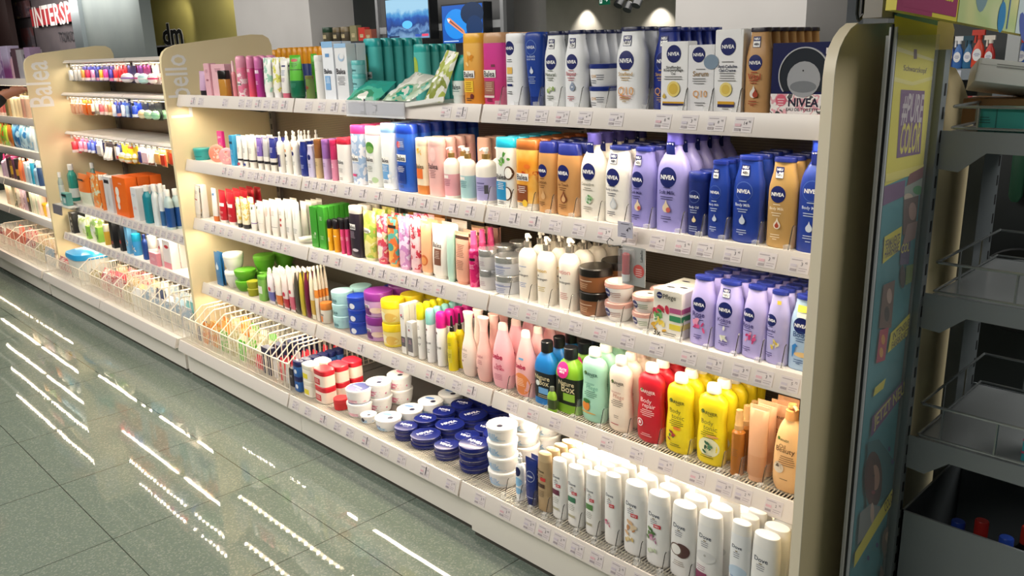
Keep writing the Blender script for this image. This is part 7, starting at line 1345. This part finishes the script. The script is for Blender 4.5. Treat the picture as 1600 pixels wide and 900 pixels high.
# slotted upright, brackets, trays
GREY = mat('#8b9296', .42, .25); GREY2 = mat('#6f767a', .45, .25); RODS = mat('#9a9fa0', .25, .7)
r = root('tray_stand', 'grey steel stand with slotted uprights carrying the wire-railed trays', 'shelving', (-.66, YU, 0))
for yy, w, nm in ((-.022, .03, 'upright'), (.30, .13, 'upright')):
    b = MB(); b.box(-.02, .012, yy, yy + w, .0, 1.40 if yy < 0 else 1.36, GREY if yy < 0 else GREY2)
    for k in range(27): b.box(.0115, .0128, yy + w - .016, yy + w - .008, .06 + k * .048, .085 + k * .048, mat('#15171a', .6))
    obj(nm, b, r)
TR = [(1.215, 1.286), (.862, .955), (.520, .625)]
XL, XR = .03, .34
for i, (zt, zr) in enumerate(TR):
    nm = ['topmost', 'middle', 'lowest'][i]
    t = root('wire_tray', f'{nm} grey tray with wire rail on the steel stand', 'tray', (-.66, YU, zt), group='wire-railed trays of the steel stand')
    for yy in (-.006, .425):
        b = MB(); b.prism([(.014, -.058), (.055, -.062), (.105, -.020), (XR, -.022), (XR, .022), (.014, .022)], lambda u, v, s_: (u, s_, v), yy, yy + .004, GREY); obj('bracket', b, t)
    b = MB(); b.box(XL, XR, -.002, .42, .016, .022, mat('#8d9294', .25, .35)); obj('tray_floor', b, t)
    h = zr - zt; w = MB()
    for z, rr in ((h, .0035), (.028, .003)):
        w.tube([(XR, 0, z), (XL + .005, 0, z), (XL + .001, .004, z), (XL, .43, z), (XR, .43, z)], rr, RODS, 6)
    for u, v in [(XL + .05, 0), (XL + .16, 0), (XL + .27, 0), (XL, .15), (XL, .30), (XL + .1, .43), (XL + .22, .43)]: w.tube([(u, v, .026), (u, v, h)], .0028, RODS, 5)
    obj('wire_rail', w, t)
t = root('bin', 'deep grey steel bin under the trays at lower right', 'bin', (-.66, YU, 0))
b = MB(); zz = .345
b.box(.016, .285, -.004, 0, .0, zz, GREY); b.box(.016, .285, .40, .404, .0, zz, GREY2); b.box(.016, .020, -.004, .404, .0, zz, GREY2); b.box(.281, .285, -.004, .404, .02, zz, GREY); b.box(.016, .285, -.004, .404, .02, .03, GREY2); obj('sheet_body', b, t)
b = MB(); b.box(.0155, .287, -.006, 0, zz, zz + .004, GREY); b.box(.281, .287, -.006, .404, zz, zz + .004, GREY); b.box(.0155, .020, -.006, .404, zz, zz + .004, GREY); obj('rim', b, t)
for i, (u, v, c) in enumerate([(.145, .16, '#b02c28'), (.105, .12, '#24409c'), (.235, .20, '#b03024'), (.21, .12, '#2a4cb0')]):
    p, hd = make('mouthwash', .07, .27, dict(c='#17181a', cc=c, k=.6)); put(p, 'cleaner_bottle', ['black bottle with red cap at the back of the steel bin', 'black bottle with blue cap left in the steel bin', 'black bottle with red cap right at the back of the steel bin', 'black bottle with blue cap right in the steel bin'][i], 'bottle', (-.66 + u, YU + v, .031))
# goods on the trays
TB = mat('#2f9a94', .35)
p, hd = make('box', .24, .045, dict(c='#2f9a94', k=.35, p=[('R', -.72, 0, -.70, 1, '#1f6f6c'), ('L', -.9, .6, .12, 3, '#1c5a58'), ('R', -.05, .1, 0, .9, '#b84c6c'), ('R', .25, .1, .30, .9, '#b84c6c'), ('L', .1, .6, .2, 3, '#1c5a58')]))
put(p, 'carton', 'low teal carton on the topmost wire tray', 'box', (-.66 + .195, YU + .055, TR[0][0] + .0225))
p, hd = make('box', .10, .13, dict(c='#2f8f98', k=.9, p=[('L', 0, .8, .7, 4, '#1c5a60'), ('R', -1, .36, 1, .40, '#b04c6c'), ('R', -1, .14, 1, .18, '#b04c6c'), ('L', 0, .3, .7, 3, '#1c5a60')], tc='#e0c85c'))
put(p, 'carton', 'tall teal carton on the lowest wire tray', 'box', (-.66 + .285, YU + .07, TR[2][0] + .0225))
p, hd = make('box', .17, .05, dict(c='#dcdad6', k=.6, p=[('L', 0, .8, .6, 2, '#8a8884')], top=[('E', .2, .1, .16, .10, '#5a5856'), ('E', -.1, 0, .3, .2, '#c8c6c2')]))
put(p, 'carton', 'white photo printed carton tilted on the topmost tray', 'box', (xs(1582, YU + .20, 1.31), YU + .20, TR[0][0] + .093), (math.radians(-14), math.radians(8), math.radians(24)))
p, hd = make('box', .15, .055, dict(c='#8a6238', k=.7, side=[('R', -.8, .2, .8, .8, '#b89a6c')]))
put(p, 'carton', 'brown carton under the white one on the topmost tray', 'box', (xs(1572, YU + .21, 1.26), YU + .21, TR[0][0] + .0225))
# rear side of the run: another cream end panel
fr = 2.115; o = [(fr, 0), (fr, 1.36), (fr + .04, 1.355), (fr + .10, 1.32), (fr + .16, 1.27), (fr + .20, 1.22), (fr + .225, 1.16), (fr + .235, 1.08), (fr + .235, 0)]
r = root('end_panel', 'cream round-topped end panel behind the steel stand', 'panel', (-.720, fr, 0))
b = MB(); b.prism([(q[0] - fr, q[1]) for q in o], lambda u, v, a: (a, u, v), -.022, 0, CREAM); obj('board', b, r)
# ------------------------------------------------------------------ household shelves further back on the right
yb = 4.1
r = root('shelving', 'grey household shelving far behind the steel stand', 'shelving', (-.55, yb, 0))
b = MB(); b.box(-1.3, 1.7, .40, .43, 0, 1.75, mat('#4f5456', .5)); obj('back_panel', b, r)
for z in (.25, .70, 1.00, 1.292, 1.66):
    b = MB(); b.box(-1.3, 1.7, 0, .40, z - .02, z, GREY2); b.box(-1.3, 1.7, -.012, 0, z - .045, z + .002, mat('#7f8890', .4)); obj('board', b, r)
for i in range(8):
    b = MB(); b.decal([('R', -1, 0, 1, 1, '#c9ccd8'), ('T', '2', .2, .55, .2, '#33343c'), ('L', -.1, .2, .6, 1, '#6a6a74')], lambda u, v, l: (-1.05 + i * .22 + u, -.0125 - l, 1.252 + v), .075, .036); obj('price_tag', b, r)
for x in (-.62, .55):
    b = MB(); b.box(x, x + .05, -.03, -.012, 0, 1.75, mat('#a9adae', .4, .3)); obj('upright', b, r)
def trig(x, y, z, c, cc, lab, h=.24):
    k = h / .26; r = root('trigger_spray', lab, 'spray bottle', (x, y, z))
    b = MB(); b.loft([(0, .036 * k, .026 * k, 2.6), (.01, .042 * k, .03 * k, 2.6), (.10 * k, .042 * k, .03 * k, 2.6), (.15 * k, .03 * k, .024 * k, 2.3), (.18 * k, .014 * k, .014 * k, 2), (.20 * k, .013 * k, .013 * k, 2)], M(c), 16); obj('body', b, r)
    b = MB(); b.cyl(0, 0, .195 * k, .222 * k, .017 * k, M(cc)); b.box(-.05 * k, .03 * k, -.013 * k, .013 * k, .222 * k, .258 * k, M(cc)); b.box(-.035 * k, -.022 * k, -.006 * k, .006 * k, .17 * k, .222 * k, M(cc)); obj('trigger_head', b, r)
    b = MB(); b.decal([('E', 0, .35, .35, .16, '#e8e8ea'), ('L', 0, .38, .5, 3, '#2c3a8c')], lambda u, v, l: (u, -.0305 * k - l, v), .08 * k, .26 * k); obj('label_print', b, r)
for i, (px, c, cc, lab) in enumerate([(1484, '#2a4a94', '#1c2c6c', 'navy trigger spray on the household shelf'), (1497, '#3a6cb0', '#e8e8ea', 'blue and white spray on the household shelf'), (1513, '#2f6a94', '#1f4a5c', 'teal blue trigger spray on the household shelf'), (1528, '#d8482c', '#d03a28', 'red trigger spray on the household shelf'), (1546, '#c83a34', '#efe6d8', 'dark red spray on the household shelf by the post'), (1597, '#2f5aa8', '#d8402c', 'blue trigger spray at the right edge')]):
    trig(xs(px, yb + .08, 1.34), yb + .08, 1.293, c, cc, lab, .14 if i != 3 else .165)
for i, (px, py, c, lab) in enumerate([(1507, 122, pat(['#d8b0b0', '#c83c44', '#efe4dc', '#3a6a9c'], 16), 'red and white wrapped pack on the lower household shelf'), (1522, 128, pat(['#e8c8c0', '#e4dcd0', '#c84c5c'], 16), 'rose wrapped pack on the lower household shelf'), (1540, 125, pat(['#d8c0b8', '#8a8a8c', '#c0505c'], 16), 'grey and rose wrapped pack on the lower household shelf')]):
    x = xs(px, yb + .1, 1.1); p, hd = make('pouch', .055, .17, dict(c=c, k=.4)); put(p, 'wrapped_pack', lab, 'pack', (x, yb + .12, 1.001))
for i, (px, c, lab) in enumerate([(1492, '#e08a2c', 'orange label card hanging on the post behind'), (1494, '#e8942c', 'orange label card low behind the cream panel')]):
    z = [.80, .56][i]; x = xs(px, 2.75, z); b = MB(); b.box(x - .02, x + .02, 2.75, 2.752, z, z + .075, mat(c, .4)); b.decal([('L', 0, .8, .7, 3, '#8a4a14'), ('R', -.9, .0, .9, .2, '#efe8dc')], lambda u, v, l: (x + u, 2.7495 - l, z + v), .04, .075); tag(obj('label_card', b), lab, 'card')
b = MB(); b.box(xs(1489, 2.755, .7) - .03, xs(1489, 2.755, .7) + .03, 2.753, 2.79, 0, 1.2, GREY2); r = root('post', 'grey slotted post with orange cards behind the cream panel', 'post', (0, 0, 0)); obj('upright', b, r)
yq = 3.3
r = root('round_lid', 'large round grey lid with black rim far behind the trays', 'lid', (xs(1592, yq, .55), yq, .55 - .0))
b = MB(); b.loft([(-.02, .15, .15, 2), (0, .155, .155, 2), (.01, .15, .15, 2)], mat('#18191b', .4), 36); obj('rim', b, r, rot=(math.radians(90), 0, 0))
b = MB(); b.loft([(.008, .115, .115, 2), (.014, .115, .115, 2), (.018, .10, .10, 2)], mat('#7d8184', .4), 36); obj('disc', b, r, rot=(math.radians(90), 0, 0))
r = root('display_stand', 'dark wire display stand behind the trays at right', 'stand', (xs(1592, yq, .55), yq + .05, 0))
b = MB(); b.box(-.25, .6, .02, .06, 0, 1.15, mat('#23282a', .5)); obj('back_board', b, r)
for i, (u, z, c) in enumerate([(-.06, .86, '#1c4430'), (.03, .88, '#2c3034'), (.12, .86, '#343c40')]):
    x = xs(1592, yq, .55) + u; b = MB(); b.loft([(0, .012, .012, 3), (.02, .022, .016, 3), (.16, .024, .016, 3), (.22, .015, .012, 3), (.23, .008, .006, 3)], mat(c, .4), 14); r2 = root('hanging_brush', ['green brush hanging on the dark stand', 'grey brush hanging on the dark stand', 'light grey brush hanging on the dark stand'][i], 'brush', (x, yq + .035, z)); obj('body', b, r2)
    b = MB(); b.tube([(0, 0, .225), (0, .0, .26), (0, .02, .262)], .003, RODS, 5); obj('hook', b, r2)

# ================================================================== store behind the main display
ysn = 5.2
def screen(l, r_, t, b_, label, kind):
    x0, x1 = xs(l, ysn, 1.8), xs(r_, ysn, 1.8); zt, zb = zs(t, x0, ysn), zs(b_, x0, ysn); w = x1 - x0; h = zt - zb
    r = root('screen', label, 'screen', ((x0 + x1) / 2, ysn, zb))
    b = MB(); b.box(-w / 2 - .012, w / 2 + .012, .004, .108, -.012, h + .012, mat('#1c1e22', .4)); obj('case', b, r)
    def em(c, e): return mat(c, .4, 0, e)
    b = MB(); cm = lambda u, v, l: (u, .003 - l, v)
    if kind == 0:
        sea = bpy.data.materials.new('screen_picture'); sea.use_nodes = True; nt = sea.node_tree; B = nt.nodes['Principled BSDF']; N = nt.nodes.new
        tc = N('ShaderNodeTexCoord'); sp = N('ShaderNodeSeparateXYZ'); nz = N('ShaderNodeTexNoise'); nz.inputs['Scale'].default_value = 9; nz.inputs['Detail'].default_value = 5
        nt.links.new(tc.outputs['Object'], sp.inputs[0]); nt.links.new(tc.outputs['Object'], nz.inputs['Vector'])
        mr = N('ShaderNodeMapRange'); mr.inputs[2].default_value = h; nt.links.new(sp.outputs[2], mr.inputs[0])
        mm = N('ShaderNodeMath'); mm.operation = 'MULTIPLY_ADD'; mm.inputs[1].default_value = .55; nt.links.new(nz.outputs[0], mm.inputs[0]); nt.links.new(mr.outputs[0], mm.inputs[2])
        cr = N('ShaderNodeValToRGB'); e = cr.color_ramp; e.elements[0].position = .30; e.elements[0].color = lin('#7fa8d0'); e.elements[1].position = 1.0; e.elements[1].color = lin('#a8d8f4')
        for q, c in ((.45, '#24508c'), (.52, '#6f9cd0'), (.60, '#163c84'), (.76, '#1c5cb8'), (.88, '#4fa0dc')): e.elements.new(q).color = lin(c)
        nt.links.new(mm.outputs[0], cr.inputs[0]); nt.links.new(cr.outputs[0], B.inputs['Emission Color']); B.inputs['Emission Strength'].default_value = .95; B.inputs['Base Color'].default_value = (0, 0, 0, 1)
        b.decal([('R', -1, 0, 1, 1, sea), ('R', .35, .04, .6, .10, em('#2c4a9c', .8)), ('R', .66, .04, .95, .10, em('#c83c5c', .8)), ('R', -.9, .04, -.4, .08, em('#1c2c4c', .6)), ('E', .0, .35, .12, .10, em('#4fa4dc', .9))], cm, w, h)
    else:
        b.decal([('R', -1, 0, 1, 1, em('#0c4a9c', .8)), ('E', -.3, .5, .3, .4, em('#1474c4', .9)), ('E', .5, .75, .28, .3, em('#0c2444', .7)), ('E', .6, .4, .2, .3, em('#0f2c54', .7)), ('P', [(-.75, .66), (-.62, .68), (.1, .32), (.14, .22), (.0, .24), (-.7, .56)], em('#b87a60', .9)), ('P', [(-.6, .62), (.0, .32), (.06, .26), (-.6, .56)], em('#7a3f38', .9)), ('P', [(-.75, .66), (-.6, .62), (-.68, .56)], em('#e8e0d8', .9)), ('R', -.95, .04, -.2, .06, em('#c8d8e8', .8))], cm, w, h)
    obj('picture', b, r)
screen(603, 669, 1, 62, 'left screen with a bright blue mountain lake picture', 0)
screen(690, 753, 10, 68, 'right screen with a boat on dark blue water', 1)
r = root('wall_rack', 'grey rack with steel posts carrying the two screens', 'rack', (0, 5.3, 0))
for px in (590, 784):
    x = xs(px, 5.3, 1.7); b = MB(); b.box(x - .02, x + .02, 0, .04, 0, 2.6, mat('#a9aaac', .35, .4)); obj('post', b, r)
x0, x1 = xs(590, 5.3, 1.7), xs(784, 5.3, 1.7)
b = MB(); b.box(x0, x1, .01, .04, zs(42, x1, 5.3), zs(30, x1, 5.3), mat('#b4b6b8', .4, .2)); obj('cross_bar', b, r)
b = MB(); b.box(x0, x1, .05, .28, 1.36, 1.39, GREY2); obj('board', b, r)
r = root('till_shelf', 'dark shelf with jars beside the screens', 'shelf', (0, 5.0, 0)); xa, xb_ = xs(503, 5.0, 1.5), xs(588, 5.0, 1.5); zj = zs(67, xa, 5.0)
b = MB(); b.box(xa, xb_, -.02, .35, zj - .04, zj, mat('#3a3a3c', .5)); obj('board', b, r); b = MB(); b.box(xa, xb_, .02, .33, 0, zj - .04, mat('#55555a', .6)); obj('cabinet', b, r)
for i, (px, t, c, cc, k, lab) in enumerate([(514, 43, '#5f5a48', '#2f4a38', 'jar', 'dark glass jar with green lid beside the screens'), (530, 43, '#4a4438', '#6a5a3c', 'jar', 'brown glass jar beside the screens, second from left'), (543, 42, '#5a5040', '#7a6a4c', 'jar', 'brown glass jar beside the screens, third from left'), (557, 40, '#8a8460', '#5a5038', 'box', 'olive printed carton beside the screens'), (570, 43, '#c8382c', '#d0a03c', 'box', 'red and yellow carton beside the screens'), (580, 46, '#a85a3c', '#8a4a30', 'box', 'small brown carton beside the screens')]):
    x = xs(px, 5.08, zj); h = zs(t, x, 5.08) - zj; p, hd = make(k, .115 if k == 'jar' else .11, h, dict(c=c, cc=cc, k=1 if k == 'jar' else .6, p=[('R', -.5, .25, .5, .5, '#c8b890'), ('L', 0, .45, .4, 2, '#5a4a30')])); put(p, KIND[k][0], lab, KIND[k][1], (x, 5.08, zj + .0005))
# bottles with amber lids on the rear side of the run, seen over the top shelf
yr = 2.26
r = root('rear_shelf', 'top shelf on the rear side of the main run', 'shelf', (-3.2, 2.11, 1.20)); b = MB(); b.box(-.54, 2.3, 0, .35, -.025, 0, WHITE); obj('board', b, r); b = MB(); b.box(-.54, 2.3, .35, .362, -.05, .005, RAIL); obj('price_rail', b, r)
f = None
for i in range(11):
    px = 424 + i * 8.2; x = xs(px, yr, 1.4); h = zs(75 if i > 1 else 78, x, yr) - 1.2005
    if f is None or i == 2:
        p, hd = make('can', .044, h, dict(c='#2c3f7c', cc='#e09a1c', p=[('L', 0, .5, .5, 3, '#e8e8ea')])); f = put(p, 'cosmetic_bottle', f'navy bottle with amber cap behind the cream panel end, number {i + 1} from left', 'bottle', (x, yr, 1.2005), group='amber-capped bottles on the rear shelf')
        f['label'] = ['leftmost amber-capped bottle behind the pink spray cans', '', 'third amber-capped bottle from the left behind the white tubes'][i]
    else: copy_thing(f, (x, yr, 1.2005), ['', 'second', '', 'fourth', 'fifth', 'sixth', 'seventh', 'eighth', 'ninth', 'tenth', 'rightmost'][i] + ' amber-capped bottle from the left on the rear shelf' if i < 10 else 'rightmost amber-capped bottle on the rear shelf')
# counter with orange goods under the letters
r = root('counter', 'dark shop counter under the black store letters', 'counter', (0, 5.6, 0)); xa, xb_ = xs(212, 5.6, 1.4), xs(300, 5.6, 1.4); zt = zs(74, xa, 5.6)
b = MB(); b.box(xa, xb_, 0, .5, 0, 1.30, mat('#33312f', .5)); obj('cabinet', b, r); b = MB(); b.box(xa, xb_, .30, .5, 1.30, zt, mat('#2a2826', .5)); b.box(xa, xb_, -.02, .5, zt - .02, zt, mat('#3a3836', .5)); b.box(xa, xa + .03, -.02, .5, 1.30, zt, mat('#3a3836', .5)); obj('hood', b, r)
for i, (px, c) in enumerate([(219, '#6a5a48'), (234, '#e06a1c'), (247, '#d8601c')]):
    x = xs(px, 5.7, 1.36); p, hd = make('pouch', .20, .17, dict(c=c, k=.3)); put(p, 'snack_bag', ['brown bag on the dark counter', 'left orange bag on the dark counter', 'right orange bag on the dark counter'][i], 'bag', (x, 5.7, 1.3005))
# exit sign and spots near the far corner
p0, p1 = at(936, 8, 15.0), at(951, 1, 15.0); w = p1.x - p0.x; zc = p0.z
r = root('exit_sign', 'green emergency exit sign hanging from the far ceiling', 'sign', ((p0.x + p1.x) / 2, 15.0, zc)); hh = .22
b = MB(); b.box(-w / 2, w / 2, 0, .05, 0, hh, mat('#0f6a4c', .4, 0, .35)); obj('sign_panel', b, r)
b = MB(); b.tube([(0, .025, hh), (0, .025, CEIL - zc)], .01, STEEL); obj('rod', b, r)
b = MB(); b.decal([('P', [(.2, .42), (.55, .42), (.55, .25), (.95, .5), (.55, .75), (.55, .58), (.2, .58)], mat('#e8f4ee', .4, 0, .8)), ('R', -.85, .15, -.35, .85, mat('#e8f4ee', .4, 0, .8)), ('E', -.6, .65, .06, .09, mat('#0f6a4c', .4)), ('R', -.7, .25, -.5, .55, mat('#0f6a4c', .4))], lambda u, v, l: (u, -l - .001, v), w, hh); obj('pictogram', b, r)
b = MB()
for i, px in enumerate((968, 982, 996)):
    q = at(px, [3, 10, 3][i], 14.0); r = root('ceiling_spot', ['left black spotlight under the far ceiling', 'middle black spotlight under the far ceiling', 'right black spotlight under the far ceiling'][i], 'spotlight', (q.x, 14.0, q.z), group='spotlights at the far corner')
    h_ = MB(); h_.loft([(-.09, .09, .09, 2), (.05, .09, .09, 2), (.09, .05, .05, 2)], mat('#17181a', .4), 16); obj('housing', h_, r, rot=(math.radians(-35), 0, 0))
    s_ = MB(); s_.tube([(0, 0, .05), (0, 0, CEIL - q.z)], .012, mat('#17181a', .4)); obj('stem', s_, r)

# ================================================================== the customer at the left edge
SKIN = mat('#a06a52', .5); CLOTH = pat(['#141416', '#17171a'], 40, hard=False, rough=.9); HAIR = mat('#1c1512', .7)
hand = Vector((-5.84, 1.545, 1.285))
def skin(name, pts, edges, mat_, parent, sub=2, rootv=0):
    me = bpy.data.meshes.new(name); me.from_pydata([tuple(p[0]) for p in pts], edges, []); o = bpy.data.objects.new(name, me); COL.objects.link(o); o.parent = parent
    o.modifiers.new('skin', 'SKIN'); sl = me.skin_vertices[0].data if me.skin_vertices else None
    if sl is None:
        bm = bmesh.new(); bm.from_mesh(me); bm.verts.layers.skin.verify(); bm.to_mesh(me); bm.free(); sl = me.skin_vertices[0].data
    for i, p in enumerate(pts): sl[i].radius = p[1] if isinstance(p[1], tuple) else (p[1], p[1]); sl[i].use_root = (i == rootv)
    s = o.modifiers.new('smooth', 'SUBSURF'); s.levels = sub; s.render_levels = sub
    me.materials.append(mat_)
    for p in me.polygons: p.use_smooth = True
    o.modifiers['skin'].use_smooth_shade = True
    return o
r = root('person', 'person in a black long-sleeved top reaching into the far left shelf', 'person', (-6.35, .98, 0))
B0 = Vector((-6.35, .98, 0)); hl = hand - B0
V = lambda x, y, z: Vector((x, y, z))
body = [(V(0, 0, .98), (.10, .08)), (V(0, .01, 1.12), (.10, .08)), (V(0, .02, 1.30), (.13, .09)), (V(0, .03, 1.44), (.10, .08)), (V(0, .04, 1.52), .055), (V(0, .055, 1.60), .075), (V(0, .06, 1.69), .088), (V(0, .055, 1.76), .06),
        (V(.19, .05, 1.42), .058), (V(.36, .27, 1.10), .045), (hl + V(-.05, -.14, -.06), .034), (hl + V(-.02, -.055, -.012), (.022, .03)), (hl + V(0, 0, 0), (.018, .036)),
        (V(-.19, .02, 1.41), .058), (V(-.24, .04, 1.14), .045), (V(-.23, .12, .90), .034), (V(-.225, .15, .80), (.018, .036)),
        (V(.09, 0, .88), .07), (V(.10, .02, .50), .05), (V(.10, -.01, .09), .04), (V(.10, .13, .04), .035), (V(-.09, 0, .88), .07), (V(-.10, .02, .50), .05), (V(-.10, -.03, .09), .04), (V(-.10, .11, .04), .035)]
edges = [(0, 1), (1, 2), (2, 3), (3, 4), (4, 5), (5, 6), (6, 7), (3, 8), (8, 9), (9, 10), (10, 11), (11, 12), (3, 13), (13, 14), (14, 15), (15, 16), (0, 17), (17, 18), (18, 19), (19, 20), (0, 21), (21, 22), (22, 23), (23, 24)]
n = len(body)
def finger(base_i, basep, dirs, lens, rad):
    global n
    p = basep; prev = base_i
    for d, l in zip(dirs, lens):
        p = p + Vector(d).normalized() * l; body.append((p.copy(), rad)); edges.append((prev, n)); prev = n; n += 1; rad *= .92
for i, (dx, ln) in enumerate([(-.027, .9), (-.009, 1.05), (.009, 1.0), (.027, .8)]):
    finger(12, hl + V(dx * .8, .012, .004), [(dx * 4, .9, .15), (dx * 2, .8, -.5), (0, .35, -.9)], [.030 * ln, .026 * ln, .022 * ln], .0085)
finger(11, hl + V(-.03, -.035, -.012), [(-.5, .7, -.4), (.2, .9, -.3)], [.035, .028], .0095)
for i, dx in enumerate([-.027, -.009, .009, .027]):
    finger(16, V(-.225, .15 + dx, .775), [(0, dx, -1), (.1, 0, -1), (.3, 0, -1)], [.035, .026, .022], .0085)
finger(15, V(-.215, .165, .86), [(.3, .8, -1), (.1, .4, -1)], [.03, .03], .0095)
skin('body', body, edges, SKIN, r)
cl = [(V(0, 0, .78), (.19, .15)), (V(0, .005, .98), (.19, .15)), (V(0, .01, 1.12), (.178, .142)), (V(0, .02, 1.30), (.188, .138)), (V(0, .03, 1.42), (.145, .112)), (V(0, .038, 1.49), .078),
      (V(.19, .05, 1.42), .076), (V(.36, .27, 1.10), .062), (hl + V(-.022, -.062, -.018), .043), (V(-.19, .02, 1.41), .076), (V(-.24, .04, 1.14), .062), (V(-.232, .115, .92), .047)]
skin('jacket', cl, [(0, 1), (1, 2), (2, 3), (3, 4), (4, 5), (4, 6), (6, 7), (7, 8), (4, 9), (9, 10), (10, 11)], CLOTH, r)
tr = [(V(0, .005, 1.10), (.16, .12)), (V(0, 0, .94), (.168, .13)), (V(.09, 0, .88), .108), (V(.10, .02, .50), .078), (V(.10, -.01, .10), .062), (V(-.09, 0, .88), .108), (V(-.10, .02, .50), .078), (V(-.10, -.03, .10), .062)]
skin('trousers', tr, [(0, 1), (1, 2), (2, 3), (3, 4), (1, 5), (5, 6), (6, 7)], mat('#22242c', .85), r)
skin('hair', [(V(0, .02, 1.66), .085), (V(0, .045, 1.74), .088), (V(0, .075, 1.79), .06)], [(0, 1), (1, 2)], HAIR, r)
for s, yy in ((.10, .06), (-.10, .04)):
    b = MB(); b.loft([(0, .048, .13, 2.4, s, yy), (.03, .05, .132, 2.4, s, yy), (.06, .042, .10, 2.4, s, yy - .02), (.10, .04, .055, 2.2, s, yy - .06)], mat('#18181a', .5), 16); obj('shoe', b, r)
f_ = MB()
for s in (-1, 1): f_.loft([(1.680, .006, .004, 2, s * .03, .142), (1.688, .012, .006, 2, s * .03, .142), (1.695, .006, .004, 2, s * .03, .142)], mat('#f0ece6', .4), 8); f_.loft([(1.6835, .005, .005, 2, s * .03, .146), (1.6925, .005, .005, 2, s * .03, .146)], mat('#2a1c16', .4), 8)
f_.loft([(1.645, .012, .014, 2, 0, .150), (1.66, .008, .012, 2, 0, .148), (1.69, .005, .006, 2, 0, .142)], SKIN, 10); f_.loft([(1.618, .020, .006, 2, 0, .132), (1.624, .022, .008, 2, 0, .134), (1.630, .018, .006, 2, 0, .134)], mat('#8a4a44', .5), 10); obj('face', f_, r)
